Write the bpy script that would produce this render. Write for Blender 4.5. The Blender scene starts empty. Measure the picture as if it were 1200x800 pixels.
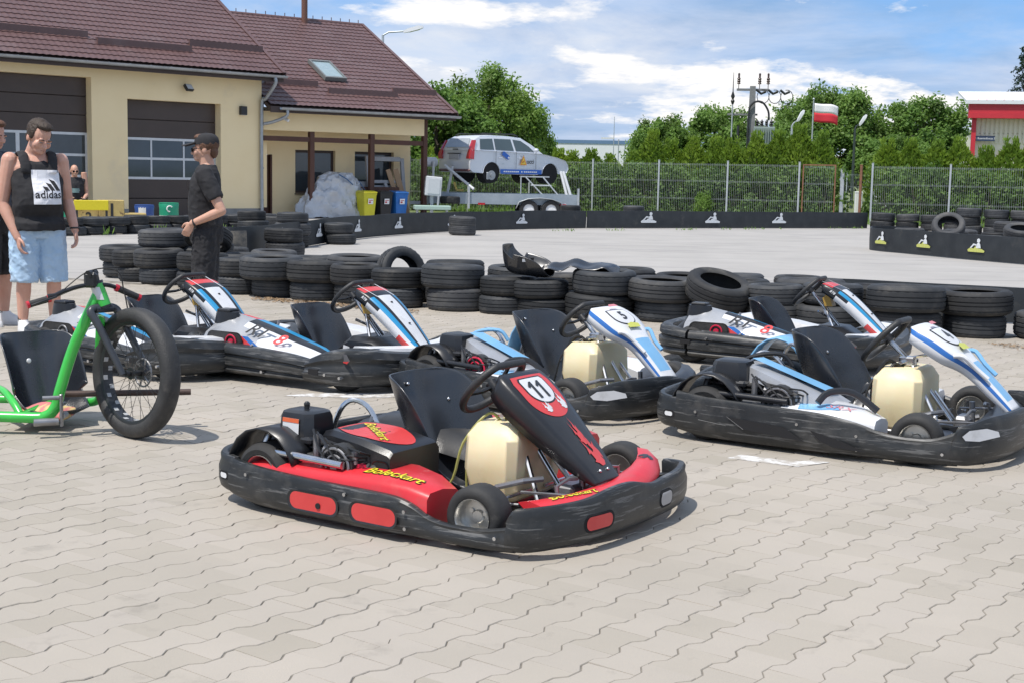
import bpy, bmesh, math, random
from math import sin, cos, pi, radians as R, atan2, hypot, exp
from mathutils import Vector as V, Matrix as M, noise as NZ
random.seed(7)
S = bpy.context.scene
COL = S.collection
# ------------------------------------------------------------------ camera
cam_d = bpy.data.cameras.new('camera'); cam = bpy.data.objects.new('camera', cam_d); COL.objects.link(cam)
cam_d.sensor_width = 36; cam_d.lens = 36*1620/1200; cam_d.clip_start = .1; cam_d.clip_end = 3000
_p = math.atan(196/1620); _ro = .02
_f = V((0, cos(_p), -sin(_p))); _r0 = V((1, 0, 0)); _u0 = _r0.cross(_f)
_r = cos(_ro)*_r0 + sin(_ro)*_u0; _u = -sin(_ro)*_r0 + cos(_ro)*_u0
cam.matrix_world = M(((_r.x, _u.x, -_f.x, 0), (_r.y, _u.y, -_f.y, 0), (_r.z, _u.z, -_f.z, 1.4), (0, 0, 0, 1)))
S.camera = cam
S.view_settings.view_transform = 'Standard'; S.view_settings.look = 'None'
S.view_settings.exposure = 0.15; S.view_settings.gamma = 1
S.render.engine = 'CYCLES'
# ------------------------------------------------------------------ sun and sky
SUN_EL, SUN_AZ = 64.0, 226.0      # degrees; azimuth clockwise from +y (the sun stands behind the camera to the left)
sd = bpy.data.lights.new('sun', 'SUN'); so = bpy.data.objects.new('sun', sd); COL.objects.link(so)
sd.energy = 4.1; sd.angle = R(.6); sd.color = (1, .95, .88)
_sv = V((sin(R(SUN_AZ))*cos(R(SUN_EL)), cos(R(SUN_AZ))*cos(R(SUN_EL)), sin(R(SUN_EL))))
so.rotation_euler = _sv.to_track_quat('Z', 'Y').to_euler()
W = bpy.data.worlds.new('World'); S.world = W; W.use_nodes = True
nt = W.node_tree; nt.nodes.clear()
def N(t, **k):
    n = nt.nodes.new(t)
    for a, b in k.items(): setattr(n, a, b)
    return n
def Lk(a, b): nt.links.new(a, b)
out = N('ShaderNodeOutputWorld'); bg = N('ShaderNodeBackground'); bg.inputs[1].default_value = .13
sky = N('ShaderNodeTexSky', sky_type='NISHITA'); sky.sun_disc = False
sky.sun_elevation = R(SUN_EL); sky.sun_rotation = R(SUN_AZ); sky.air_density = 1.0; sky.dust_density = .6; sky.ozone_density = 1.6
tc = N('ShaderNodeTexCoord'); sx = N('ShaderNodeSeparateXYZ'); Lk(tc.outputs['Generated'], sx.inputs[0])
def math_(op, a, b=None, c=None):
    n = N('ShaderNodeMath', operation=op)
    for i, q in enumerate((a, b, c)):
        if q is None: continue
        if hasattr(q, 'links'): Lk(q, n.inputs[i])
        else: n.inputs[i].default_value = q
    return n.outputs[0]
den = math_('ADD', math_('MAXIMUM', sx.outputs[2], 0.0), .19)
cx = math_('DIVIDE', sx.outputs[0], den); cy = math_('DIVIDE', sx.outputs[1], den)
cb = N('ShaderNodeCombineXYZ'); Lk(cx, cb.inputs[0]); Lk(cy, cb.inputs[1]); cb.inputs[2].default_value = 3.4
def noise_(scale, det, rough, dist, off):
    mp = N('ShaderNodeMapping'); mp.inputs['Location'].default_value = off; Lk(cb.outputs[0], mp.inputs[0])
    n = N('ShaderNodeTexNoise'); n.inputs['Scale'].default_value = scale; n.inputs['Detail'].default_value = det
    n.inputs['Roughness'].default_value = rough; n.inputs['Distortion'].default_value = dist; Lk(mp.outputs[0], n.inputs[0]); return n.outputs[0]
def ramp_(fac, stops):
    r = N('ShaderNodeValToRGB'); e = r.color_ramp.elements
    while len(e) < len(stops): e.new(.5)
    for q, (p, c) in zip(e, stops): q.position = p; q.color = (*c, 1)
    Lk(fac, r.inputs[0]); return r.outputs[0]
def mix_(fac, a, b):
    m = N('ShaderNodeMix', data_type='RGBA'); Lk(fac, m.inputs[0])
    for q, i in ((a, 6), (b, 7)):
        if hasattr(q, 'links'): Lk(q, m.inputs[i])
        else: m.inputs[i].default_value = (*q, 1)
    return m.outputs[2]
n1 = noise_(.8, 10, .58, .25, (2.6, 1.4, 0)); n2 = noise_(1.3, 8, .6, .3, (4, 2.2, 1))
zr = N('ShaderNodeMapRange'); Lk(sx.outputs[2], zr.inputs[0]); zr.inputs[1].default_value = 0; zr.inputs[2].default_value = .22
base = ramp_(zr.outputs[0], ((0, (3.4, 4.7, 6.4)), (.35, (1.8, 3.7, 6.7)), (1, (1.1, 2.8, 6.2))))
base = mix_(math_('MULTIPLY', sx.outputs[2], .9), base, sky.outputs[0])
cov = ramp_(n1, ((.36, (0, 0, 0)), (.46, (.6, .6, .6)), (.57, (.95, .95, .95))))
shade = ramp_(n2, ((.38, (2.1, 3.2, 4.9)), (.51, (3.9, 4.6, 5.9)), (.64, (5.5, 5.8, 6.4))))
clouds = mix_(cov, base, shade)
puff = ramp_(noise_(2.1, 10, .60, .1, (7.3, 1.1, 4)), ((.55, (0, 0, 0)), (.63, (.95, .95, .95))))
clouds = mix_(puff, clouds, (7.6, 7.4, 7.2))
Lk(clouds, bg.inputs[0]); Lk(bg.outputs[0], out.inputs[0])

# ------------------------------------------------------------------ materials
MATS = {}
def mat(name, c1, c2=None, rough=.6, metal=0, scale=8, detail=5, bump=0, bscale=None, spec=.5, lo=.35, hi=.65, coat=0, trans=0, alpha=1, ior=None, sss=0, world=False, attr=None, bdist=.01, dirt=None, scratch=None, rvar=0, anis=None, orand=None):
    if name in MATS: return MATS[name]
    m = bpy.data.materials.new(name); m.use_nodes = True; t = m.node_tree; b = t.nodes['Principled BSDF']
    def n(ty): return t.nodes.new(ty)
    L = t.links.new
    b.inputs['Roughness'].default_value = rough; b.inputs['Metallic'].default_value = metal
    b.inputs['Specular IOR Level'].default_value = spec; b.inputs['Coat Weight'].default_value = coat
    b.inputs['Transmission Weight'].default_value = trans; b.inputs['Alpha'].default_value = alpha
    if ior: b.inputs['IOR'].default_value = ior
    if sss: b.inputs['Subsurface Weight'].default_value = sss; b.inputs['Subsurface Radius'].default_value = (.02, .008, .004)
    if world: g = n('ShaderNodeNewGeometry'); co = g.outputs['Position']
    else: g = n('ShaderNodeTexCoord'); co = g.outputs['Object']
    if anis:
        mp = n('ShaderNodeMapping'); mp.inputs['Scale'].default_value = anis; L(co, mp.inputs[0]); co2 = mp.outputs[0]
    else: co2 = co
    def nz(s, d=detail, r=.6, c=co2):
        x = n('ShaderNodeTexNoise'); x.inputs['Scale'].default_value = s; x.inputs['Detail'].default_value = d; x.inputs['Roughness'].default_value = r
        L(c, x.inputs[0]); return x.outputs[0]
    def mr(f, a0, a1, b0, b1):
        x = n('ShaderNodeMapRange'); L(f, x.inputs[0])
        for i, q in enumerate((a0, a1, b0, b1)): x.inputs[i+1].default_value = q
        return x.outputs[0]
    def mx(f, a, c, mode='MIX'):
        x = n('ShaderNodeMix'); x.data_type = 'RGBA'; x.blend_type = mode
        for q, i in ((f, 0), (a, 6), (c, 7)):
            if hasattr(q, 'links'): L(q, x.inputs[i])
            else: x.inputs[i].default_value = q if i == 0 else (*q, 1)
        return x.outputs[2]
    c2 = c2 or tuple(q*.85 for q in c1)
    f = nz(scale); colr = mx(mr(f, lo, hi, 0, 1), c1, c2)
    if attr:
        a = n('ShaderNodeVertexColor'); a.layer_name = attr; colr = mx(1.0, colr, a.outputs[0], 'MULTIPLY')
    if orand:
        oi = n('ShaderNodeObjectInfo'); gr = n('ShaderNodeCombineColor'); q_ = mr(oi.outputs['Random'], 0, 1, orand[0], orand[1])
        for i in range(3): L(q_, gr.inputs[i])
        colr = mx(1.0, colr, gr.outputs[0], 'MULTIPLY')
    if dirt:       # (colour, scale, lo, hi)
        colr = mx(mr(nz(dirt[1], 6, .65, co), dirt[2], dirt[3], 0, 1), colr, dirt[0])
    if scratch:    # (colour, stretch vector, threshold)
        mp = n('ShaderNodeMapping'); mp.inputs['Scale'].default_value = scratch[1]; mp.inputs['Rotation'].default_value = (.06, .04, .1); L(co, mp.inputs[0])
        colr = mx(mr(nz(1.0, 7, .7, mp.outputs[0]), scratch[2], scratch[2]+.05, 0, .75), colr, scratch[0])
    L(colr, b.inputs['Base Color'])
    if rvar: L(mr(nz(scale*1.7), .3, .7, max(.02, rough-rvar), min(1, rough+rvar)), b.inputs['Roughness'])
    if bump:
        x = n('ShaderNodeBump'); x.inputs['Strength'].default_value = bump; x.inputs['Distance'].default_value = bdist
        L(nz(bscale or scale*4, 6), x.inputs['Height']); L(x.outputs[0], b.inputs['Normal'])
    MATS[name] = m; return m
def plain(name, c, rough=.5, metal=0, **k): return mat(name, c, tuple(q*.93 for q in c), rough, metal, scale=25, **k)

# ------------------------------------------------------------------ mesh helpers
class MB:
    def __init__(s): s.v = []; s.f = []; s.m = []; s.X = M.Identity(4); s.mi = 0
    def add(s, vs, fs, mi=None, X=None):
        o = len(s.v); T = s.X @ X if X is not None else s.X
        s.v += [tuple(T @ V(p)) for p in vs]
        s.f += [tuple(i+o for i in f) for f in fs]
        s.m += [s.mi if mi is None else mi]*len(fs); return s
    def box(s, a, b, bev=0, mi=None, X=None):
        x0, y0, z0 = [min(p, q) for p, q in zip(a, b)]; x1, y1, z1 = [max(p, q) for p, q in zip(a, b)]
        if not bev:
            vs = [(x, y, z) for z in (z0, z1) for y in (y0, y1) for x in (x0, x1)]
            return s.add(vs, [(0, 2, 3, 1), (4, 5, 7, 6), (0, 1, 5, 4), (2, 6, 7, 3), (0, 4, 6, 2), (1, 3, 7, 5)], mi, X)
        e = min(bev, (x1-x0)*.49, (y1-y0)*.49, (z1-z0)*.49)
        vs = []; ix = {}
        for i in (0, 1):
            for j in (0, 1):
                for k in (0, 1):
                    P = ((x0, x1)[i], (y0, y1)[j], (z0, z1)[k]); D = (e*(1-2*i), e*(1-2*j), e*(1-2*k))
                    for ax in range(3):
                        ix[i, j, k, ax] = len(vs)
                        vs.append(tuple(P[q]+(D[q] if q != ax else 0) for q in range(3)))
        fs = []
        for ax in range(3):
            o1, o2 = (ax+1) % 3, (ax+2) % 3
            for sd in (0, 1):
                q = []
                for a_, b_ in ((0, 0), (1, 0), (1, 1), (0, 1)):
                    t = [0, 0, 0]; t[ax] = sd; t[o1] = a_; t[o2] = b_; q.append(ix[t[0], t[1], t[2], ax])
                fs.append(tuple(q if sd else q[::-1]))
            for a_ in (0, 1):
                for b_ in (0, 1):
                    t = [0, 0, 0]; t[o1] = a_; t[o2] = b_; lo_ = list(t); lo_[ax] = 0; hi_ = list(t); hi_[ax] = 1
                    q = (ix[(*lo_, o1)], ix[(*hi_, o1)], ix[(*hi_, o2)], ix[(*lo_, o2)])
                    fs.append(q if a_ == b_ else q[::-1])
        for i in (0, 1):
            for j in (0, 1):
                for k in (0, 1):
                    q = (ix[i, j, k, 0], ix[i, j, k, 1], ix[i, j, k, 2]); fs.append(q if (i+j+k) % 2 else q[::-1])
        return s.add(vs, fs, mi, X)
    def loft(s, rings, closed=True, caps=True, mi=None, X=None):
        n = len(rings[0]); vs = [p for r in rings for p in r]; fs = []
        for i in range(len(rings)-1):
            for j in range(n if closed else n-1):
                k = (j+1) % n; fs.append((i*n+j, i*n+k, (i+1)*n+k, (i+1)*n+j))
        if caps and closed:
            fs.append(tuple(range(n))[::-1]); fs.append(tuple((len(rings)-1)*n+j for j in range(n)))
        return s.add(vs, fs, mi, X)
    def tube(s, pts, r, seg=8, caps=True, mi=None, X=None, smooth=0, ell=None):
        P = [V(p) for p in pts]
        rr = list(r) if hasattr(r, '__len__') else [r]*len(P)
        if smooth: P, rr = catmull(P, smooth, rr)
        rings = []; up = None
        for i, p in enumerate(P):
            t = (P[min(i+1, len(P)-1)]-P[max(i-1, 0)]).normalized()
            if up is None:
                up = t.orthogonal().normalized() if ell is None else (V(ell)-t*t.dot(V(ell))).normalized()
            else:
                up = (up - t*up.dot(t))
                up = up.normalized() if up.length > 1e-6 else t.orthogonal().normalized()
            w = t.cross(up)
            rings.append([tuple(p+up*cos(a)*rr[i]+w*sin(a)*rr[i]) for a in [2*pi*k/seg for k in range(seg)]])
        return s.loft(rings, True, caps, mi, X)
    def lathe(s, prof, seg=24, mi=None, X=None, closedprof=False, mod=None, mis=None):
        n = len(prof); vs = []
        for k in range(seg):
            a = 2*pi*k/seg
            for j, (r, z) in enumerate(prof):
                if mod: r = r+mod(j, k)
                vs.append((r*cos(a), r*sin(a), z))
        for k in range(seg):
            k2 = (k+1) % seg
        fs = []; ms = []
        for k in range(seg):
            k2 = (k+1) % seg
            for j in range(n if closedprof else n-1):
                j2 = (j+1) % n; fs.append((k*n+j, k2*n+j, k2*n+j2, k*n+j2)); ms.append(mis[j] if mis else (s.mi if mi is None else mi))
        o = len(s.m); s.add(vs, fs, mi, X); s.m[o:] = ms; return s
    def cyl(s, a, b, r, seg=12, mi=None, r2=None, X=None): return s.tube([a, b], [r, r2 if r2 is not None else r], seg, True, mi, X)
    def prism(s, poly, z0, z1, mi=None, X=None):
        n = len(poly); A = sum(poly[i][0]*poly[(i+1) % n][1]-poly[(i+1) % n][0]*poly[i][1] for i in range(n))
        if A < 0: poly = poly[::-1]
        return s.loft([[(x, y, z0) for x, y in poly], [(x, y, z1) for x, y in poly]], True, True, mi, X)
    def grid(s, fn, nu, nv, mi=None, X=None, mfn=None):
        vs = [fn(i/nu, j/nv) for j in range(nv+1) for i in range(nu+1)]
        fs = []; ms = []
        for j in range(nv):
            for i in range(nu):
                fs.append((j*(nu+1)+i, j*(nu+1)+i+1, (j+1)*(nu+1)+i+1, (j+1)*(nu+1)+i)); ms.append(mfn((i+.5)/nu, (j+.5)/nv) if mfn else (s.mi if mi is None else mi))
        o = len(s.m); s.add(vs, fs, mi, X); s.m[o:] = ms; return s
    def sphere(s, c, r, seg=12, rg=8, mi=None, X=None):
        rx, ry, rz = r if hasattr(r, '__len__') else (r, r, r)
        rings = []
        for j in range(1, rg):
            a = pi*j/rg; rings.append([(c[0]+rx*sin(a)*cos(2*pi*k/seg), c[1]+ry*sin(a)*sin(2*pi*k/seg), c[2]-rz*cos(a)) for k in range(seg)])
        n = seg; vs = [p for q in rings for p in q]+[(c[0], c[1], c[2]-rz), (c[0], c[1], c[2]+rz)]; fs = []
        for i in range(len(rings)-1):
            for j in range(n): fs.append((i*n+j, i*n+(j+1) % n, (i+1)*n+(j+1) % n, (i+1)*n+j))
        b = len(rings)*n
        for j in range(n): fs.append((b, (j+1) % n, j)); fs.append((b+1, b-n+j, b-n+(j+1) % n))
        return s.add(vs, fs, mi, X)
    def mesh(s, name, mats, smooth=40):
        me = bpy.data.meshes.new(name); me.from_pydata(s.v, [], s.f)
        for m_ in (mats if isinstance(mats, (list, tuple)) else [mats]): me.materials.append(m_)
        me.polygons.foreach_set('material_index', s.m)
        if smooth:
            me.polygons.foreach_set('use_smooth', [True]*len(s.f)); me.set_sharp_from_angle(angle=R(smooth))
        me.update(); return me
    def build(s, name, mats, parent=None, loc=None, rot=None, smooth=40, recalc=False):
        me = s.mesh(name, mats, smooth)
        if recalc:
            b = bmesh.new(); b.from_mesh(me); bmesh.ops.recalc_face_normals(b, faces=b.faces); b.to_mesh(me); b.free()
        return link(name, me, parent, loc, rot)
def link(name, me, parent=None, loc=None, rot=None):
    o = bpy.data.objects.new(name, me); COL.objects.link(o)
    if parent is not None: o.parent = parent
    if loc is not None: o.location = loc
    if rot is not None: o.rotation_euler = rot
    return o
def catmull(P, n, rr=None):
    P = [V(p) for p in P]; o = []; ro = []
    for i in range(len(P)-1):
        a = P[max(i-1, 0)]; b = P[i]; c = P[i+1]; d = P[min(i+2, len(P)-1)]
        for k in range(n):
            t = k/n
            o.append(.5*((2*b)+(c-a)*t+(2*a-5*b+4*c-d)*t*t+(3*b-a-3*c+d)*t**3))
            if rr: ro.append(rr[i]*(1-t)+rr[i+1]*t)
    o.append(P[-1])
    if rr: ro.append(rr[-1]); return o, ro
    return o
def tag(o, label=None, cat=None, group=None, kind=None):
    if label: o['label'] = label
    if cat: o['category'] = cat
    if group: o['group'] = group
    if kind: o['kind'] = kind
    return o
def thing(name, label, cat, loc=(0, 0, 0), rz=0, group=None):
    o = bpy.data.objects.new(name, None); COL.objects.link(o); o.location = loc; o.rotation_euler = (0, 0, rz); o.empty_display_size = .2
    return tag(o, label, cat, group)
KIDS = {}
def copy_tree(o, parent=None):
    c = o.copy(); COL.objects.link(c)
    if parent is not None: c.parent = parent
    for ch in list(o.children): copy_tree(ch, c)
    return c
def solid(o, t, off=-1):
    m = o.modifiers.new('thickness', 'SOLIDIFY'); m.thickness = t; m.offset = off; return o
def subsurf(o, n=1):
    m = o.modifiers.new('smooth', 'SUBSURF'); m.levels = n; m.render_levels = n; return o
def bevel(o, w, n=2):
    m = o.modifiers.new('bevel', 'BEVEL'); m.width = w; m.segments = n; m.limit_method = 'ANGLE'; m.angle_limit = R(35); return o
_txt = {}
def text2d(s, size=1, bold=0, shear=0, ext=0, sp=1.0):
    """vertices and faces of a line of lettering, centred, in the xy plane"""
    key = (s, bold, shear, ext, sp)
    if key not in _txt:
        c = bpy.data.curves.new('t', 'FONT'); c.body = s; c.align_x = 'CENTER'; c.align_y = 'CENTER'; c.offset = bold; c.shear = shear; c.resolution_u = 3; c.extrude = ext; c.space_character = sp
        o = bpy.data.objects.new('t', c); COL.objects.link(o)
        me = bpy.data.meshes.new_from_object(o.evaluated_get(bpy.context.evaluated_depsgraph_get()))
        _txt[key] = ([tuple(v.co) for v in me.vertices], [tuple(p.vertices) for p in me.polygons])
        bpy.data.objects.remove(o); bpy.data.meshes.remove(me); bpy.data.curves.remove(c)
    v, f = _txt[key]; return [(x*size, y*size, z*size) for x, y, z in v], f
def frame(o, x, y):
    """matrix with origin o, x axis along x and y axis near y"""
    x = V(x).normalized(); z = x.cross(V(y)).normalized(); y = z.cross(x)
    return M(((x.x, y.x, z.x, o[0]), (x.y, y.y, z.y, o[1]), (x.z, y.z, z.z, o[2]), (0, 0, 0, 1)))
def letter(name, s, size, m, parent, o, x, y, bold=0, shear=0, lift=.003, sp=1.0, mb=None):
    v, f = text2d(s, size, bold, shear, 0, sp); b = MB(); X = frame(o, x, y)
    b.add([(p[0], p[1], lift) for p in v], f, X=X)
    return b.build(name, m, parent, smooth=0)
def T(x, y, z): return M.Translation((x, y, z))
def RX(a): return M.Rotation(a, 4, 'X')
def RY(a): return M.Rotation(a, 4, 'Y')
def RZ(a): return M.Rotation(a, 4, 'Z')
def earcut(poly):
    from mathutils.geometry import tessellate_polygon
    return tessellate_polygon([[V((p[0], p[1], 0)) for p in poly]])
def rnd(a, b): return random.uniform(a, b)
# ================================================================== THE SETTING: ground, track, paving
m_sand = mat('joint sand', (.15, .135, .115), (.23, .21, .18), .95, scale=30, world=True)
m_track = mat('worn concrete asphalt', (.385, .368, .348), (.33, .316, .298), .9, scale=.7, detail=8, bump=.25, bscale=60, world=True, dirt=((.27, .26, .25), .35, .60, .85), scratch=((.25, .24, .235), (.22, 2.2, 1), .565))
m_grass = mat('rough grass', (.07, .13, .025), (.16, .17, .06), .95, scale=3, detail=8, bump=.6, bscale=40, world=True, dirt=((.26, .23, .16), .5, .55, .75))
b = MB(); b.grid(lambda u, v: (-900+1800*u, -60+1900*v, -.03), 2, 2); tag(b.build('ground', m_grass, smooth=0), kind='structure')
b = MB(); b.prism([(-40, 10), (40, 10), (40, 47), (-2, 47), (-30, 62), (-60, 60)], -.029, -.008); tag(b.build('track', m_track, smooth=0), kind='structure')
# paving of interlocking double-T blocks
PA = R(38); PU = V((sin(PA), cos(PA), 0)); PV = V((cos(PA), -sin(PA), 0))   # along the rows, across the rows
pl, pr_ = .200, .141
b = MB(); b.prism([(-14, -2), (14, -2), (14, 11.4), (4, 12.9), (.6, 14.3), (-3.6, 16.2), (-14, 21.8)], -.006, -.0042)
m_pave = mat('grey concrete paver', (.400, .360, .312), (.348, .315, .272), .88, scale=.6, detail=8, bump=.35, bscale=170, bdist=.004, world=True, attr='tone', dirt=((.21, .19, .165), 3.1, .60, .84))
paving = tag(b.build('paving', m_sand, smooth=0), kind='structure')
def paver_outline(g=.0):
    a = .0125; hl = pl/2-g*.5; h = pr_/2
    top = [(-hl, h+a), (-.070, h+a), (-.034, h-a), (.034, h-a), (.070, h+a), (hl, h+a)]
    top = [(x, y-g) for x, y in top]
    return [(-x, -y) for x, y in top] + top        # around
def paver_geo(b, cx, cy, rng, tones):
    ga, gb = 0, 0
    o1 = paver_outline(.0010); o2 = paver_outline(.0028)
    jx, jy = rng.uniform(-.0012, .0012), rng.uniform(-.0012, .0012)
    tz, tx, ty = rng.uniform(-.0014, .0006), rng.uniform(-.012, .012), rng.uniform(-.012, .012)
    vs = []
    for o, z in ((o1, -.02), (o1, -.0028), (o2, 0)):
        for x, y in o:
            p = PU*(x+jx)+PV*(y+jy)
            vs.append((cx+p.x, cy+p.y, z+(tz+tx*x+ty*y if z > -.01 else 0)))
    n = 12; fs = []
    for i in (0, 1):
        for j in range(n):
            k = (j+1) % n; fs.append((i*n+j, i*n+k, (i+1)*n+k, (i+1)*n+j))
    # top as three convex pieces
    t = 2*n; fs += [(t+0, t+1, t+10, t+11), (t+1, t+2, t+9, t+10), (t+2, t+3, t+8, t+9), (t+3, t+4, t+7, t+8), (t+4, t+5, t+6, t+7)]
    b.add(vs, fs); tones += [rng.choice(TONES)]*len(fs)
TONES = [(.97+.03*q, .97+.03*q*.98, .96+.035*q) for q in (-3.4, -2, -1, -.4, 0, .3, .5, .8, 1, 1)]
def set_tone(me, tones):
    a = me.color_attributes.new('tone', 'BYTE_COLOR', 'CORNER'); vals = []
    for p, t in zip(me.polygons, tones): vals += [t[0], t[1], t[2], 1]*p.loop_total
    a.data.foreach_set('color', vals)
rng = random.Random(3)
cells = []
edge = [(-14, 21.6), (-3.6, 16.1), (.6, 14.2), (4, 12.8), (14, 11.3)]
def edge_y(x):
    for (x0, y0), (x1, y1) in zip(edge, edge[1:]):
        if x0 <= x <= x1: return y0+(y1-y0)*(x-x0)/(x1-x0)
    return 0
for j in range(-160, 160):
    for i in range(-125, 125):
        p = PU*((i+(.5 if j % 2 else 0))*pl)+PV*(j*pr_)
        if p.y < 2.9 or abs(p.x) > .40*p.y+.9 or p.y > edge_y(p.x)-.1: continue
        cells.append((p.y+.15*abs(p.x), p.x, p.y))
cells.sort()
near = [c for c in cells if c[2] > 4.0 and abs(c[1]) < .385*c[2]][:300]
ns = set(near); meshes = []
for k in range(12):
    q = MB(); tn = []; paver_geo(q, 0, 0, rng, tn); me = q.mesh('paver', m_pave, 0); set_tone(me, tn); meshes.append(me)
for c in near:
    link('paver', rng.choice(meshes), paving, (c[1], c[2], 0))
q = MB(); tn = []
for c in cells:
    if c not in ns: paver_geo(q, c[1], c[2], rng, tn)
o = q.build('paver_field', m_pave, paving, smooth=0); set_tone(o.data, tn); o['kind'] = 'stuff'
# faded painted start mark and leaf litter
m_mark = mat('worn white paint', (.66, .66, .66), (.42, .39, .35), .8, scale=16, lo=.42, hi=.56, world=True)
def mark(pts, name='painted_mark', label=None):
    b = MB(); b.prism(pts, .0012, .0026); tag(b.build(name, m_mark, smooth=0), label, 'marking')
mark([(1.10, 6.86), (1.18, 6.95), (1.42, 6.80), (1.52, 6.84), (1.60, 6.80), (1.42, 6.68)], label='worn white painted start mark on the paving before the blue kart number 4')
mark([(-1.42, 8.52), (-1.25, 8.64), (-.62, 8.72), (-.5, 8.62), (-.95, 8.5)], label='worn white painted mark on the paving behind the red kart')
mark([(.62, 7.03), (.70, 7.12), (1.02, 7.14), (1.0, 7.05)], label='small worn white mark beside the nose of the red kart') if False else None

# ================================================================== TYRES
m_rub = mat('weathered black rubber', (.016, .018, .021), (.030, .032, .035), .66, scale=5, bump=.25, bscale=80, bdist=.003, spec=.45, dirt=((.12, .11, .098), 3.0, .55, .92), orand=(.6, 1.9))
m_rub2 = mat('grey weathered rubber', (.024, .025, .028), (.044, .045, .047), .72, scale=4, bump=.25, bscale=80, bdist=.003, spec=.4, dirt=((.15, .14, .12), 3.5, .55, .92), orand=(.6, 1.8))
def tyre_mesh(Rr, w, ri, seg=56, tread=0, m=None):
    h = w/2
    g1, g2, g3 = (.12, .36, .60) if tread != 2 else (.2, .5, .5)
    P = [(ri, -h*.80), (ri+.012, -h*.93), (ri+(Rr-ri)*.38, -h*1.0), (ri+(Rr-ri)*.66, -h*1.0), (ri+(Rr-ri)*.70, -h*.985), (Rr-.016, -h*.88), (Rr-.004, -h*.74)]
    half = [(Rr-.001, -h*.66), (Rr-.008, -h*.64), (Rr-.008, -h*.56), (Rr, -h*.54), (Rr+.001, -h*.22), (Rr-.008, -h*.20), (Rr-.008, -h*.12), (Rr+.001, -h*.10)]
    P += half + [(r, -z) for r, z in half[::-1]] + [(r, -z) for r, z in P[:7][::-1]]
    no = len(P)
    P += [(ri+.012, h*.72), (Rr-.035, h*.86), (Rr-.022, h*.4), (Rr-.020, 0), (Rr-.022, -h*.4), (Rr-.035, -h*.86), (ri+.012, -h*.72)]
    sh = {5, 6, 7, no-6, no-7, no-8}; ce = {10, 11, no-11, no-12}
    def mod(j, k):
        if j in sh and k % 2 == 0: return -.006
        if j in ce and tread == 1 and k % 2: return -.003
        return 0
    b = MB(); b.lathe(P, seg, closedprof=True, mod=mod)
    return b.mesh('tyre', m or m_rub, 50)
TY = [(tyre_mesh(.278, .195, .172, tread=1), .278, .195), (tyre_mesh(.288, .205, .178), .288, .205), (tyre_mesh(.282, .2, .185, tread=1, m=m_rub2), .282, .2), (tyre_mesh(.335, .24, .205, tread=1), .335, .24), (tyre_mesh(.32, .222, .2, m=m_rub2), .32, .222), (tyre_mesh(.272, .178, .165), .272, .178)]
ORD = 'first second third fourth fifth sixth seventh eighth ninth tenth eleventh twelfth thirteenth fourteenth fifteenth sixteenth seventeenth eighteenth nineteenth twentieth'.split()
tr = random.Random(11)
def tyre(i, loc, label, group, rot=None):
    o = link('tyre', TY[i][0], None, loc, rot or (tr.uniform(-.03, .03), tr.uniform(-.03, .03), tr.uniform(0, 6.28)))
    sc = tr.uniform(.94, 1.07); o.scale = (sc, sc, tr.uniform(.94, 1.06))
    if rot is None and tr.random() < .5: o.rotation_euler[0] += pi
    return tag(o, label, 'tyre', group)
def short(q):
    q = q.replace('the ', '') if len(q.split()) > 15 else q
    return q
G1 = 'tyres of the near tyre wall behind the karts'
def stack(x, y, kinds, desc, group, jit=.03):
    """a stack of lying tyres, lowest first; desc says which stack this is"""
    z = 0; n = len(kinds); o = None
    for k, i in enumerate(kinds):
        w = TY[i][2]; lev = 'only tyre' if n == 1 else ('bottom tyre' if k == 0 else ('top tyre' if k == n-1 else 'middle tyre'))
        o = tyre(i, (x+tr.uniform(-jit, jit), y+tr.uniform(-jit, jit), z+w/2), short(f'{lev} of {desc}'), group); z += w
    return z
# front row of the near wall, left to right
front = [(-3.08, 15.62, (0, 1)), (-2.66, 15.30, (1, 3)), (-2.14, 15.06, (0, 4)), (-1.66, 14.78, (1, 2)), (-1.18, 14.42, (0, 1)), (-.60, 14.22, (4, 3)), (-.05, 13.98, (5, 0)), (.30, 13.80, (5, 5)), (.88, 13.72, (3, 3)), (1.48, 13.58, (0, 4))]
for k, (x, y, kk) in enumerate(front):
    stack(x, y, kk, f'the {ORD[k]} stack from the left in the front row of the near tyre wall', G1)
tyre(4, (1.98, 13.30, .33), 'black tyre lying tilted toward the karts with its hole showing, on the near tyre wall', G1, (R(20), R(3), .4)); tyre(1, (1.98, 13.42, .1), 'bottom tyre under the tilted tyre of the near tyre wall', G1)
rowr = [(2.52, 13.20, (1, 0)), (3.02, 13.0, (3, 0)), (3.62, 12.66, (4, 3)), (4.29, 12.74, (1, 4)), (4.95, 12.62, (3, 1))]
for k, (x, y, kk) in enumerate(rowr):
    stack(x, y, kk, ['the stack straight behind the white kart at the right', 'the stack behind the fairing of the white kart at the right', 'the large stack just behind the steering wheel of the number 4 kart', 'the stack second from the right edge in the near tyre wall', 'the stack at the right end of the near tyre wall'][k], G1)
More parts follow.
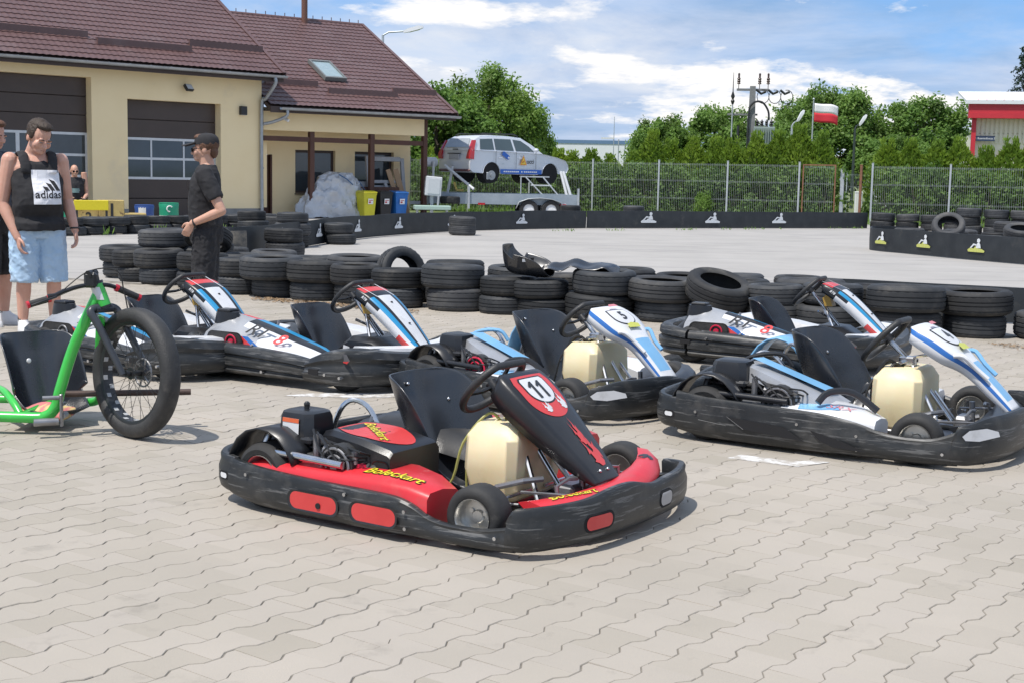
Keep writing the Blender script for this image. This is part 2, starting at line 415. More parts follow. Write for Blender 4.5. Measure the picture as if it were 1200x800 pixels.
# second row
second = [(-2.75, 15.98, (1, 5)), (-2.28, 15.70, (4, 1)), (-1.76, 15.42, (3, 4)), (-1.20, 15.10, (1,)), (-.63, 14.86, (4, 3)), (-.02, 14.62, (3, 0)), (.56, 14.42, (5, 2)), (1.12, 14.30, (3, 4)), (1.72, 14.12, (0, 4)), (2.30, 13.86, (2, 1)), (2.92, 13.66, (1, 4)), (3.55, 13.34, (0, 2)), (4.25, 13.40, (1, 5))]
for k, (x, y, kk) in enumerate(second):
    stack(x, y, kk, f'the {ORD[k]} stack from the left in the second row of the near tyre wall', G1)
tyre(0, (-1.22, 15.02, .30), 'black tyre standing upright half sunk in the second row of the near tyre wall', G1, (R(78), R(4), R(38)))
tyre(4, (2.98, 14.42, .115), 'black bottom tyre lying behind the near tyre wall beside the rubber belt', G1); tyre(5, (2.98, 14.42, .312), 'black upper tyre lying behind the near tyre wall beside the rubber belt', G1)
tyre(2, (2.36, 14.58, .1), 'black bottom tyre in the third row behind the white kart at the right', G1); tyre(0, (2.36, 14.58, .3), 'black top tyre in the third row behind the white kart at the right', G1)
for q_, (x, y, z, i, d) in enumerate([(-1.95, 16.05, .30, 4, 'third stack'), (-2.5, 16.45, .12, 1, 'second stack'), (.9, 14.95, .12, 2, 'eighth stack'), (2.0, 14.75, .12, 4, 'ninth stack'), (-.3, 15.35, .11, 4, 'fifth stack')]): tyre(i, (x, y, z), 'single loose tyre lying behind the '+d+' of the second row', G1)
tyre(0, (-2.6, 16.92, .1), 'black tyre lying alone behind the left part of the near tyre wall', G1)
# left cluster by the man in black
G2 = 'tyres of the left end of the near tyre wall'
left = [(-4.95, 17.62, (1, 0), 'the leftmost stack at the left end of the near tyre wall'), (-4.66, 17.10, (5, 2), 'the second stack at the left end of the near tyre wall'), (-4.28, 16.72, (0, 4, ), 'the stack at the left end nearest the man in black'), (-3.66, 16.28, (1, 2), 'the stack hidden behind the shorts of the man in black'),
        (-4.62, 18.2, (4, 2, 5), 'the tall rear stack at the left end of the near tyre wall'), (-3.98, 17.36, (4, 0), 'the stack just left of the man in black'), (-3.35, 16.84, (0, 5), 'the stack in the second row right of the man in black'), (-4.05, 18.3, (1, 4), 'the rear stack left of the man in black')]
for x, y, kk, d in left: stack(x, y, kk, d, G2)
tyre(4, (-4.34, 17.25, .52), 'black ribbed tyre lying flat on top of the left end of the tyre wall', G2)
tyre(1, (-3.72, 16.85, .56), 'black tyre lying tilted on top beside the man in black', G2, (R(-22), R(14), .3))
# tyres lying behind the curved barrier by the building
G3 = 'tyres inside the curved barrier'
for x, y, kk, d in [(-4.3, 23.5, (1, 2), 'the stack behind the left tip of the curved barrier'), (-3.75, 22.6, (4, 4), 'the large stack behind the left tip of the curved barrier'), (-4.7, 22.5, (0, 0), 'the stack at the left tip of the curved barrier'), (-4.95, 26.2, (4, 1, 5), 'the tall stack farther behind the left tip of the curved barrier'), (-4.05, 25.2, (4, 4, 5), 'the tall stack behind the first emblem of the curved barrier'), (-4.35, 21.3, (1,), 'the low stack in front of the left tip of the curved barrier'), (-3.55, 20.4, (4,), 'the low stack between curved barrier and near tyre wall'), (-2.9, 19.3, (1,), 'the single tyre before the curved barrier nearest the near tyre wall'), (-4.6, 20.3, (0, 0), 'the stack beside the elbow of the man in black'),
                    (-3.35, 26.6, (0, 1), 'the stack behind the second emblem of the curved barrier'), (1.5, 37.6, (1, 2, 5), 'the stack under the rear of the trailer behind the barrier'), (3.3, 38.4, (1, 2, 5), 'the stack showing over the barrier right of the trailer')]:
    stack(x, y, kk, d, G3)
tyre(4, (-1.18, 31.5, .115), 'black bottom tyre of the pair standing alone on the track before the barrier', None); tyre(4, (-1.18, 31.5, .30), 'black top tyre of the pair standing alone on the track before the barrier', None)
# double row along the building
G4 = 'low double row of tyres in front of the garage doors'
p0, p1 = V((-10.2, 26.0, 0)), V((-6.4, 31.6, 0)); nst = 13
for k in range(nst):
    p = p0.lerp(p1, k/(nst-1))
    stack(p.x, p.y, (5, 5) if k != 7 else (5, 0), f'the {ORD[k]} stack from the left in the row by the garage doors', G4)
for k, (x, y) in enumerate([(-5.6, 31.2), (-5.15, 30.2), (-5.3, 33.2)]):
    stack(x, y, [(1, 0), (5, 2), (1, 5)][k], ['the stack right behind the man in black by the building', 'the stack between the man in black and the curved barrier', 'the farthest stack by the building corner'][k], G4)
# right cluster
G5 = 'tyres of the right hand barrier'
for k, (x, y, kk) in enumerate([(7.95, 28.0, (1, 2)), (8.45, 27.2, (0, 4)), (9.0, 26.3, (4, 2)), (9.5, 25.5, (1, 4)), (8.9, 28.2, (4, 4)), (9.45, 27.2, (3, 1)), (9.95, 26.4, (4, 1)), (10.6, 26.0, (4, 1)), (10.1, 28.2, (1, 2, 4)), (10.9, 27.6, (3, 3, 4)), (8.25, 28.9, (4, 4)), (9.3, 28.9, (1, 4)), (11.3, 26.6, (4, 3, 1)), (9.05, 25.45, (4, 1)), (9.75, 24.6, (4, 2)), (10.2, 25.5, (1, 4))]):
    stack(x, y, kk, f'the {ORD[k]} stack counted inward inside the right hand barrier', G5)
tyre(4, (8.62, 27.55, .53), 'black tyre leaning steeply with its hole showing on the right hand barrier', G5, (R(38), R(-28), .2))
tyre(4, (9.42, 25.75, .50), 'black tyre lying tilted with its hole showing at the right picture edge', G5, (R(14), R(-6), .2))
for k, (x, y, kk) in enumerate([(10.85, 40.9, (3, 3)), (11.5, 40.6, (3, 4)), (12.1, 40.3, (4, 3)), (12.7, 40.0, (4, 4)), (12.4, 37.9, (3, 3, 3)), (13.05, 37.6, (4, 3, 3)), (13.7, 37.3, (3, 4, 4)), (14.35, 37.0, (3, 4, 4)), (15.0, 36.7, (4, 4, 3)), (15.65, 36.4, (4, 4, 4)), (16.3, 36.1, (4, 4, 1))]):
    stack(x, y, kk, f'the {ORD[k]} stack from the left in the far row before the right fence', 'far row of tyres before the right fence')

# ================================================================== RUBBER BARRIERS with the kart emblem
m_belt = mat('black rubber belt', (.014, .018, .023), (.026, .031, .036), .55, scale=3, bump=.2, bscale=40, spec=.5, dirt=((.10, .095, .085), 2.2, .60, .95), scratch=((.14, .14, .14), (.8, .8, 9), .66))
m_belt2 = mat('scuffed grey rubber belt', (.05, .05, .05), (.09, .088, .085), .7, scale=3, bump=.2, bscale=40, dirt=((.3, .26, .2), 1.8, .55, .75))
m_white = mat('white print', (.72, .74, .76), (.6, .63, .66), .5, scale=40)
m_lime = mat('lime print', (.56, .58, .16), (.45, .47, .12), .5, scale=40)
EMB = [([(-.32, 0), (.33, 0), (.36, .05), (.24, .10), (.10, .11), (-.02, .17), (-.10, .10), (-.22, .13), (-.34, .06)], 0), ([(.0, .12), (.20, .12), (.17, .24), (.10, .30), (.03, .24)], 0), ([(.04, .29), (.15, .29), (.17, .36), (.11, .41), (.04, .38)], 0), ([(-.24, .12), (-.10, .25), (.02, .23), (.01, .19), (-.08, .20), (-.2, .1)], 0)]
def emblem(parent, p, d, up, size, lime=False):
    """flat printed emblem of a driver in a kart; a part of its barrier"""
    X = frame(p, d, up); b = MB()
    for k, (poly, _) in enumerate(EMB):
        b.add([(x*size, y*size, .004+.001*k) for x, y in poly], earcut(poly), mi=1 if (lime and k == 0) else 0, X=X)
    b.build('emblem', [m_white, m_lime], parent, smooth=0)
def barrier(label, path, h, m, emblems=(), lime=False, size=.8, n=6, th=.03):
    P = catmull([V((x, y, 0)) for x, y in path], n) if n > 1 else [V((x, y, 0)) for x, y in path]
    b = MB(); rings = []; Nn = []
    for i, p in enumerate(P):
        t = (P[min(i+1, len(P)-1)]-P[max(i-1, 0)]).normalized(); nn = V((t.y, -t.x, 0)); Nn.append(nn)
        w = [.012*NZ.noise((p.x*1.3, p.y*1.3, q)) for q in (0, 3, 6)]
        zt = h+.02*NZ.noise((p.x*.8, p.y*.8, 9))
        rings.append([tuple(p+nn*o+V((0, 0, z))) for o, z in ((w[0], .004), (w[1]+.012, h*.5), (w[2], zt), (w[2]-th, zt), (w[1]-th+.012, h*.5), (w[0]-th, .004))])
    b.loft(rings)
    o = tag(b.build('track_barrier', m, recalc=True), label, 'barrier', 'black rubber belts along the track')
    L_ = [0]
    for a, c in zip(P, P[1:]): L_.append(L_[-1]+(c-a).length)
    for e in emblems:
        s = e*L_[-1]
        for i in range(len(P)-1):
            if L_[i] <= s <= L_[i+1]:
                f = (s-L_[i])/(L_[i+1]-L_[i]); p = P[i].lerp(P[i+1], f); d = (P[i+1]-P[i]).normalized(); nn = V((d.y, -d.x, 0))
                emblem(o, p+nn*.026+V((0, 0, h*.32)), d, V((0, 0, 1)), size, lime); break
    return o
barrier('black rubber belt barrier curving away left in front of the porch, with white kart emblems', [(-4.62, 21.9), (-4.3, 22.0), (-4.12, 23.2), (-3.85, 25.1), (-3.48, 27.6), (-2.9, 29.9), (-1.75, 32.6), (-.1, 34.9), (1.9, 36.8)], .47, m_belt, (.13, .27, .42, .55, .70, .86), size=.62)
barrier('straight black rubber belt barrier along the hedge fence with three white kart emblems', [(1.93, 36.85), (4.2, 38.0), (7.4, 39.6), (10.45, 41.1)], .47, m_belt, (.2, .42, .66), size=.72)
barrier('scuffed grey end piece of belt at the left tip of the curved barrier', [(-4.66, 21.75), (-4.45, 21.6), (-4.2, 21.75)], .42, m_belt2)
barrier('scuffed black belt barrier with lime kart emblems at the right picture edge', [(8.3, 29.2), (7.55, 29.0), (7.33, 28.5), (7.42, 27.9), (7.7, 27.25), (8.25, 25.8), (8.95, 24.3), (9.6, 22.9)], .46, m_belt, (.26, .44, .64, .85), lime=True, size=.62)
barrier('flat black belt running behind the tyres at the right of the near tyre wall', [(2.9, 14.85), (3.6, 14.6), (4.3, 14.25), (5.4, 13.8)], .36, m_belt)
# loose dry leaves gathered at the foot of the tyre wall
m_leafdry = mat('dry leaves', (.30, .20, .11), (.16, .11, .07), .9, scale=3, world=True)
b = MB(); lr = random.Random(5)
for _ in range(700):
    k = lr.random(); x = -2.75+1.75*k+lr.uniform(-.1, .1); y = 15.0-.62*(x+2.75)-abs(lr.gauss(0, .16))+.05; a = lr.uniform(0, 6.28); s = lr.uniform(.012, .03)
    b.add([(x+s*cos(a), y+s*sin(a), .004+lr.uniform(0, .012)), (x-s*.6*sin(a), y+s*.6*cos(a), .012), (x-s*cos(a), y-s*sin(a), .004+lr.uniform(0, .02)), (x+s*.6*sin(a), y-s*.6*cos(a), .006)], [(0, 1, 2, 3)])
for _ in range(260):
    x = lr.uniform(4.2, 5.0); y = 12.2-abs(lr.gauss(0, .2))-.08; a = lr.uniform(0, 6.28); s = lr.uniform(.01, .022)
    b.add([(x+s*cos(a), y+s*sin(a), .006), (x-s*.6*sin(a), y+s*.6*cos(a), .01), (x-s*cos(a), y-s*sin(a), .012), (x+s*.6*sin(a), y-s*.6*cos(a), .006)], [(0, 1, 2, 3)])
tag(b.build('leaf_litter', m_leafdry, smooth=0), 'dry brown leaf litter at the foot of the near tyre wall', 'leaves', kind='stuff')
# ================================================================== BUILDINGS
m_yel = mat('ochre render', (.90, .735, .455), (.87, .70, .42), .9, scale=1.2, detail=8, bump=.15, bscale=220, bdist=.003, dirt=((.64, .55, .42), .6, .58, .95))
m_plinth = mat('grey plinth', (.28, .275, .27), (.22, .22, .215), .9, scale=3, bump=.2, bscale=90)
m_tile = mat('brown metal roof tile', (.135, .076, .072), (.113, .063, .060), .46, scale=1.4, spec=.5, bump=.08, bscale=30, dirt=((.17, .125, .125), 1.0, .55, .9))
m_trimb = plain('dark brown trim', (.055, .036, .032), .6)
m_zinc = mat('zinc', (.42, .44, .46), (.33, .35, .37), .45, metal=.6, scale=4)
m_doorp = mat('dark brown door panel', (.066, .048, .042), (.056, .041, .036), .5, scale=2)
m_alu = mat('aluminium frame', (.62, .64, .66), (.55, .57, .6), .4, metal=.3)
m_glassd = mat('dark window glass', (.045, .06, .075), (.03, .04, .05), .06, spec=.8, scale=1)
m_wood = mat('reddish brown stained wood', (.10, .042, .028), (.075, .03, .02), .6, scale=3, anis=(1, 1, .12), detail=7, bump=.15, bscale=30)
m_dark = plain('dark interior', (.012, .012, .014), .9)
m_blackpl = plain('black plastic', (.022, .023, .025), .45)
m_wht = plain('white paint', (.78, .79, .8), .45)
def local(C, ang):
    o = bpy.data.objects.new('x', None); return (C[0], C[1], 0), R(90-ang)
def tiles(b, t0, t1, sa, sb, z0, phi, pu=.178, pv=.245, amp=.016, stp=.02, clip=None):
    """pressed metal tile sheet on a slope: s runs up the slope (horizontal metres)"""
    k = math.tan(R(phi)); nu = int((t1-t0)/pu*4); nr = int((sb-sa)/(pv*cos(R(phi))))
    ds = (sb-sa)/nr
    nx, nz_ = -sin(R(phi)), cos(R(phi))
    for r in range(nr):
        s0, s1 = sa+r*ds, sa+(r+1)*ds
        rows = []
        for s, h in ((s0, stp), (s0+ds*.3, stp*.75), (s0+ds*.7, stp*.35), (s1, 0.0), (s1+.001, stp)):
            row = []
            for i in range(nu+1):
                t = t0+(t1-t0)*i/nu; ph = (i % 4)/4
                hh = h+amp*(.5+.5*sin(2*pi*ph))
                row.append((t, s+nx*hh, z0+(s-sa)*k+nz_*hh))
            rows.append(row)
        b.loft(rows[:4] if r == nr-1 else rows, closed=False)
def slab_roof(b, t0, t1, sa, sb, z0, phi, th=.12):
    k = math.tan(R(phi)); z1 = z0+(sb-sa)*k
    b.loft([[(t, sa, z0-.01), (t, sb, z1-.01), (t, sb, z1-th), (t, sa, z0-th)] for t in (t0, t1)])
loc, rz = local((-7.21, 39.58), 44.6)
gb = thing('garage_building', 'ochre garage building with large brown sectional doors and a tall brown tiled roof', 'building', loc, rz)
b = MB()     # front wall round the openings, with returns
WT = .35
d1, d2 = (-9.35, -5.24, 3.63), (-4.22, -1.36, 3.15)
b.box((-13, 0, .28), (d1[0], WT, 4.05)); b.box((d1[1], 0, .28), (d2[0], WT, 4.05)); b.box((d2[1], 0, .28), (0, WT, 4.05))
b.box((d1[0], 0, d1[2]), (d1[1], WT, 4.05)); b.box((d2[0], 0, d2[2]), (d2[1], WT, 4.05))
b.prism([(WT, .28), (9, .28), (9, 4.5), (4.6, 7.2), (WT, 4.3)], -.3, -.002, X=M(((0, 0, 1, 0), (1, 0, 0, 0), (0, 1, 0, 0), (0, 0, 0, 1))))
b.build('wall', m_yel, gb, smooth=0, recalc=True)
b = MB(); 
for x0, x1 in ((-13, d1[0]), (d1[1], d2[0]), (d2[1], .004)): b.box((x0, -.012, 0), (x1, WT, .28))
b.build('plinth', m_plinth, gb, smooth=0)
b = MB(); tiles(b, -12, .42, -.5, 5.2, 4.06, 34); rf = b.build('roof', m_tile, gb, smooth=50)
b = MB(); slab_roof(b, -12, .40, -.47, 5.2, 4.03, 34, .14); b.box((-12, -.50, 3.83), (.40, -.47, 4.02)); b.box((-12, -.47, 3.90), (.38, 0, 3.93)); b.build('eave_board', m_trimb, rf, smooth=0)
b = MB(); k34 = math.tan(R(34))
b.loft([[(.36, s, 4.06+(s+.5)*k34+.06), (.48, s, 4.06+(s+.5)*k34+.06), (.48, s, 4.06+(s+.5)*k34-.12), (.46, s, 4.06+(s+.5)*k34-.12), (.46, s, 4.06+(s+.5)*k34+.04), (.36, s, 4.06+(s+.5)*k34+.04)] for s in (-.52, 5.2)]); b.build('verge_trim', m_tile, rf, smooth=0)
def guard(b, t0, t1, s, z0, phi, sa=-.5):
    z = z0+(s-sa)*math.tan(R(phi))
    b.box((t0, s-.04, z-.02), (t1, s+.02, z+.17)); b.box((t0, s-.03, z+.14), (t1, s+.10, z+.17))
for a_, c_, s in ((-12, -8.0, .14), (-7.9, -5.12, .38), (-4.97, -2.18, .15), (-2.07, .33, .44)):
    b = MB(); guard(b, a_, c_, s, 4.06, 34); b.build('snow_guard', m_tile, rf, smooth=0)
def gutter(b, t0, t1, s, z, r=.075):
    rr = [[(t, s+(r+o)*cos(a), z+(r+o)*sin(a)) for o, al in ((0, [pi+pi*q/8 for q in range(9)]), (-.008, [2*pi-pi*q/8 for q in range(9)])) for a in al] for t in (t0, t1)]
    b.loft(rr)
    t = t0+.3
    while t < t1: b.box((t, s-r-.004, z-.02), (t+.03, s+r+.004, z+.006)); t += .6
b = MB(); gutter(b, -12, .44, -.58, 4.0); b.build('gutter', m_zinc, gb)
b = MB(); b.tube([(.05, -.58, 3.93), (.05, -.58, 3.75), (-.02, -.25, 3.35), (-.06, -.09, 3.05), (-.06, -.09, .05)], .052, 10, smooth=4)
for z in (2.6, 1.4, .5): b.cyl((-.06, -.09, z), (-.06, -.09, z+.04), .06)
b.build('downspout', m_zinc, gb)
def sectional(x0, x1, ztop, zw0, zw1, muls, y=.26, hatch=None):
    g = bpy.data.objects.new('garage_door', None); COL.objects.link(g); g.parent = gb
    n = 2; zs = [.02, .55, zw0] 
    for a_, c_ in zip(zs, zs[1:]):
        b = MB(); b.box((x0, y, a_+.006), (x1, y+.05, c_-.006), .01); b.build('door_panel', m_doorp, g, smooth=0)
    zz = zw1; k = max(2, round((ztop-zw1)/.53)); h = (ztop-zw1)/k
    for q in range(k):
        b = MB(); b.box((x0, y, zz+q*h+.005), (x1, y+.05, zz+(q+1)*h-.005), .01); b.build('door_panel', m_doorp, g, smooth=0)
    zm = (zw0+zw1)/2; b = MB()
    for z in (zw0, zm, zw1): b.box((x0, y-.012, z-.032), (x1, y+.03, z+.032))
    for mx_, w in [(x0+.03, .03), (x1-.03, .03)]+muls: b.box((mx_-w, y-.009, zw0+.032), (mx_+w, y+.028, zm-.032)); b.box((mx_-w, y-.009, zm+.032), (mx_+w, y+.028, zw1-.032))
    b.build('window_frame', m_alu, g, smooth=0)
    xs = [x0]+[q for q, w in muls]+[x1]
    for a_, c_ in zip(xs, xs[1:]):
        for z0, z1 in ((zw0, zm), (zm, zw1)):
            b = MB(); b.box((a_+.02, y+.004, z0+.03), (c_-.02, y+.014, z1-.03)); b.build('pane', m_glassd, g, smooth=0)
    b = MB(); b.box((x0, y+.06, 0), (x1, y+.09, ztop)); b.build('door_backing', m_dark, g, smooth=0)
sectional(d1[0], d1[1], d1[2], 1.12, 2.2, [(-7.75, .03), (-7.12, .05), (-6.50, .05)])
sectional(d2[0], d2[1], d2[2], 1.09, 2.13, [(-3.38, .025), (-2.38, .025)])
def on(C, ang, t, s, z=0):
    a = R(ang); d = (sin(a), cos(a)); return (C[0]+t*d[0]-s*d[1], C[1]+t*d[1]+s*d[0], z)
CM = (-7.21, 39.58)
fl = thing('floodlight', 'small black floodlight on the ochre wall above the right garage door', 'floodlight', on(CM, 44.6, -2.48, -.02, 3.52), rz)
b = MB(); b.box((-.02, -.12, -.01), (.02, .02, .03)); b.box((-.1, -.14, -.02), (-.085, -.1, .06)); b.box((.085, -.14, -.02), (.1, -.1, .06)); b.build('bracket', m_blackpl, fl, smooth=0)
b = MB(); b.box((-.13, -.05, -.10), (.13, .04, .10), .015); h_ = b.build('housing', m_blackpl, fl, (0, -.15, .0), (R(-38), 0, R(14)), smooth=0)
b = MB(); b.box((-.105, -.056, -.075), (.105, -.051, .075)); b.build('lens', plain('lamp glass', (.62, .64, .66), .15), h_, smooth=0)
ws = thing('wall_speaker', 'small black box speaker on the ochre pillar right of the garage door', 'speaker', on(CM, 44.6, -.66, -.002, 3.0), rz)  # a small wall speaker, not a lamp
b = MB(); b.box((-.1, -.12, -.12), (.1, 0, .12), .01); b.build('housing', m_blackpl, ws, smooth=0); b = MB(); b.box((-.085, -.105, -.126), (.085, -.015, -.118)); b.build('lens', plain('lamp glass', (.6, .6, .6)), ws, smooth=0)  # pale plate on the underside of the speaker, no lamp lens

# ---- lower wing with the porch
WA = 52; loc2, rz2 = local(CM, WA)
wg = thing('porch_wing', 'lower ochre wing with brown tiled roof, skylight and a porch on brown wooden posts', 'building', loc2, rz2)
PS = 1.0
b = MB()
def holed(b, x0, x1, z0, z1, holes, y0, y1):
    xs = sorted({x0, x1, *[h[0] for h in holes], *[h[1] for h in holes]})
    for a_, c_ in zip(xs, xs[1:]):
        hs = [h for h in holes if h[0] <= a_ and c_ <= h[1]]
        if not hs: b.box((a_, y0, z0), (c_, y1, z1)); continue
        h = hs[0]
        if h[2] > z0: b.box((a_, y0, z0), (c_, y1, h[2]))
        b.box((a_, y0, h[3]), (c_, y1, z1))
b.box((.03, 0, 2.5), (5.56, .24, 3.14)); b.box((.36, .24, 2.9), (5.56, PS, 2.95))     # beam wall and ceiling of the porch
holed(b, .36, 5.72, 0, 2.9, [(.5, .86, 0, 1.82), (1.63, 3.0, .70, 1.98), (3.69, 5.1, .70, 1.98)], PS, PS+.3)
b.box((5.42, PS+.302, 0), (5.72, 9, 3.1)); b.box((.004, .26, .3), (.30, 9, 3.1)); b.build('wall', m_yel, wg, smooth=0)
b = MB(); tiles(b, .02, 6.42, -.5, 5.05, 3.19, 29); rf2 = b.build('roof', m_tile, wg, smooth=50)
b = MB(); slab_roof(b, .01, 6.40, -.47, 5.05, 3.16, 29, .14); b.box((.02, -.50, 2.98), (6.40, -.47, 3.15)); b.box((.02, -.47, 3.03), (6.38, 0, 3.06)); b.build('eave_board', m_trimb, rf2, smooth=0)
k29 = math.tan(R(29))
b = MB(); b.loft([[(6.36, s, 3.25+(s+.5)*k29), (6.47, s, 3.25+(s+.5)*k29), (6.47, s, 3.08+(s+.5)*k29), (6.45, s, 3.08+(s+.5)*k29), (6.45, s, 3.23+(s+.5)*k29), (6.36, s, 3.23+(s+.5)*k29)] for s in (-.52, 5.05)]); b.build('verge_trim', m_tile, rf2, smooth=0)
zr = 3.19+5.55*k29
b = MB()
for q in range(18):
    t = .2+q*.347; b.tube([(t, 5.06, zr-.02), (t+.36, 5.06, zr-.02)], .085, 10)
    b.box((t+.16, 5.05, zr+.05), (t+.18, 5.07, zr+.16))
b.build('ridge_cap', m_tile, rf2)
for a_, c_, s in ((.45, 2.18, .66), (2.34, 4.76, .31), (4.75, 6.36, .56)):
    b = MB(); guard(b, a_, c_, s, 3.19, 29); b.build('snow_guard', m_tile, rf2, smooth=0)
b = MB(); gutter(b, .3, 6.5, -.58, 3.12); b.build('gutter', m_zinc, wg)
b = MB(); b.tube([(.5, -.58, 3.05), (.48, -.57, 2.88), (.2, -.3, 2.72), (.0, -.13, 2.66)], .045, 10, smooth=4); b.build('downspout', m_zinc, wg)
# skylight on the slope
def on_roof(t, s, h=0): return V((t, s-sin(R(29))*h, 3.19+(s+.5)*k29+cos(R(29))*h))
b = MB(); X = frame(on_roof(2.66, 1.05, .03), (1, 0, 0), V((0, 1, k29)))
Ls = 1.02/cos(R(29))
for a_, c_ in (((-.03, -.03, 0), (.03, Ls, .12)), ((.66, -.03, 0), (.72, Ls, .12)), ((.03, -.03, 0), (.66, .05, .12)), ((.03, Ls-.08, 0), (.66, Ls, .12))): b.box(a_, c_, X=X)
sk = b.build('skylight', plain('skylight frame', (.16, .17, .17), .5), rf2, smooth=0)
b = MB(); b.box((.03, .05, .05), (.66, Ls-.08, .09), X=X); b.build('pane', mat('skylight glass', (.3, .4, .42), (.25, .34, .36), .05, spec=1.0), sk, smooth=0) if False else b.build('skylight_pane', mat('skylight glass', (.30, .38, .40), (.25, .33, .35), .06, spec=1.0), rf2, smooth=0)
b = MB(); b.cyl((4.1, 4.85, zr-.3), (4.1, 4.85, zr+.95), .10, 14); b.cyl((4.1, 4.85, zr+.72), (4.1, 4.85, zr+.78), .125, 14); b.cyl((4.1, 4.85, zr+.95), (4.1, 4.85, zr+1.0), .15, 14); b.build('chimney', plain('brown flue', (.16, .075, .055), .55), rf2)
# porch: posts, rail, door, windows
for t in (1.66, 3.72, 5.64):
    b = MB(); b.box((t-.075, .03, 0), (t+.075, .18, 2.497 if t < 5.5 else 3.0), .008); b.build('porch_post', m_wood, wg, smooth=0)
for a_, c_ in ((.1, 1.583), (1.737, 3.643), (3.797, 5.563)):
    b = MB(); b.box((a_, .05, 2.2), (c_, .15, 2.34)); b.build('porch_rail', m_wood, wg, smooth=0)
b = MB(); b.box((.53, PS+.1, 0), (.83, PS+.15, 1.8)); b.box((.5, PS-.01, 0), (.56, PS+.1, 1.82)); b.box((.80, PS-.01, 0), (.86, PS+.1, 1.82)); b.build('door', m_wood, wg, smooth=0)
for x0, x1 in ((1.63, 3.0), (3.69, 5.1)):
    b = MB(); w = .07
    b.box((x0, PS+.12, .70), (x0+w, PS+.18, 1.98)); b.box((x1-w, PS+.12, .70), (x1, PS+.18, 1.98)); b.box((x0+w, PS+.12, .70), (x1-w, PS+.18, .77)); b.box((x0+w, PS+.12, 1.90), (x1-w, PS+.18, 1.98)); b.box(((x0+x1)/2-.04, PS+.121, .77), ((x0+x1)/2+.04, PS+.181, 1.9)); b.box((x0-.02, PS-.05, .665), (x1+.02, PS+.1, .695))
    f_ = b.build('window', m_trimb, wg, smooth=0)
    for a_, c_ in ((x0+w, (x0+x1)/2-.04), ((x0+x1)/2+.04, x1-w)):
        b = MB(); b.box((a_, PS+.14, .77), (c_, PS+.15, 1.9)); b.build('pane', m_glassd, f_, smooth=0)
        b = MB(); n = 5
        for q in range(n): u = a_+(c_-a_)*(q+.2)/n; b.box((u, PS+.158, .77), (u+(c_-a_)/n*.5, PS+.162, 1.9))
        b.build('blind', plain('grey blind', (.2, .22, .24), .8), f_, smooth=0)
cm_ = thing('security_camera', 'small white security camera under the wing eaves beside the downspout', 'camera', on(CM, WA, .62, -.02, 2.86), rz2)
b = MB(); b.cyl((0, 0, 0), (0, -.12, -.02), .02, 8); b.build('bracket', m_wht, cm_); b = MB(); b.tube([(-.02, -.1, -.0), (.06, -.30, -.09)], .045, 10); b.build('camera_body', m_wht, cm_)

# ---- things under the porch
def wing_pos(t, s, z=0): return on(CM, WA, t, s, z)
m_tarp = mat('silver tarpaulin', (.56, .58, .61), (.46, .48, .51), .36, scale=3, bump=.7, bscale=7, bdist=.04, spec=.7, metal=.15)
tp = thing('covered_heap', 'big heap under a crumpled silver tarpaulin behind the first porch post', 'tarpaulin', wing_pos(2.55, .25), rz2)
def heap(u, v):
    a = 2*pi*u; r = (1-v)**.45
    z = 1.38*(v**.62)*(1-.12*cos(a-.6)*(1-v))
    w = 1+.10*sin(5*a+1)*(1-v)+.06*sin(9*a+2*v*6)*(1-v)
    x = 1.22*r*cos(a)*w+.12*v; y = .42*r*sin(a)*w
    q = NZ.noise((x*2.3, y*2.3+3, z*2.3)); r1 = .16*(abs(NZ.noise((x*2.1+5, y*3, z*1.7)))-.2)+.10*(abs(NZ.noise((x*4.3, y*5+2, z*3.6)))-.2)+.05*(abs(NZ.noise((x*9, y*9, z*8)))-.2); z2 = max(0, z+.08*q-r1*.6)
    return (x+.05*q-r1*cos(a)*.9, y-.04*q-r1*sin(a)*.9, z2)
b = MB(); b.grid(heap, 110, 44); b.build('tarpaulin', m_tarp, tp, smooth=28)
b = MB(); b.tube([(-.05, -.30, 1.28), (.15, -.42, 1.15), (.38, -.40, .98)], .018, 6); b.tube([(.8, -.3, .3), (.95, -.25, .75), (.7, -.2, 1.1)], .014, 6); b.build('tie_cord', plain('blue cord', (.05, .12, .25)), tp)
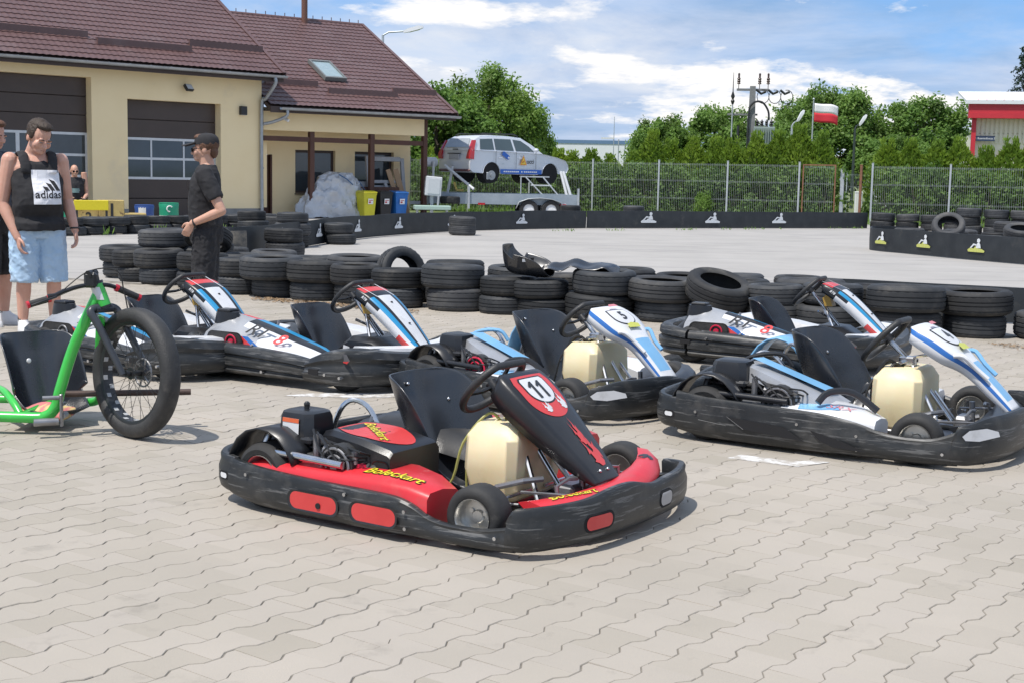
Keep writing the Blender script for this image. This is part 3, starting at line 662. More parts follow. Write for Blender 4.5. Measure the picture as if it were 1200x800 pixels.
def bin_(label, t, s, colour, lidc, rzo=0):
    o = thing('wheelie_bin', label, 'bin', wing_pos(t, s), rz2+rzo, 'wheelie bins under the porch')
    mc = mat('bin '+label[:6], colour, tuple(q*.85 for q in colour), .45, scale=4); b = MB()
    b.loft([[(-w, -d, z), (w, -d, z), (w, d, z), (-w, d, z)] for w, d, z in ((.17, .18, .05), (.215, .23, .70), (.225, .24, .705), (.225, .24, .75))]); o2 = b.build('bin_body', mc, o, smooth=30)
    b = MB(); b.box((-.235, -.26, .752), (.235, .25, .78), .01); b.loft([[(-.22, -.24, .78), (.22, -.24, .78), (.22, .23, .78), (-.22, .23, .78)], [(-.17, -.18, .815), (.17, -.18, .815), (.17, .2, .82), (-.17, .2, .82)]]); b.cyl((-.2, .26, .77), (.2, .26, .77), .025, 8); b.build('lid', mat('lid '+label[:6], lidc, tuple(q*.85 for q in lidc), .4, scale=4), o, smooth=30)
    for s_ in (-1, 1):
        b = MB(); b.cyl((s_*.17, .2, .09), (s_*.21, .2, .09), .09, 14); b.build('wheel', m_blackpl, o)
    b = MB(); b.box((-.09, -.232, .44), (.08, -.226, .60)); lb = b.build('sticker', m_wht, o, (0, .005, 0), (R(4), 0, 0), smooth=0)
    b = MB(); b.box((-.07, -.2335, .47), (.0, -.2322, .52)); b.box((-.07, -.2335, .54), (.06, -.2322, .56)); b.build('sticker_print', plain('red print', (.5, .06, .06)), o, (0, .005, 0), (R(4), 0, 0), smooth=0)
bin_('yellow wheelie bin under the porch left of the black one', 3.30, -.30, (.62, .58, .03), (.62, .56, .03))
bin_('black wheelie bin between the yellow and the blue bin', 3.90, -.25, (.02, .021, .024), (.022, .023, .026))
bin_('blue wheelie bin right of the black one under the porch', 4.42, -.30, (.02, .15, .48), (.03, .17, .5))
m_gp = mat('grey plastic panel', (.36, .37, .39), (.30, .31, .33), .5, scale=2)
o = thing('stored_panels', 'dark grey frame panels leaning stacked against the porch wall behind the bins', 'panels', wing_pos(4.15, .58), rz2)
b = MB(); b.box((-.98, -.06, .0), (-.2, .0, 1.08), .01); b.build('panel', m_gp, o, rot=(R(-8), 0, 0), smooth=0)
b = MB()
for a_, c_ in (((-.28, -.16, .0), (-.14, -.08, 1.86)), ((.98, -.16, 0), (1.1, -.08, 1.80)), ((-.14, -.155, 1.70), (.98, -.085, 1.84)), ((-.14, -.155, 1.02), (.98, -.085, 1.12)), ((-.14, -.155, .62), (.98, -.085, .72))): b.box(a_, c_, .01)
b.build('frame', m_gp, o, rot=(R(-7), 0, 0), smooth=0)
b = MB(); b.box((-.14, -.10, .72), (.98, -.09, .96)); b.build('panel', m_gp, o, rot=(R(-7), 0, 0), smooth=0)
o = thing('bench_board', 'reddish brown wooden board standing on edge behind the wheelie bins', 'board', wing_pos(4.0, .30), rz2)
b = MB(); b.box((-.85, -.03, .70), (.85, .03, .92), .008); b.build('board', m_wood, o, smooth=0)
b = MB(); b.box((-.8, -.025, 0), (-.7, .025, .70)); b.box((.7, -.025, 0), (.8, .025, .70)); b.build('support', m_wood, o, smooth=0)
m_plank = mat('raw planks', (.42, .28, .17), (.30, .19, .11), .8, scale=2.5, anis=(1, 1, .1), bump=.15, bscale=20)
o = thing('leaning_planks', 'raw wooden planks leaning at the right corner of the porch', 'planks', wing_pos(5.1, .35), rz2)
for k, (x0, x1, tl, hgt) in enumerate(((.02, .22, .20, 1.5), (-.16, -.0, .26, 1.55), (-.3, -.2, .34, 1.2))):
    b = MB(); b.box((x0, -.02-.045*k, 0), (x1, .015-.045*k, hgt), .004); b.build('plank', m_plank if k != 2 else m_gp, o, rot=(R(-10), R(-12*tl/.2), 0), smooth=0)

# ---- in front of the garage doors
def gpos(t, s, z=0): return on(CM, 44.6, t, s, z)
m_olive = mat('weathered ochre sheet', (.52, .40, .15), (.40, .29, .11), .7, scale=6, dirt=((.10, .05, .03), 7, .60, .68))
m_yp = plain('yellow paint', (.72, .60, .02), .5)
def facing(o, y): pass
o = thing('podium', 'weathered yellow winners podium with a black 1 and 2 by the garage doors', 'podium', (-9.50, 32.6, 0), R(20))
b = MB(); b.box((-.28, -.25, 0), (.30, .25, .60), .01); b.build('centre_block', m_olive, o, smooth=0)
b = MB(); b.box((-.82, -.25, 0), (-.283, .25, .38), .01); b.build('side_block', m_olive, o, smooth=0)
b = MB(); b.box((.303, -.25, 0), (.8, .25, .30), .01); b.build('side_block', m_olive, o, smooth=0)
letter('numeral', '1', .42, m_blackpl, o, (.02, -.252, .36), (1, 0, 0), (0, 0, 1), bold=.02)
letter('numeral', '2', .30, m_blackpl, o, (-.50, -.252, .20), (1, 0, 0), (0, 0, 1), bold=.02)
o = thing('yellow_board', 'bright yellow board lying across the front of the podium', 'board', (-9.78, 32.1, 0), R(20))
b = MB(); b.box((-.40, -.03, .37), (.37, .02, .60), .01); b.build('board', m_yp, o, smooth=0)
for x in (-.36, .30): b = MB(); b.box((x, -.02, 0), (x+.05, .015, .37)); b.build('leg', m_blackpl, o, smooth=0)
def drum(label, x, y, h, r, bands, box=False):
    o = thing('oil_drum', label, 'drum', (x, y, 0), R(30), 'drums by the garage doors'); z = 0
    b = MB(); rb = [(0, 0)]
    prof = [(0, 0), (r, 0)]; mis = [0]
    z = 0
    for hh, mi in bands:
        prof += [(r, z+.006), (r, z+hh*.5), (r+.012, z+hh-.02), (r, z+hh)]; mis += [mi]*4; z += hh
    prof += [(r+.012, z+.005), (r-.01, z+.015), (0, z-.005)]; mis += [bands[-1][1]]*3
    b.lathe(prof, 24, mis=mis); b.build('drum_body', DRM, o)
    return o
DRM = [plain('drum green', (.02, .30, .17), .4), plain('drum white', (.72, .72, .70), .45), plain('drum red', (.55, .06, .06), .45), plain('drum blue', (.03, .08, .28), .45), plain('drum yellow', (.65, .55, .05), .45)]
o = drum('green drum with red and white base standing by the right garage door', -8.62, 34.6, .50, .235, [(.10, 1), (.06, 2), (.04, 1), (.30, 0)])
b = MB(); b.tube([(cos(a)*.07-.05, -.243, .37+.07*sin(a)) for a in [.6+q*.42 for q in range(11)]], .018, 6); b.build('emblem', DRM[1], o)
o = drum('blue drum with a white label beside the podium', -9.02, 33.8, .48, .225, [(.07, 4), (.13, 3), (.02, 1), (.24, 3)])
b = MB(); b.grid(lambda u, v: (.232*sin(-.9+.8*u), -.232*cos(-.9+.8*u), .27+.16*v), 6, 1); b.build('label', DRM[1], o)
drum('green drum behind the arm of the man in the vest', -10.5, 32.6, .50, .27, [(.11, 1), (.36, 0)])
o = thing('dark_crate', 'dark plastic crate standing left of the podium', 'crate', (-10.12, 32.6, 0), R(22)); b = MB(); b.box((-.17, -.2, 0), (.17, .2, .44), .02); b.build('crate_body', plain('dark grey plastic', (.06, .065, .07)), o, smooth=0); b = MB(); b.box((-.19, -.22, .40), (.19, .22, .45), .01); b.build('rim', plain('dark grey plastic', (.06, .065, .07)), o, smooth=0)
# ================================================================== VEGETATION
def leafmat(name, c1, c2, c3):
    m = bpy.data.materials.new(name); m.use_nodes = True; t = m.node_tree; bs = t.nodes['Principled BSDF']; L = t.links.new
    at = t.nodes.new('ShaderNodeVertexColor'); at.layer_name = 'tone'
    g = t.nodes.new('ShaderNodeNewGeometry'); nz = t.nodes.new('ShaderNodeTexNoise'); nz.inputs['Scale'].default_value = .9; L(g.outputs['Position'], nz.inputs[0])
    r = t.nodes.new('ShaderNodeValToRGB'); e = r.color_ramp.elements; e.new(.5)
    for q, (p, c) in zip(e, ((.3, c1), (.5, c2), (.7, c3))): q.position = p; q.color = (*c, 1)
    L(nz.outputs[0], r.inputs[0]); mx = t.nodes.new('ShaderNodeMix'); mx.data_type = 'RGBA'; mx.blend_type = 'MULTIPLY'; mx.inputs[0].default_value = 1; L(r.outputs[0], mx.inputs[6]); L(at.outputs[0], mx.inputs[7])
    L(mx.outputs[2], bs.inputs['Base Color']); bs.inputs['Roughness'].default_value = .5; bs.inputs['Specular IOR Level'].default_value = .35
    tr_ = t.nodes.new('ShaderNodeBsdfTranslucent'); L(mx.outputs[2], tr_.inputs[0]); ms = t.nodes.new('ShaderNodeMixShader'); ms.inputs[0].default_value = .5
    L(bs.outputs[0], ms.inputs[1]); L(tr_.outputs[0], ms.inputs[2]); L(ms.outputs[0], t.nodes['Material Output'].inputs[0]); return m
m_leaf = leafmat('broad leaves', (.14, .25, .055), (.195, .33, .07), (.26, .40, .10))
m_leaf2 = leafmat('dark broad leaves', (.125, .235, .055), (.175, .305, .065), (.235, .37, .09))
m_leaf3 = leafmat('fresh green leaves', (.17, .29, .06), (.23, .37, .08), (.30, .44, .11))
m_thuja = leafmat('thuja sprays', (.15, .26, .035), (.21, .33, .04), (.29, .41, .055))
m_hedge = leafmat('hedge leaves', (.095, .18, .042), (.14, .25, .055), (.20, .32, .08))
m_spruce = leafmat('spruce needles', (.02, .05, .03), (.03, .065, .035), (.045, .085, .045))
m_bark = mat('bark', (.12, .095, .075), (.07, .055, .045), .9, scale=6, bump=.5, bscale=20)
class Leaves:
    def __init__(s): s.v = []; s.f = []; s.c = []
    def leaf(s, p, d, n, l, w, tone):
        d = d.normalized(); q = d.cross(n)
        if q.length < 1e-4: q = d.orthogonal()
        q.normalize(); n2 = q.cross(d); o = len(s.v); a = p; m = p+d*l*.5
        s.v += [tuple(a), tuple(m+q*w*.5+n2*w*.12), tuple(p+d*l), tuple(m-q*w*.5+n2*w*.12)]; s.f += [(o, o+1, o+2, o+3)]; s.c.append(tone)
    def mesh(s, name, m):
        me = bpy.data.meshes.new(name); me.from_pydata(s.v, [], s.f); me.materials.append(m)
        a = me.color_attributes.new('tone', 'BYTE_COLOR', 'CORNER'); vals = []
        for t in s.c: vals += [t, t, t*.92, 1]*4
        a.data.foreach_set('color', vals); return me
def rv(rg): 
    while True:
        p = V((rg.uniform(-1, 1), rg.uniform(-1, 1), rg.uniform(-1, 1)))
        if .02 < p.length < 1: return p.normalized()
def tree_mesh(seed, rx, rz, zc, nclump, per, leaf, trunk_r, low=-.9):
    """crown of leaf clumps round real limbs; returns (crown mesh, trunk mesh)"""
    rg = random.Random(seed); lv = Leaves(); tb = MB()
    cl = []
    for _ in range(nclump):
        d = rv(rg); rr = rg.uniform(.35, 1.0)**.5
        if d.z < low: d.z = low
        bump = 1+.16*NZ.noise(tuple(d*1.7+V((seed, 0, 0))))
        p = V((d.x*rx*rr*bump, d.y*rx*rr*bump, zc+d.z*rz*rr*bump)); cl.append((p, rg.uniform(.22, .40)*rx**.5*.9, rg.choice((.55, .75, .9, 1.0, 1.1, 1.25))))
    for p, r, tone in cl:
        out_ = (p-V((0, 0, zc))).normalized()
        for _ in range(per):
            d = rv(rg); q = p+d*r*rg.uniform(.25, 1.08)*1.25
            n = (d+V((0, 0, .7))+rv(rg)*.6).normalized(); dd = rv(rg)+V((0, 0, -.3))
            lv.leaf(q, dd, n, leaf*rg.uniform(.7, 1.3), leaf*rg.uniform(.5, .9), min(1.25, tone*rg.uniform(.8, 1.2)))
    top = zc+rz*.5
    tb.tube([(0, 0, -.05), (.05*rx, .02, zc*.35), (-.03*rx, .05, zc*.8), (.04*rx, 0, top)], [trunk_r*1.25, trunk_r, trunk_r*.7, trunk_r*.15], 8, smooth=3)
    for p, r, t in rg.sample(cl, min(len(cl), 16)):
        z0 = max(zc*.35, min(p.z-.25*rx, top*.8)); a = V((0, 0, z0)); m_ = a.lerp(p, .5)+V((0, 0, -.08*rx))
        tb.tube([a, m_, p], [trunk_r*.45, trunk_r*.28, trunk_r*.06], 5, smooth=3)
    return lv.mesh('crown', m_leaf), tb.mesh('trunk', m_bark)
def tree(label, me, loc, rz_=0, sc=1, mt=None):
    o = thing('broadleaf_tree', label, 'tree', loc, rz_, 'broadleaf trees beyond the fence'); o.scale = (sc,)*3 if not hasattr(sc, '__len__') else sc
    link('trunk', me[1], o); c = link('crown', me[0], o)
    if mt: c.data = me[0].copy(); c.data.materials[0] = mt
    return o
tA = tree_mesh(1, 2.6, 2.7, 3.4, 150, 190, .17, .16); tB = tree_mesh(2, 3.9, 3.3, 4.0, 190, 170, .25, .22); tC = tree_mesh(5, 2.5, 2.1, 3.0, 120, 170, .2, .15); tD = tree_mesh(8, 3.0, 3.0, 3.7, 150, 170, .22, .18)
tree('tall light green tree rising behind the silver car on the trailer', tA, (-1.25, 60, 0), .4, (.92, .92, .92), m_leaf3)
tree('dark green tree close behind the right gable of the porch wing', tC, (-3.3, 58, 0), 2.2, (1.0, 1, .95), m_leaf2)
tree('small bushy tree right behind the roof of the silver car', tC, (.45, 63, 0), 1, (.55, .55, .80))
tree('round tree standing alone left of the transformer pole', tC, (9.5, 90, 0), 3.2, (.92, .92, 1.02))
tree('mid green tree directly left of the transformer pole', tD, (13.6, 92, 0), .5, (.86, .86, .92))
tree('largest spreading tree behind the flag', tB, (20.6, 92, 0), 1.5, (.95, .95, 1.0))
tree('broad tree between the flag and the red and white hall', tD, (27.0, 92, 0), 2.5, (1.12, 1.1, 1.04), m_leaf2)
tree('low tree filling the gap behind the street lamp by the gate', tC, (23.6, 88, 0), 4.5, (1.1, 1.1, .84), m_leaf2)
tree('low tree between the transformer pole and the flag', tC, (16.4, 86, 0), 5.2, (1.0, 1.0, .95), m_leaf2)
tree('low tree behind the left side of the red and white hall', tC, (30.4, 90, 0), 1.2, (.85, .8, .95))
# conifer at the right picture edge
rg = random.Random(4); lv = Leaves(); tb = MB(); tb.tube([(0, 0, 0), (0, 0, 9.5)], [.16, .02], 7)
for k in range(60):
    z = 1+8.2*k/60; a = k*2.4; L_ = (9.6-z)*.27*rg.uniform(.75, 1.1)+.12
    e = V((cos(a)*L_, sin(a)*L_, z-.25*L_)); tb.tube([(0, 0, z), tuple(e)], [.03, .008], 4)
    for q in range(70):
        t = rg.uniform(.1, 1.05); p = V((0, 0, z)).lerp(e, t)+rv(rg)*.12; lv.leaf(p, (e-V((0, 0, z)))*.4+rv(rg)*.8+V((0, 0, -.4)), rv(rg), .2, .07, rg.uniform(.7, 1.2))
o = thing('spruce_tree', 'dark spruce standing behind the red and white hall at the right edge', 'tree', (28.9, 80, 0)); link('trunk', tb.mesh('trunk', m_bark), o); link('crown', lv.mesh('crown', m_spruce), o)
# thuja row and hedge behind the fence
def thuja_mesh(seed, h, r):
    rg = random.Random(seed); lv = Leaves(); tb = MB(); tb.tube([(0, 0, 0), (0, 0, h*.8)], [.04, .01], 6)
    for _ in range(2700):
        z = h*rg.random()**.85; k = z/h; rad = r*(1-.12*k if k < .72 else max(.05, (1-k)/.28)**.6*.91); a = rg.uniform(0, 6.28)
        rad *= 1+.28*NZ.noise((cos(a)*1.5, sin(a)*1.5, z*1.6+seed)); rr = rad*rg.uniform(.55, 1.06)
        p = V((cos(a)*rr, sin(a)*rr, z)); lv.leaf(p, V((cos(a)*.5, sin(a)*.5, .9))+rv(rg)*.6, V((cos(a), sin(a), .5))+rv(rg)*.55, rg.uniform(.09, .20), rg.uniform(.05, .10), rg.uniform(.62, 1.2))
    for _ in range(7):
        a = rg.uniform(0, 6.28); p = V((cos(a)*r*.25, sin(a)*r*.25, h*.9))
        for q in range(40): lv.leaf(p+V((0, 0, q*.012))+rv(rg)*.07, V((rg.uniform(-.4, .4), rg.uniform(-.4, .4), 1)), rv(rg), .14, .05, rg.uniform(.8, 1.25))
    return lv.mesh('foliage', m_thuja), tb.mesh('stem', m_bark)
TH = [thuja_mesh(k, 2.42+.12*(k % 3), .60) for k in range(5)]
def bush_mesh(seed, h, r):
    rg = random.Random(seed); lv = Leaves(); tb = MB()
    for k in range(5): a = k*1.3; tb.tube([(0, 0, 0), (cos(a)*r*.5, sin(a)*r*.5, h*.8)], [.02, .005], 4)
    cl = [(V((rg.uniform(-r, r), rg.uniform(-r*.6, r*.6), rg.uniform(.1, h))), rg.uniform(.15, .34), rg.uniform(.7, 1.2)) for _ in range(34)]
    for p, q, t in cl:
        for _ in range(60):
            d = rv(rg); lv.leaf(p+d*q*rg.uniform(.5, 1.1), rv(rg)+V((0, 0, -.3)), d+V((0, 0, .5)), rg.uniform(.08, .16), rg.uniform(.06, .11), min(1.3, t*rg.uniform(.8, 1.2)))
    return lv.mesh('foliage', m_hedge), tb.mesh('stem', m_bark)
BU = [bush_mesh(20+k, 1.75, .7) for k in range(4)]
F0 = V((2.7, 48.5, 0)); FD = V((11.0, -4.8, 0)).normalized(); FN = V((-FD.y, FD.x, 0))
def fpos(s, o=0, z=0): p = F0+FD*s+FN*o; return V((p.x, p.y, z))
hr = random.Random(9); kk = 0
tlist = []
s = -7.2
while s < 17.5:
    if not (7.75 < s < 9.65): tlist.append(s)
    s += .74
for n, s in enumerate(tlist):
    side = 'left of the gate gap' if s < 8 else 'right of the gate gap'
    idx = n if s < 8 else n-sum(1 for q in tlist if q < 8)
    tot = [q for q in tlist if (q < 8) == (s < 8)]
    o = thing('thuja', f'{ORD[idx] if idx < 20 else "twenty-"+ORD[idx-20]} lime green thuja from the left in the hedge {side}', 'thuja', fpos(s+hr.uniform(-.1, .1), 1.5+hr.uniform(-.15, .15)), hr.uniform(0, 6.28), 'thujas of the hedge behind the fence')
    zs = 1.0+hr.uniform(-.06, .07)
    if 6.2 < s < 7.75: zs *= 1.12; 
    if s < 1.5: zs *= .82 + .03*hr.random()
    if 9 < s: zs *= .98
    o.scale = (1.05, 1.05, zs); me = TH[(n*3) % 5]; link('foliage', me[0], o); link('stem', me[1], o)
s = -7.4; n = 0; nb = 0; bl = []
while s < 17.6:
    if not (7.9 < s < 9.5): bl.append(s)
    s += 1.02
for n, s in enumerate(bl):
    side = 'left of the gate gap' if s < 8 else 'right of the gate gap'; idx = n if s < 8 else n-sum(1 for q in bl if q < 8)
    o = thing('hedge_bush', f'{ORD[idx]} dark leafy bush from the left behind the fence {side}', 'bush', fpos(s, .62+hr.uniform(-.1, .1)), math.atan2(FD.y, FD.x)+hr.choice((0, pi)), 'leafy bushes behind the fence')
    o.scale = (1, .62, hr.uniform(.95, 1.08)); me = BU[n % 4]; link('foliage', me[0], o); link('stem', me[1], o)
o = thing('weed_shrub', 'light green young shrub growing up the fence in front of the hedge', 'shrub', fpos(4.05, -.25), 1); o.scale = (.4, .4, .5); c = link('foliage', BU[1][0].copy(), o); c.data.materials[0] = m_leaf; link('stem', BU[1][1], o)
# grass tufts and weeds along the foot of barrier and fence
lv = Leaves(); rg = random.Random(6)
for _ in range(2600):
    s = rg.uniform(-6, 17); o_ = rg.uniform(-1.6, .6); p = fpos(s, o_); lv.leaf(p, V((rg.uniform(-.6, .6), rg.uniform(-.6, .6), 1)), rv(rg), rg.uniform(.12, .4), .025, rg.uniform(.7, 1.25))
for _ in range(420):
    t = rg.random(); p = V((-1.2, 32.9, 0)).lerp(V((10.2, 40.8, 0)), t); w = V((.5, -.86, 0))
    if NZ.noise((t*17, 0, 2)) < .05: continue
    p = p+w*rg.uniform(.06, .22); lv.leaf(p, V((rg.uniform(-.8, .8), rg.uniform(-.8, .8), 1)), rv(rg), rg.uniform(.04, .12), .02, rg.uniform(.9, 1.3))
for _ in range(160):
    k = rg.random(); p = V((-10.2, 25.75, 0)).lerp(V((-6.3, 31.3, 0)), k)
    if NZ.noise((k*15, 0, 7)) < .1: continue
    p = p+V((.82, -.57, 0))*rg.uniform(.28, .38); lv.leaf(p, V((rg.uniform(-.6, .6), rg.uniform(-.6, .6), 1)), rv(rg), rg.uniform(.1, .26), .035, rg.uniform(.9, 1.3))
tag(link('weeds', lv.mesh('weeds', m_leaf)), 'green weeds and grass tufts along fence, barrier and tyre rows', 'weeds', kind='stuff')

# ================================================================== FENCE
m_galv = mat('galvanised steel', (.52, .55, .57), (.42, .45, .47), .45, metal=.5, scale=6)
m_rust = mat('rusty steel', (.24, .11, .06), (.16, .08, .05), .8, scale=9)
fa = math.atan2(FD.y, FD.x)
def wire_panel(L_, h, zs=.08):
    b = MB(); r = .0021; n = int(L_/.0625)
    for k in range(n+1):
        x = L_*k/n; b.box((x-r, -r, zs), (x+r, r, zs+h))
    for z in (zs+.02, zs+.05, zs+h*.33, zs+h*.33+.03, zs+h*.66, zs+h*.66+.03, zs+h-.06, zs+h-.03): b.box((0, -r*2.6, z-r), (L_, -r*1.02, z+r))
    return b
def fence(label, s0, n, L_, h=1.9, skip=()):
    p = fpos(s0); o = thing('mesh_fence', label, 'fence', p, fa); me = wire_panel(L_-.06, h-.1).mesh('wire_panel', m_galv, 0)
    pb = MB(); pb.box((-.03, -.03, 0), (.03, .03, h+.06), .004); pb.box((-.034, -.034, h+.06), (.034, .034, h+.075)); pm = pb.mesh('fence_post', m_galv, 0)
    for k in range(n+1):
        link('fence_post', pm, o, (k*L_, 0, 0))
        if k < n: link('wire_panel', me, o, (k*L_+.03, 0, 0))
    return o
fence('galvanised wire mesh fence with steel posts in front of the left hedge', -7.2, 6, 2.4)
fence('galvanised wire mesh fence with steel posts in front of the right hedge', 9.55, 4, 2.4)
g = thing('gate_leaf', 'narrow rust brown framed mesh gate leaf at the end of the left fence', 'gate', fpos(7.25, 0), fa)
b = MB(); b.box((.06, -.02, .05), (.10, .02, 1.9)); b.box((1.1, -.02, .05), (1.14, .02, 1.9)); b.box((.1, -.02, 1.86), (1.1, .02, 1.9)); b.box((.1, -.02, .05), (1.1, .02, .09)); b.build('gate_frame', m_rust, g, smooth=0)
b = wire_panel(1.0, 1.75, .1); b.build('wire_panel', m_galv, g, (.1, 0, 0), smooth=0)
gp = thing('gate_post', 'thick galvanised gate post beside the rusty gate leaf', 'post', fpos(8.55, .3), fa)
b = MB(); b.box((-.06, -.06, 0), (.06, .06, 1.75), .006); b.build('post_tube', m_galv, gp, smooth=0); b = MB(); b.box((-.065, -.065, 1.75), (.065, .065, 1.77)); b.box((-.09, -.02, .3), (-.062, .02, .36)); b.box((-.09, -.02, 1.4), (-.062, .02, 1.46)); b.build('hinge', m_galv, gp, smooth=0)
gp = thing('gate_post', 'slimmer gate post with a brown edge at the start of the right fence', 'post', fpos(9.15, .25), fa)
b = MB(); b.box((-.04, -.04, 0), (.04, .04, 1.9), .006); b.build('post_tube', m_rust, gp, smooth=0); b = MB(); b.box((-.045, -.045, 1.9), (.045, .045, 1.92)); b.build('cap', m_rust, gp, smooth=0)
o = thing('far_fence', 'low mesh fence seen through the gate gap before the trees', 'fence', (13.6, 57, 0), -.1); me = wire_panel(2.4, 1.6).mesh('wire_panel', m_galv, 0)
for k in range(2): link('wire_panel', me, o, (k*2.46, 0, 0))
for k in range(3): b = MB(); b.box((k*2.46-.05, -.03, 0), (k*2.46-.01, .03, 1.75)); b.build('fence_post', m_galv, o, smooth=0)
o = thing('switch_cabinet', 'pale grey electric cabinet on a plinth seen through the gate gap', 'cabinet', (13.35, 51.0, 0), -.2)
b = MB(); b.box((-.36, -.2, .25), (.36, .2, 1.35), .015); b.build('cabinet_body', plain('pale grey paint', (.55, .58, .6), .5), o, smooth=0); b = MB(); b.box((-.34, -.215, .28), (-.01, -.2, 1.32), .006); b.box((.01, -.215, .28), (.34, -.2, 1.32), .006); b.build('door', plain('pale grey paint', (.55, .58, .6), .5), o, smooth=0); b = MB(); b.box((-.33, -.17, 0), (.33, .17, .25)); b.build('plinth', m_plinth, o, smooth=0); b = MB(); b.box((-.4, -.24, 1.352), (.4, .24, 1.42), .02); b.build('roof', m_wht, o, smooth=0)
o = thing('marker_post', 'short white marker post on the grass in the gate gap', 'post', (12.65, 51.2, 0)); b = MB(); b.box((-.13, -.07, 0), (.13, .07, .95), .02); b.build('post_body', m_wht, o, smooth=0); b = MB(); b.box((-.14, -.08, .95), (.14, .08, 1.0), .02); b.build('cap', m_wht, o, smooth=0)

# ================================================================== CAR ON THE TILTING TRAILER
m_silver = mat('silver car paint', (.66, .69, .74), (.63, .66, .71), .28, metal=.2, scale=2, coat=.6)
m_cglass = mat('car glass', (.05, .08, .09), (.04, .065, .075), .05, spec=.9, scale=1)
m_redl = plain('red lamp glass', (.45, .02, .03), .15, coat=.5)
m_blue = plain('blue foil', (.03, .13, .50), .35)
m_tyb = plain('tyre black', (.025, .025, .027), .8)
CAR = (-.36, 45.2); car_rz = R(39)
car = thing('estate_car', 'silver estate car with blue sill stripe and missing wheels raised on a trailer', 'car', (CAR[0], CAR[1], 1.32), car_rz)
L0, WD = 4.05, 1.66
side = [(-.0, .33), (.0, .16), (.10, .10), (.62, .08)]
def arch(cx, r, z0): return [(cx+r*cos(a), z0+r*sin(a)) for a in [pi-pi*k/10 for k in range(11)]]
side = [(.02, .52), (.0, .34), (.02, .18), (.12, .10), (.50, .08)] + arch(.86, .335, .10)+[(1.3, .06), (2.7, .06)]+arch(3.28, .34, .10)+[(3.66, .10), (3.98, .14), (4.05, .26), (4.03, .40), (3.92, .53), (3.6, .62), (3.2, .69), (2.88, .735), (2.0, .755), (.6, .78), (.10, .80)]
b = MB(); ys = [(-WD/2+.06, .93), (-WD/2, 1.0), (-WD/2, 1.0), (WD/2, 1.0), (WD/2-.06, .93)]
cxm = L0/2
def sc_(f): return [((x-cxm)*(1-(1-f)*.15)+cxm, (z-.4)*(1-(1-f)*.3)+.4) for x, z in side]
XS = M(((1, 0, 0, 0), (0, 0, 1, 0), (0, 1, 0, 0), (0, 0, 0, 1)))
b.loft([[(x-cxm, y, z) for x, z in sc_(f)] for y, f in ((-WD/2+.05, .88), (-WD/2+.015, .97), (-WD/2, 1.0), (WD/2, 1.0), (WD/2-.015, .97), (WD/2-.05, .88))], True, False)
tess = earcut(side); 
for y, f, fl_ in ((-WD/2+.05, .88, 0), (WD/2-.05, .88, 1)):
    b.add([(x-cxm, y, z) for x, z in sc_(f)], tess)
body = b.build('body', m_silver, car, recalc=True, smooth=35)
# greenhouse
st = [(.06, .79, .80, .80), (.22, .79, 1.13, .80), (.42, .785, 1.235, .79), (1.1, .775, 1.27, .79), (1.8, .765, 1.265, .79), (2.2, .76, 1.23, .79), (2.55, .75, 1.04, .79), (2.95, .73, .735, .79)]
b = MB(); rings = []
for x, zb, zr_, hw in st:
    k = (zr_-zb)/.5; wr = hw-.17*k; rings.append([(x-cxm, s_*w, z) for s_, w, z in ((-1, hw, zb-.02), (-1, wr+.02, zr_-.05*k), (-1, wr-.06, zr_-.01*k), (-1, .25, zr_+.015*k), (1, .25, zr_+.015*k), (1, wr-.06, zr_-.01*k), (1, wr+.02, zr_-.05*k), (1, hw, zb-.02))])
b.loft(rings, True, True); b.build('roof', m_silver, car, recalc=True, smooth=35)
def sidept(x, z, s_):
    # y on the greenhouse flank
    for (x0, zb0, zr0, h0), (x1, zb1, zr1, h1) in zip(st, st[1:]):
        if x0 <= x <= x1:
            t = (x-x0)/(x1-x0); zb = zb0+(zb1-zb0)*t; zr_ = zr0+(zr1-zr0)*t; break
    k = (zr_-zb)/.5; wr = .79-.17*k+.02; q = min(1, max(0, (z-zb)/max(.02, zr_-.05*k-zb))); return s_*(.79+(wr-.79)*q+.006)
wins = [[(.42, .82), (.48, 1.14), (.98, 1.165), (.98, .815)], [(1.04, .815), (1.04, 1.165), (1.72, 1.165), (1.78, .80)], [(1.86, .80), (1.80, 1.16), (2.12, 1.13), (2.42, .96), (2.62, .79)]]
for s_ in (-1, 1):
    for wv in wins:
        b = MB(); pts = [(x-cxm, sidept(x, z, s_), z) for x, z in wv]; b.add(pts, [tuple(range(len(pts))) if s_ < 0 else tuple(range(len(pts)))[::-1]]); w_ = b.build('side_window', m_cglass, car, smooth=0)
b = MB(); b.add([(.13-cxm, -.60, .86), (.13-cxm, .60, .86), (.28-cxm, .53, 1.14), (.28-cxm, -.53, 1.14)], [(0, 3, 2, 1)], X=T(-.06, 0, .02)); b.build('rear_window', mat('rear glass painted reflection', (.40, .43, .46), (.34, .37, .40), .12, spec=.8), car, smooth=0)  # pale base colour stands in for the reflection on the rear glass
b = MB(); b.add([(2.93-cxm, -.62, .79), (2.93-cxm, .62, .79), (2.36-cxm, .52, 1.16), (2.36-cxm, -.52, 1.16)], [(0, 1, 2, 3)], X=T(.035, 0, .01)); b.build('windscreen', m_cglass, car, smooth=0)
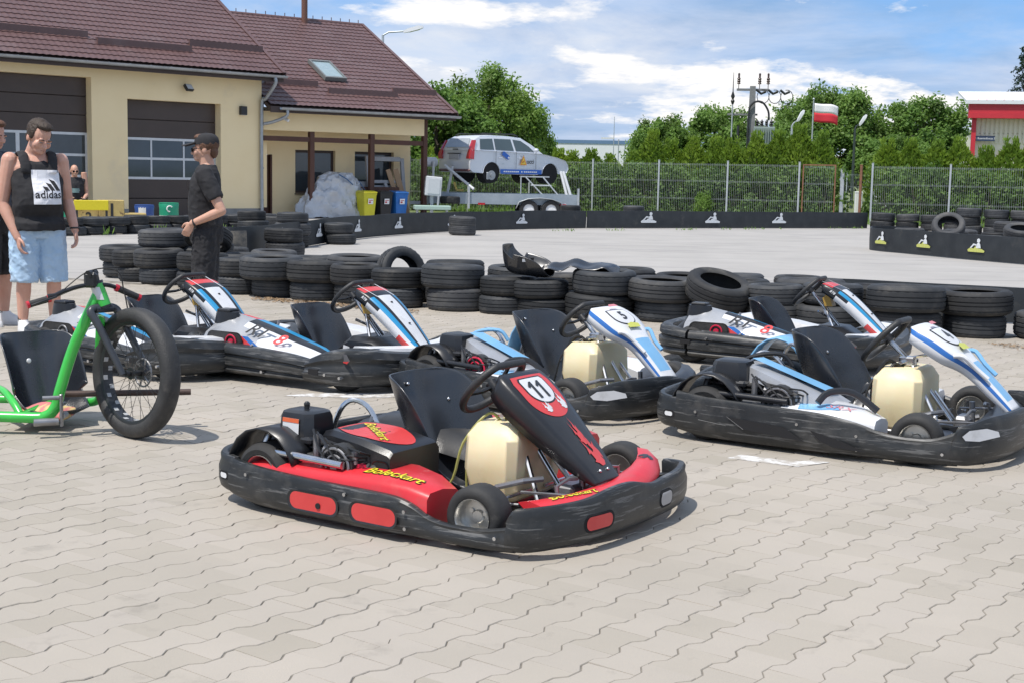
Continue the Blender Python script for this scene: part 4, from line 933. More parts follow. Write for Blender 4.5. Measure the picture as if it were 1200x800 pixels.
for s_ in (-1, 1):
    b = MB(); b.loft([[(x-cxm, s_*y, z) for x, y, z in r] for r in ([(-.012, .845, .52), (.14, .845, .50), (.14, .70, .52), (-.012, .62, .52)], [(-.01, .84, .70), (.16, .842, .72), (.16, .7, .72), (-.01, .68, .70)], [(.05, .79, .86), (.19, .805, .86), (.19, .68, .86), (.05, .69, .86)], [(.17, .73, 1.10), (.29, .74, 1.10), (.29, .64, 1.10), (.17, .66, 1.10)])]); b.build('tail_lamp', m_redl, car, recalc=True)
    b = MB(); b.tube([(.5-cxm, s_*.60, 1.27), (.62-cxm, s_*.60, 1.32), (1.9-cxm, s_*.60, 1.325), (2.05-cxm, s_*.60, 1.265)], .02, 6); b.build('roof_rail', m_blackpl, car)
    b = MB(); b.sphere((2.62-cxm, s_*.89, .84), (.08, .075, .065), 10, 6); b.build('wing_mirror', m_silver, car)
    for ax, z in ((.86, .1), (3.28, .1)):
        b = MB(); b.cyl((ax-cxm, s_*.44, z), (ax-cxm, s_*.80, z), .33, 20); b.build('wheel_well', m_dark, car)
    b = MB(); b.cyl((.86-cxm, s_*.80, .02), (.86-cxm, s_*.83, .02), .15, 20); b.cyl((.86-cxm, s_*.83, .02), (.86-cxm, s_*.86, .02), .06, 12); b.box((.66-cxm, s_*.8, -.12), (.76-cxm, s_*.84, .12), .02); b.build('brake_disc', m_zinc, car)
    b = MB(); b.box((.93-cxm+.28, s_*.832, .075), (2.9-cxm, s_*.838, .215)); b.build('sill_stripe', m_blue, car, smooth=0)
    for q in (1.15, 1.95, 2.02):
        b = MB(); b.box((q-cxm, s_*.832, .56), (q+.12-cxm, s_*.85, .59), .006); b.build('door_handle', m_silver, car, smooth=0) if q != 2.02 else None
    for q in (1.02, 1.84, 2.66):
        b = MB(); b.box((q-cxm-.006, s_*.8285, .23), (q-cxm+.006, s_*.8315, .78)); b.build('door_gap', m_dark, car, smooth=0)
b = MB(); b.box((-.015-cxm, -.26, .50), (.012-cxm, .26, .66)); b.build('number_plate', plain('plate grey', (.42, .43, .45)), car, smooth=0)
b = MB(); b.box((-.02-cxm, -.34, .67), (.015-cxm, .34, .70)); b.box((.05-cxm, -.12, .80), (.02-cxm, .12, .83)); b.build('tailgate_trim', m_blackpl, car, smooth=0)
b = MB(); b.box((-.03-cxm, -.80, .12), (.06-cxm, .80, .20), .03); b.build('bumper_strip', plain('bumper trim', (.12, .05, .05)), car, smooth=0)
# lettering and pictures on the near flank (y < 0)
y_ = -WD/2-.004
def carpos(x, z): return (x-cxm, y_, z)
letter('lettering', 'ucti', .20, m_blackpl, car, carpos(2.42, .47), (1, 0, 0), (0, 0, 1), bold=.015)
b = MB(); b.add([(2.0-cxm, y_, .36), (2.28-cxm, y_, .36), (2.14-cxm, y_, .68)], [(0, 1, 2)]); b.build('warning_sign', plain('orange foil', (.75, .30, .03)), car, smooth=0)
b = MB(); b.add([(2.055-cxm, y_-.003, .395), (2.225-cxm, y_-.003, .395), (2.14-cxm, y_-.003, .60)], [(0, 1, 2)]); b.build('warning_sign_face', plain('yellow foil', (.75, .62, .1)), car, smooth=0)
b = MB(); b.tube([(2.10-cxm, y_-.006, .42), (2.12-cxm, y_-.006, .47), (2.16-cxm, y_-.006, .45), (2.15-cxm, y_-.006, .51)], .012, 4); b.build('warning_symbol', m_redl, car)
b = MB(); b.prism([(-.17, -.045), (.12, -.045), (.16, 0), (.12, .09), (-.17, .09)], 0, .003, X=T(1.42-cxm, y_, .62) @ RX(R(90)) @ RZ(R(-32))); b.build('picture_foil', m_blue, car, smooth=0)
b = MB(); b.prism([(.08, .0), (.14, .0), (.14, .05), (.08, .05)], .003, .005, X=T(1.42-cxm, y_, .62) @ RX(R(90)) @ RZ(R(-32))); b.build('picture_foil_tip', m_wht, car, smooth=0)
for a_, c_ in ((1.33, 1.95), (2.05, 2.1), (2.16, 2.72)):
    b = MB(); x = a_
    while x < c_: b.box((x-cxm, -.8405, .125), (min(x+.06, c_)-cxm, -.838, .165)); x += .08
    b.build('stripe_print', m_wht, car, smooth=0)
letter('lettering', 'UCTI', .05, plain('grey print', (.2, .3, .3)), car, carpos(1.3, .38), (1, 0, 0), (0, 0, 1))

tl = thing('tilt_trailer', 'galvanised twin axle trailer with side boards carrying the raised silver car', 'trailer', (-.05, 44.3, 0), R(4))
b = MB(); b.box((-2.7, -.85, .44), (2.0, -.80, .78)); b.box((-2.7, .8, .44), (2.0, .85, .78)); b.box((-2.7, -.8, .45), (2.0, .8, .50)); b.box((-2.74, -.8, .4), (-2.70, .8, .82)); b.build('side_board', mat('galvanised sheet', (.34, .39, .43), (.27, .32, .36), .45, metal=.35, scale=3), tl, smooth=0)
b = MB()
for x in (-1.45, 1.98): b.box((x-.03, -.9, .30), (x+.03, -.852, .98))
b.box((-4.3, -.05, .38), (-2.75, .05, .48)); b.box((-4.3, -.3, .28), (-4.2, .3, .36)); b.cyl((-4.1, 0, 0), (-4.1, 0, .6), .04, 8); b.build('frame', m_galv, tl, smooth=0)
for k, x in enumerate((.42, 1.12)):
    for sy in (-1, 1):
        b = MB(); prof = [(.17, -.08), (.27, -.09), (.30, -.06), (.30, .06), (.27, .09), (.17, .08)]; b.lathe(prof, 22, X=T(x, sy*.97, .30) @ RX(pi/2)); w = b.build('wheel', m_tyb, tl)
        b = MB(); b.cyl((x, sy*.93, .30), (x, sy*1.02, .30), .172, 18); b.cyl((x, sy*1.02, .30), (x, sy*1.035, .30), .06, 10)
        for q in range(5): a = q*1.256; b.cyl((x+.11*cos(a), sy*1.02, .3+.11*sin(a)), (x+.11*cos(a), sy*1.025, .3+.11*sin(a)), .03, 8)
        b.build('rim', m_wht, w)
for sy in (-1, 1):
    b = MB(); rr = []
    for a in [pi*k/6 for k in range(7)]: rr.append([(.77+.75*cos(a)*(1.0), sy*y, .32+.34*sin(a)**.7 if sin(a) > 0 else .32) for y in (.86, 1.10)])
    b.loft(rr, closed=False); solid(b.build('mudguard', m_galv, tl), .015)
for (p, q) in (((-2.15, -.3, .5), (-1.95, -.3, 1.6)), ((-2.2, -.3, 1.62), (-1.3, -.86, .9)), ((-2.6, -.2, .5), (-2.55, -.2, 1.75)), ((1.85, -.6, .5), (1.55, -.3, 1.5)), ((1.72, -.55, .5), (1.48, -.2, 1.5))):
    b = MB(); b.cyl(p, q, .045, 8); b.build('lift_arm', plain('white steel', (.62, .64, .66), .4), tl)
b = MB(); b.cyl((-2.9, -.2, 1.72), (-2.5, .1, 1.72), .15, 14); b.build('rotor_motor', plain('white steel', (.62, .64, .66), .4), tl)
b = MB(); b.box((.2, -.45, 1.30), (1.1, .2, 1.34)); b.build('step_deck', m_galv, tl, smooth=0)
for p, q in (((.2, -.45, .5), (.2, -.45, 1.30)), ((.35, -.5, 1.3), (1.35, -.9, .25)), ((.9, -.5, 1.3), (1.7, -.9, .35)), ((.5, -.6, 1.05), (1.15, -.6, 1.05)), ((.75, -.75, .75), (1.45, -.75, .75))): b = MB(); b.cyl(p, q, .022, 6); b.build('step_rail', m_galv, tl, smooth=0)
for x in (-1.05, 1.5): b = MB(); b.box((x-.11, -.875, .42), (x+.11, -.852, .48)); b.build('reflector', m_redl, tl, smooth=0)
b = MB(); b.tube([(-1.9, -.35, 1.1), (-1.82, -.4, .85), (-1.6, -.45, .85)], .04, 6); b.build('strap', plain('yellow strap', (.6, .45, .12)), tl)
o = thing('control_box', 'tilted white control box on a stand left of the trailer', 'box', (-2.55, 42.6, 0), R(8))
b = MB(); b.box((-.28, -.2, .68), (.22, .2, 1.27), .02); b.build('box_body', plain('white steel', (.62, .64, .66), .4), o, rot=(0, R(4), 0), smooth=0); b = MB(); b.box((-.2, -.215, .74), (.17, -.2, 1.21), .008); b.build('door', plain('pale grey paint', (.55, .58, .6)), o, rot=(0, R(4), 0), smooth=0); b = MB(); b.box((-.05, -.05, 0), (.05, .05, .68)); b.box((-.3, -.2, 0), (.3, .2, .04)); b.build('stand', m_galv, o, smooth=0)
tyre(4, (-2.0, 42.9, .56), 'black spare tyre lying by the front of the trailer under the control box', None)
o = thing('tool_cart', 'pale green low tool cart between planks and trailer', 'cart', (-2.55, 42.0, 0), R(10)); b = MB(); b.box((-.5, -.25, .27), (.6, .25, .40), .02); b.build('cart_tray', plain('pale green paint', (.35, .48, .42)), o, smooth=0); b = MB(); b.cyl((-.4, 0, 0), (-.4, 0, .27), .04, 8); b.cyl((.5, 0, 0), (.5, 0, .27), .04, 8); b.tube([(.2, -.2, .4), (.22, -.2, .7)], .03, 6); b.build('leg', m_galv, o)

# ================================================================== POLES, LAMPS, FLAG, FAR HALLS
m_conc = mat('concrete pole', (.22, .225, .23), (.17, .175, .18), .9, scale=4)
tp = thing('transformer_pole', 'concrete transformer pole with insulators and cable loops behind the hedge', 'pole', (12.6, 75, 0), -.15)
b = MB(); b.loft([[(-w, -w, z), (w, -w, z), (w, w, z), (-w, w, z)] for w, z in ((.26, 0), (.15, 6.3))]); b.build('pole', m_conc, tp, smooth=0)
b = MB(); b.box((.12, -.5, 3.05), (1.25, .4, 4.15), .03); tr0 = b.build('transformer', plain('grey green tank', (.24, .30, .28), .5), tp, smooth=0)
b = MB()
for k in range(9): b.box((.17+k*.12, -.6, 3.15), (.2+k*.12, -.5, 4.05))
b.build('cooling_fin', plain('grey green tank', (.24, .30, .28), .5), tr0, smooth=0)
b = MB()
for k in range(4): x = .3+.25*k; b.lathe([(0, 0), (.06, 0), (.1, .05), (.05, .1), (.1, .16), (.05, .21), (.1, .27), (.04, .34), (0, .42)], 8, X=T(x, -.1, 4.15))
b.box((0, -.4, 2.75), (1.1, -.3, 2.9)); b.box((.1, -.45, 2.3), (.9, .35, 2.55)); b.build('bushing', m_blackpl, tr0)
b = MB(); b.box((-.85, -.06, 6.05), (.85, .06, 6.17)); b.box((-1.3, -.05, 4.75), (.3, .05, 4.85)); b.build('crossarm', m_conc, tp, smooth=0)
for k, x in enumerate((-.75, .35, .8)):
    b = MB(); b.cyl((x, 0, 6.15), (x, 0, 6.45), .02, 6); b.lathe([(0, 0), (.05, 0), (.10, .04), (.06, .1), (.1, .16), (.06, .22), (.10, .28), (.05, .36), (.06, .55), (0, .6)], 10, X=T(x, 0, 6.4)); b.build('insulator', plain('brown glaze', (.06, .035, .03), .25), tp)
for k in range(3):
    b = MB(); x = .55+.62*k; b.tube([(x+.32*cos(a), -.1, 5.75+.36*sin(a)) for a in [2.6+q*.5 for q in range(12)]], .022, 5); b.tube([(x-.35, -.1, 6.1), (x-.1, -.1, 5.9), (x+.15, -.1, 6.02)], .07, 6); b.build('cable_loop', m_blackpl, tp)
b = MB(); b.tube([(-.15, -.34, 0), (-.18, -.3, 4.5), (.0, -.3, 5.35), (.5, -.3, 5.45), (.85, -.2, 5.0), (.9, -.2, 4.5)], .055, 6, smooth=4); b.build('conduit', m_blackpl, tp)
o = thing('thin_mast', 'thin steel mast with a dark rod left of the transformer pole', 'mast', (11.55, 75, 0)); b = MB(); b.cyl((0, 0, 0), (0, 0, 5.3), .05, 6, r2=.035); b.build('mast_tube', m_galv, o); b = MB(); b.lathe([(0, 5.3), (.05, 5.32), (.11, 5.5), (.05, 5.6), (.11, 5.75), (.03, 6.0), (.01, 7.0), (0, 7.0)], 8); b.cyl((.35, 0, 0), (.35, 0, 4.2), .07, 6); b.build('rod', m_blackpl, o)
# flag
fp = thing('flagpole', 'white flagpole rising from the hedge', 'flagpole', (14.82, 70, 0)); b = MB(); b.cyl((0, 0, 0), (0, 0, 5.35), .04, 8, r2=.03); b.build('pole', m_galv, fp); b = MB(); b.sphere((0, 0, 5.4), .06, 8, 6); b.build('finial', m_galv, fp)
fgo = thing('flag', 'white and red flag blowing to the right on the white pole', 'flag', (14.86, 70, 0))
def flagfn(v0):
    def fn(u, v): return (.02+1.2*u, .10*sin(u*7)*u, 4.28+.46*v0+.46*v-.22*u*u-.03*sin(u*6)+.05*u)
    return fn
for nm, v0, c in (('red_stripe', 0, (.62, .03, .05)), ('white_stripe', 1, (.8, .8, .82))):
    b = MB(); b.grid(flagfn(v0), 14, 4); solid(b.build(nm, plain('flag '+nm, c, .8), fgo), .006)
def street_lamp(label, loc, h, arm, head, colour, tilt=0, rz_=0, hs=1.0):
    o = thing('street_lamp', label, 'street lamp', loc, rz_)
    b = MB(); b.cyl((0, 0, 0), (0, 0, h), .09, 8, r2=.055); b.build('pole', colour, o)
    b = MB(); b.tube([(0, 0, h-.02), (.25*arm, 0, h+.12), (arm, 0, h+arm*math.tan(tilt))], .035, 6); b.build('arm', colour, o)
    b = MB(); X = T(arm, 0, h+arm*math.tan(tilt)) @ RY(-tilt*1.5) @ M.Scale(hs, 4); b.loft([[(x, -w, z1), (x, w, z1), (x, w*.7, z2), (x, -w*.7, z2)] for x, w, z1, z2 in ((-.1, .06, -.05, .05), (.15, .13, -.07, .09), (.6, .15, -.07, .11), (.8, .07, -.04, .05))], X=X); hh = b.build('lamp_head', plain('lamp head white', (.62, .64, .66), .4), o)
    b = MB(); b.box((.15, -.1, -.085), (.6, .1, -.072), X=X); b.build('lens', plain('lamp glass', (.6, .62, .62), .1), hh, smooth=0)
street_lamp('street lamp with a long arm rising above the porch roof ridge', (-5.95, 62, 0), 7.35, 1.0, 1, m_galv, R(10), 0)
street_lamp('dark street lamp with white head by the gate gap', (16.95, 70, 0), 4.0, .25, 1, plain('dark green paint', (.03, .045, .04)), R(38), .1, .72)
street_lamp('street lamp whose white head sticks out of the tree left of the flag', (13.4, 68, 0), 4.0, .3, 1, m_galv, R(40), .2, .72)
m_hall = mat('white wall sheet', (.74, .76, .78), (.68, .70, .73), .6, scale=.5)
o = thing('white_hall', 'long white hall with a blue roof edge far behind the fence', 'building', (6.2, 120, 0), -.12); b = MB(); b.box((-5, 0, 0), (6.5, 12, 4.1)); b.build('wall', m_hall, o, smooth=0); b = MB(); b.box((-5.05, -.05, 4.1), (6.55, 12.05, 4.4)); b.build('roof_edge', plain('blue sheet', (.13, .22, .36)), o, smooth=0)
for k, x in enumerate((-4, -1, 2, 5)):
    b = MB(); b.box((x-.5, -.03, 1.6), (x+.5, .0, 2.8)); b.build('window', m_glassd, o, smooth=0)
o = thing('antenna_mast', 'thin antenna mast with a small lamp arm before the white hall', 'mast', (7.0, 100, 0)); b = MB(); b.cyl((0, 0, 0), (0, 0, 5.6), .05, 6, r2=.02); b.cyl((.35, 0, 0), (.35, 0, 4.0), .04, 6); b.cyl((.8, 0, 0), (.8, 0, 3.6), .03, 6); b.build('mast_tube', m_galv, o); b = MB(); b.box((-.9, -.06, 4.0), (0, .06, 4.12)); b.build('lamp_arm', m_wht, o, smooth=0)
# red and white hall at the right
rh = thing('red_white_hall', 'cream sheet metal hall with a broad red fascia and white roof', 'building', (19.5, 60, 0), R(-14))
m_cream = mat('cream trapezoid sheet', (.82, .78, .66), (.76, .72, .60), .6, scale=1.5); m_redsh = mat('red trapezoid sheet', (.55, .03, .045), (.48, .025, .04), .45, scale=2)
b = MB(); b.box((.2, .3, 0), (14, 12, 3.55)); b.build('wall', m_cream, rh, smooth=0)
b = MB(); x = .25
while x < 8: b.box((x, .255, 3.1), (x+.11, .30, 4.15)); x += .19
b.box((.2, .3, 3.5), (14, .32, 4.2)); b.build('cladding', m_cream, rh, smooth=0)
b = MB(); z = 4.15
for k in range(3): b.box((-.15, -.35+.02*(k % 2), z), (14, .2, z+.215)); b.box((-.15, -.33, z+.215), (14, .2, z+.24)); z += .24
b.build('fascia', m_redsh, rh, smooth=0)
b = MB(); b.loft([[(x, -.42, 4.86), (x, 6, 5.65), (x, 6, 5.55), (x, -.42, 4.78)] for x in (-.25, 14)]); rfh = b.build('roof', m_hall, rh, smooth=0)
b = MB(); x = .2
while x < 7: b.sphere((x, -.35, 4.88), .05, 6, 4); x += .35
b.build('roof_bolt', m_redsh, rfh); b = MB(); b.box((-.27, -.44, 4.74), (14, -.42, 4.90)); b.build('roof_edge', m_hall, rfh, smooth=0)
b = MB(); b.box((.02, -.1, 0), (.2, .1, 4.15)); b.build('column', m_redsh, rh, smooth=0)
b = MB(); b.box((1.2, .2, 2.55), (9, .29, 2.65)); b.build('trim', m_redsh, rh, smooth=0)
sg = thing('street_sign', 'dark blue street name sign with white lettering on the cream hall', 'sign', tuple(V((19.5, 60, 0))+V((cos(R(-14))*.55-sin(R(14))*-.1, -.0, 0))+V((.0, -.15, 3.3))), R(-14)); b = MB(); b.box((-.42, -.02, -.11), (.42, .02, .11), .01); b.build('plate', plain('dark blue enamel', (.04, .06, .12), .4), sg, smooth=0); letter('lettering', 'ul. Rzemieślnicza 2', .11, m_wht, sg, (0, -.022, 0), (1, 0, 0), (0, 0, 1), bold=.006)
b = MB(); b.box((-.55, -.01, -.02), (-.42, .03, .02)); b.build('bracket', m_galv, sg, smooth=0)
# ================================================================== KARTS
m_bump = mat('scuffed black bumper plastic', (.013, .015, .017), (.024, .026, .028), .42, scale=4, bump=.18, bscale=60, bdist=.003, spec=.5, dirt=((.10, .095, .088), 5, .52, .92), scratch=((.13, .13, .13), (3.5, 3.5, 60), .55))
m_blk = mat('satin black plastic', (.013, .014, .017), (.019, .020, .023), .34, scale=6, bump=.05, bscale=120, dirt=((.06, .058, .055), 5, .62, 1.05))
m_seat = mat('glossy black seat plastic', (.014, .017, .023), (.019, .022, .029), .27, scale=3, spec=.85, dirt=((.045, .045, .045), 4, .62, 1.1), rvar=.07)
m_chrome = mat('chromed steel', (.66, .67, .69), (.5, .51, .53), .22, metal=1, scale=8)
m_steel = mat('bare steel', (.34, .34, .35), (.22, .22, .23), .4, metal=.8, scale=12)
m_slick = mat('kart tyre rubber', (.018, .018, .019), (.032, .032, .032), .75, scale=9, bump=.15, bscale=90, dirt=((.14, .13, .12), 6, .56, .9))
m_rim = mat('cast rim', (.62, .61, .58), (.44, .43, .41), .32, metal=.8, scale=10)
m_tank = mat('yellowed translucent tank', (.76, .68, .47), (.70, .59, .36), .45, scale=3, sss=.35, spec=.4, dirt=((.42, .32, .17), 4, .58, .9))
m_engine = mat('black engine casting', (.018, .018, .019), (.035, .034, .033), .55, scale=20, bump=.3, bscale=60)
m_red = mat('red kart plastic', (.62, .03, .04), (.55, .025, .035), .33, scale=5, dirt=((.34, .10, .09), 6, .54, .92), bump=.03, bscale=60, scratch=((.60, .22, .2), (4, 4, 40), .63))
m_redd = mat('red foil', (.60, .055, .055), (.55, .045, .045), .35, scale=8, dirt=((.62, .25, .22), 14, .68, .85))
m_lblue = mat('light blue foil', (.19, .42, .66), (.16, .37, .60), .35, scale=6, dirt=((.3, .38, .42), 6, .6, .95))
m_mblue = mat('mid blue foil', (.03, .16, .48), (.03, .13, .42), .35, scale=6)
m_cyan = mat('cyan blue foil', (.02, .26, .50), (.02, .22, .44), .35, scale=6)
m_foil = mat('white foil', (.68, .69, .71), (.60, .61, .63), .35, scale=5, dirt=((.33, .32, .31), 6, .56, .92))
m_yelt = plain('yellow lettering', (.72, .60, .03), .45)
m_silv = mat('brushed silver plastic', (.42, .43, .45), (.34, .35, .37), .32, metal=.3, scale=5, dirt=((.15, .15, .15), 5, .56, .85))
m_silvd = mat('dark silver plastic', (.13, .135, .145), (.10, .105, .11), .42, scale=5, dirt=((.06, .06, .06), 5, .56, .9))
m_cable = plain('black cable', (.015, .015, .016), .5)
m_hose = plain('yellowed hose', (.34, .33, .10), .4)
m_redhot = plain('red starter cap', (.55, .02, .06), .35)
def ribbon(path, prof, name, m, parent, n=5, rec=True, smooth=45):
    """closed wall swept along a path of (x, y, z_bottom, z_top); prof = (out, t) pairs, closed"""
    P = [V(p).to_4d() if 0 else p for p in path]; Q = []
    for i in range(len(P)-1):
        a, b_, c, d = P[max(i-1, 0)], P[i], P[i+1], P[min(i+2, len(P)-1)]
        for k in range(n):
            t = k/n; Q.append([.5*(2*b_[j]+(c[j]-a[j])*t+(2*a[j]-5*b_[j]+4*c[j]-d[j])*t*t+(3*b_[j]-a[j]-3*c[j]+d[j])*t**3) for j in range(4)])
    Q.append(list(P[-1])); rings = []
    for i, p in enumerate(Q):
        q0, q1 = Q[max(i-1, 0)], Q[min(i+1, len(Q)-1)]; tx, ty = q1[0]-q0[0], q1[1]-q0[1]; l = hypot(tx, ty) or 1; nx, ny = ty/l, -tx/l
        rings.append([(p[0]+nx*o, p[1]+ny*o, p[2]+(p[3]-p[2])*t) for o, t in prof])
    b = MB(); b.loft(rings); return b.build(name, m, parent, recalc=rec, smooth=smooth)
PR1 = [(-.028, .02), (-.006, 0), (.012, .10), (.020, .30), (.020, .62), (.010, .80), (.012, .93), (.004, 1.0), (-.016, 1.0), (-.026, .92), (-.022, .5)]
from mathutils.bvhtree import BVHTree
BV = {}
def snap(mb, parent, n, lift):
    """drop flat print onto the curved surface of the part that carries it"""
    if parent.data is None or parent.data.name not in {o.name for o in bpy.data.meshes}: return
    k = parent.data.name
    if k not in BV: BV[k] = BVHTree.FromPolygons([v.co[:] for v in parent.data.vertices], [tuple(p.vertices) for p in parent.data.polygons])
    n = V(n).normalized()
    for i, p in enumerate(mb.v):
        h = BV[k].ray_cast(V(p)+n*.09, -n, .2)
        if h[0] is not None: mb.v[i] = tuple(h[0]+n*lift)
def flat(name, poly, m, parent, o, x, y, lift=.003):
    b = MB(); X = frame(o, x, y); fs = earcut(poly); b.add([(p[0], p[1], lift) for p in poly], fs, X=X)
    if parent.data is not None and len(poly) > 5:
        me = b.mesh('x', m, 0); bm = bmesh.new(); bm.from_mesh(me); bmesh.ops.subdivide_edges(bm, edges=[e for e in bm.edges if e.calc_length() > .025], cuts=2, use_grid_fill=True); bmesh.ops.triangulate(bm, faces=bm.faces); b = MB(); b.v = [tuple(v.co) for v in bm.verts]; bm.verts.index_update(); b.f = [tuple(v.index for v in f.verts) for f in bm.faces]; b.m = [0]*len(b.f); bm.free(); bpy.data.meshes.remove(me)
        snap(b, parent, X.col[2].xyz, lift*.35)
    return b.build(name, m, parent, smooth=0)
def letter(name, s, size, m, parent, o, x, y, bold=0, shear=0, lift=.003, sp=1.0, mb=None):
    v, f = text2d(s, size, bold, shear, 0, sp); b = MB(); X = frame(o, x, y)
    b.add([(p[0], p[1], lift) for p in v], f, X=X)
    if size > .12 and parent.data is not None:      # big letters stay flat, just clear of the bulge under them
        k = parent.data.name
        if k not in BV: BV[k] = BVHTree.FromPolygons([v.co[:] for v in parent.data.vertices], [tuple(p.vertices) for p in parent.data.polygons])
        nn = X.col[2].xyz.normalized(); best = None
        for p in b.v[::3]:
            h = BV[k].ray_cast(V(p)+nn*.15, -nn, .3)
            if h[0] is not None: q = (h[0]-V(p)).dot(nn); best = q if best is None else max(best, q)
        if best is not None: b.v = [tuple(V(p)+nn*(best+lift*.15)) for p in b.v]
        return b.build(name, m, parent, smooth=0)
    snap(b, parent, X.col[2].xyz, lift*.35+.0006)
    return b.build(name, m, parent, smooth=0)
def kart_wheel(parent, x, y, r, w, steer=0):
    s = 1 if y > 0 else -1
    prof = [(r*.60, -w*.40), (r*.66, -w*.47), (r*.80, -w*.5), (r*.93, -w*.44), (r, -w*.30), (r*1.005, 0), (r, w*.30), (r*.93, w*.44), (r*.80, w*.5), (r*.66, w*.47), (r*.60, w*.40)]
    X = T(x, y, r) @ RZ(steer) @ RX(R(90))
    b = MB(); b.lathe(prof, 32, X=X); o = b.build('wheel', m_slick, parent)
    b = MB(); b.lathe([(r*.63, -w*.46), (r*.62, -w*.49), (r*.59, -w*.46), (r*.54, -w*.2), (r*.52, 0), (r*.54, w*.2), (r*.59, w*.46), (r*.62, w*.49), (r*.63, w*.46)], 28, X=X)
    dz = w*.12*-s*-1
    b.lathe([(.0, s*-w*.14), (.022, s*-w*.14), (.026, s*-w*.10), (r*.2, s*-w*.06), (r*.53, s*-w*.05)], 20, X=X)
    for q in range(3):
        a = q*2.094+.4; b.cyl((r*.28*cos(a), r*.28*sin(a), s*-w*.03), (r*.28*cos(a), r*.28*sin(a), s*-w*.12), .009, 6, X=X)
    b.build('rim', m_rim, o); return o
SPINE = [(.10, .150, .165, .015), (.05, .118, .185, .05), (-.03, .092, .200, .12), (-.11, .083, .208, .17), (-.18, .10, .214, .20), (-.235, .165, .220, .20), (-.275, .27, .222, .19), (-.305, .37, .224, .165), (-.328, .45, .222, .13), (-.338, .495, .212, .095), (-.343, .520, .190, .055), (-.345, .532, .150, .02)]
def kart_seat(parent, dx=0, dz=0, m=None, bolts=True, sc=1.0):
    n_ = 3; sp = []
    for i in range(len(SPINE)-1):
        a, b_, c, d = SPINE[max(i-1, 0)], SPINE[i], SPINE[i+1], SPINE[min(i+2, len(SPINE)-1)]
        for k in range(n_):
            t = k/n_; sp.append([.5*(2*b_[j]+(c[j]-a[j])*t+(2*a[j]-5*b_[j]+4*c[j]-d[j])*t*t+(3*b_[j]-a[j]-3*c[j]+d[j])*t**3) for j in range(4)])
    sp.append(list(SPINE[-1])); nv = len(sp)-1
    def fn(u, v):
        i = min(nv, max(0, round(v*nv))); p = sp[i]; a = sp[max(i-2, 0)]; c = sp[min(i+2, nv)]; tx, tz = c[0]-a[0], c[1]-a[1]; l = hypot(tx, tz) or 1; nx, nz_ = tz/l, -tx/l
        e = 2*u-1; s = p[3]*abs(e)**2.4*1.1; w = p[2]*e*(1.04-.10*abs(e)**3)
        k = max(0, min(1, (v-.5)/.2)); cr = -.022*(1-e*e)*k
        return (dx+sc*(p[0]+nx*s+cr), sc*w, dz+sc*(p[1]+nz_*s))
    b = MB(); b.grid(fn, 24, nv); o = b.build('seat', m or m_seat, parent, smooth=180); solid(o, .009, 0); subsurf(o, 1)
    if bolts:
        for v, u in ((.66, .82), (.52, .80), (.80, .5)):
            p = V(fn(u, round(v*nv)/nv)); bb = MB(); bb.sphere((p.x+.012, p.y, p.z), (.008, .010, .010), 8, 5)
            bb.build('seat_bolt', m_chrome, o)
    return o
def torus(b, R_, r, seg=36, sides=8, X=None, a0=0, a1=2*pi, sq=0):
    rings = []; full = abs(a1-a0-2*pi) < 1e-6; n = seg
    for k in range(n if full else n+1):
        a = a0+(a1-a0)*k/n; rr = R_
        if sq: rr = min(R_, sq/max(1e-3, -sin(a))) if sin(a) < 0 else R_
        rings.append([((rr+r*cos(t))*cos(a), (rr+r*cos(t))*sin(a), r*sin(t)) for t in [2*pi*q/sides for q in range(sides)]])
    if full: rings.append(rings[0])
    b.loft(rings, True, not full, X=X)
def steering(parent, c, tilt, Rr=.155, flatb=.125, rake=None, sq=None):
    X = T(*c) @ RY(-tilt)          # wheel axis leans back toward the driver
    b = MB(); torus(b, Rr, .0165, 40, 9, X=X @ RZ(R(90))@RZ(R(0)), sq=flatb); o = b.build('steering_wheel', mat('steering wheel rubber', (.018, .018, .019), (.03, .03, .031), .5, scale=20, bump=.2, bscale=150), parent)
    b = MB()
    for a in (.25, pi-.25, -pi/2): b.tube([(0, 0, -.01), (Rr*.5*cos(a), Rr*.5*sin(a), -.012), ((Rr if a > 0 else flatb)*cos(a)*.96, (Rr if a > 0 else flatb)*sin(a)*.96, 0)], .010, 6, ell=(0, 0, 1), X=X @ RZ(R(90)) @ RZ(R(0)))
    b.cyl((0, 0, -.03), (0, 0, .012), .028, 12, X=X); b.build('steering_hub', m_blk, o)
    return X
def flame(parent, o, x, y, sx, sy, m, name='flame_print', lift=.008):
    poly = [(0, 0), (.18, .02), (.30, .14), (.26, .30), (.36, .22), (.38, .45), (.30, .62), (.36, .78), (.22, .66), (.20, .86), (.12, 1.1), (.14, .82), (.05, .70), (.10, .52), (.0, .44), (-.10, .62), (-.20, .92), (-.16, .60), (-.24, .40), (-.14, .44), (-.12, .22), (-.22, .16), (-.08, .10)]
    return flat(name, [(a*sx, c*sy) for a, c in poly], m, parent, o, x, y, lift)
def shield(w, h, n=10, top=.08):
    """racing number plate outline: flat top, rounded foot"""
    pts = [(-w/2, h/2-top*h), (-w/2+.06*w, h/2), (w/2-.06*w, h/2), (w/2, h/2-top*h), (w/2, 0)]
    pts += [(w/2*cos(a), -h/2*sin(a)) for a in [pi/2*k/n*1.0 for k in range(1, n)]]+[(0, -h/2)]+[(-w/2*cos(a), -h/2*sin(a)) for a in [pi/2*(n-k)/n for k in range(1, n)]]+[(-w/2, 0)]
    return pts
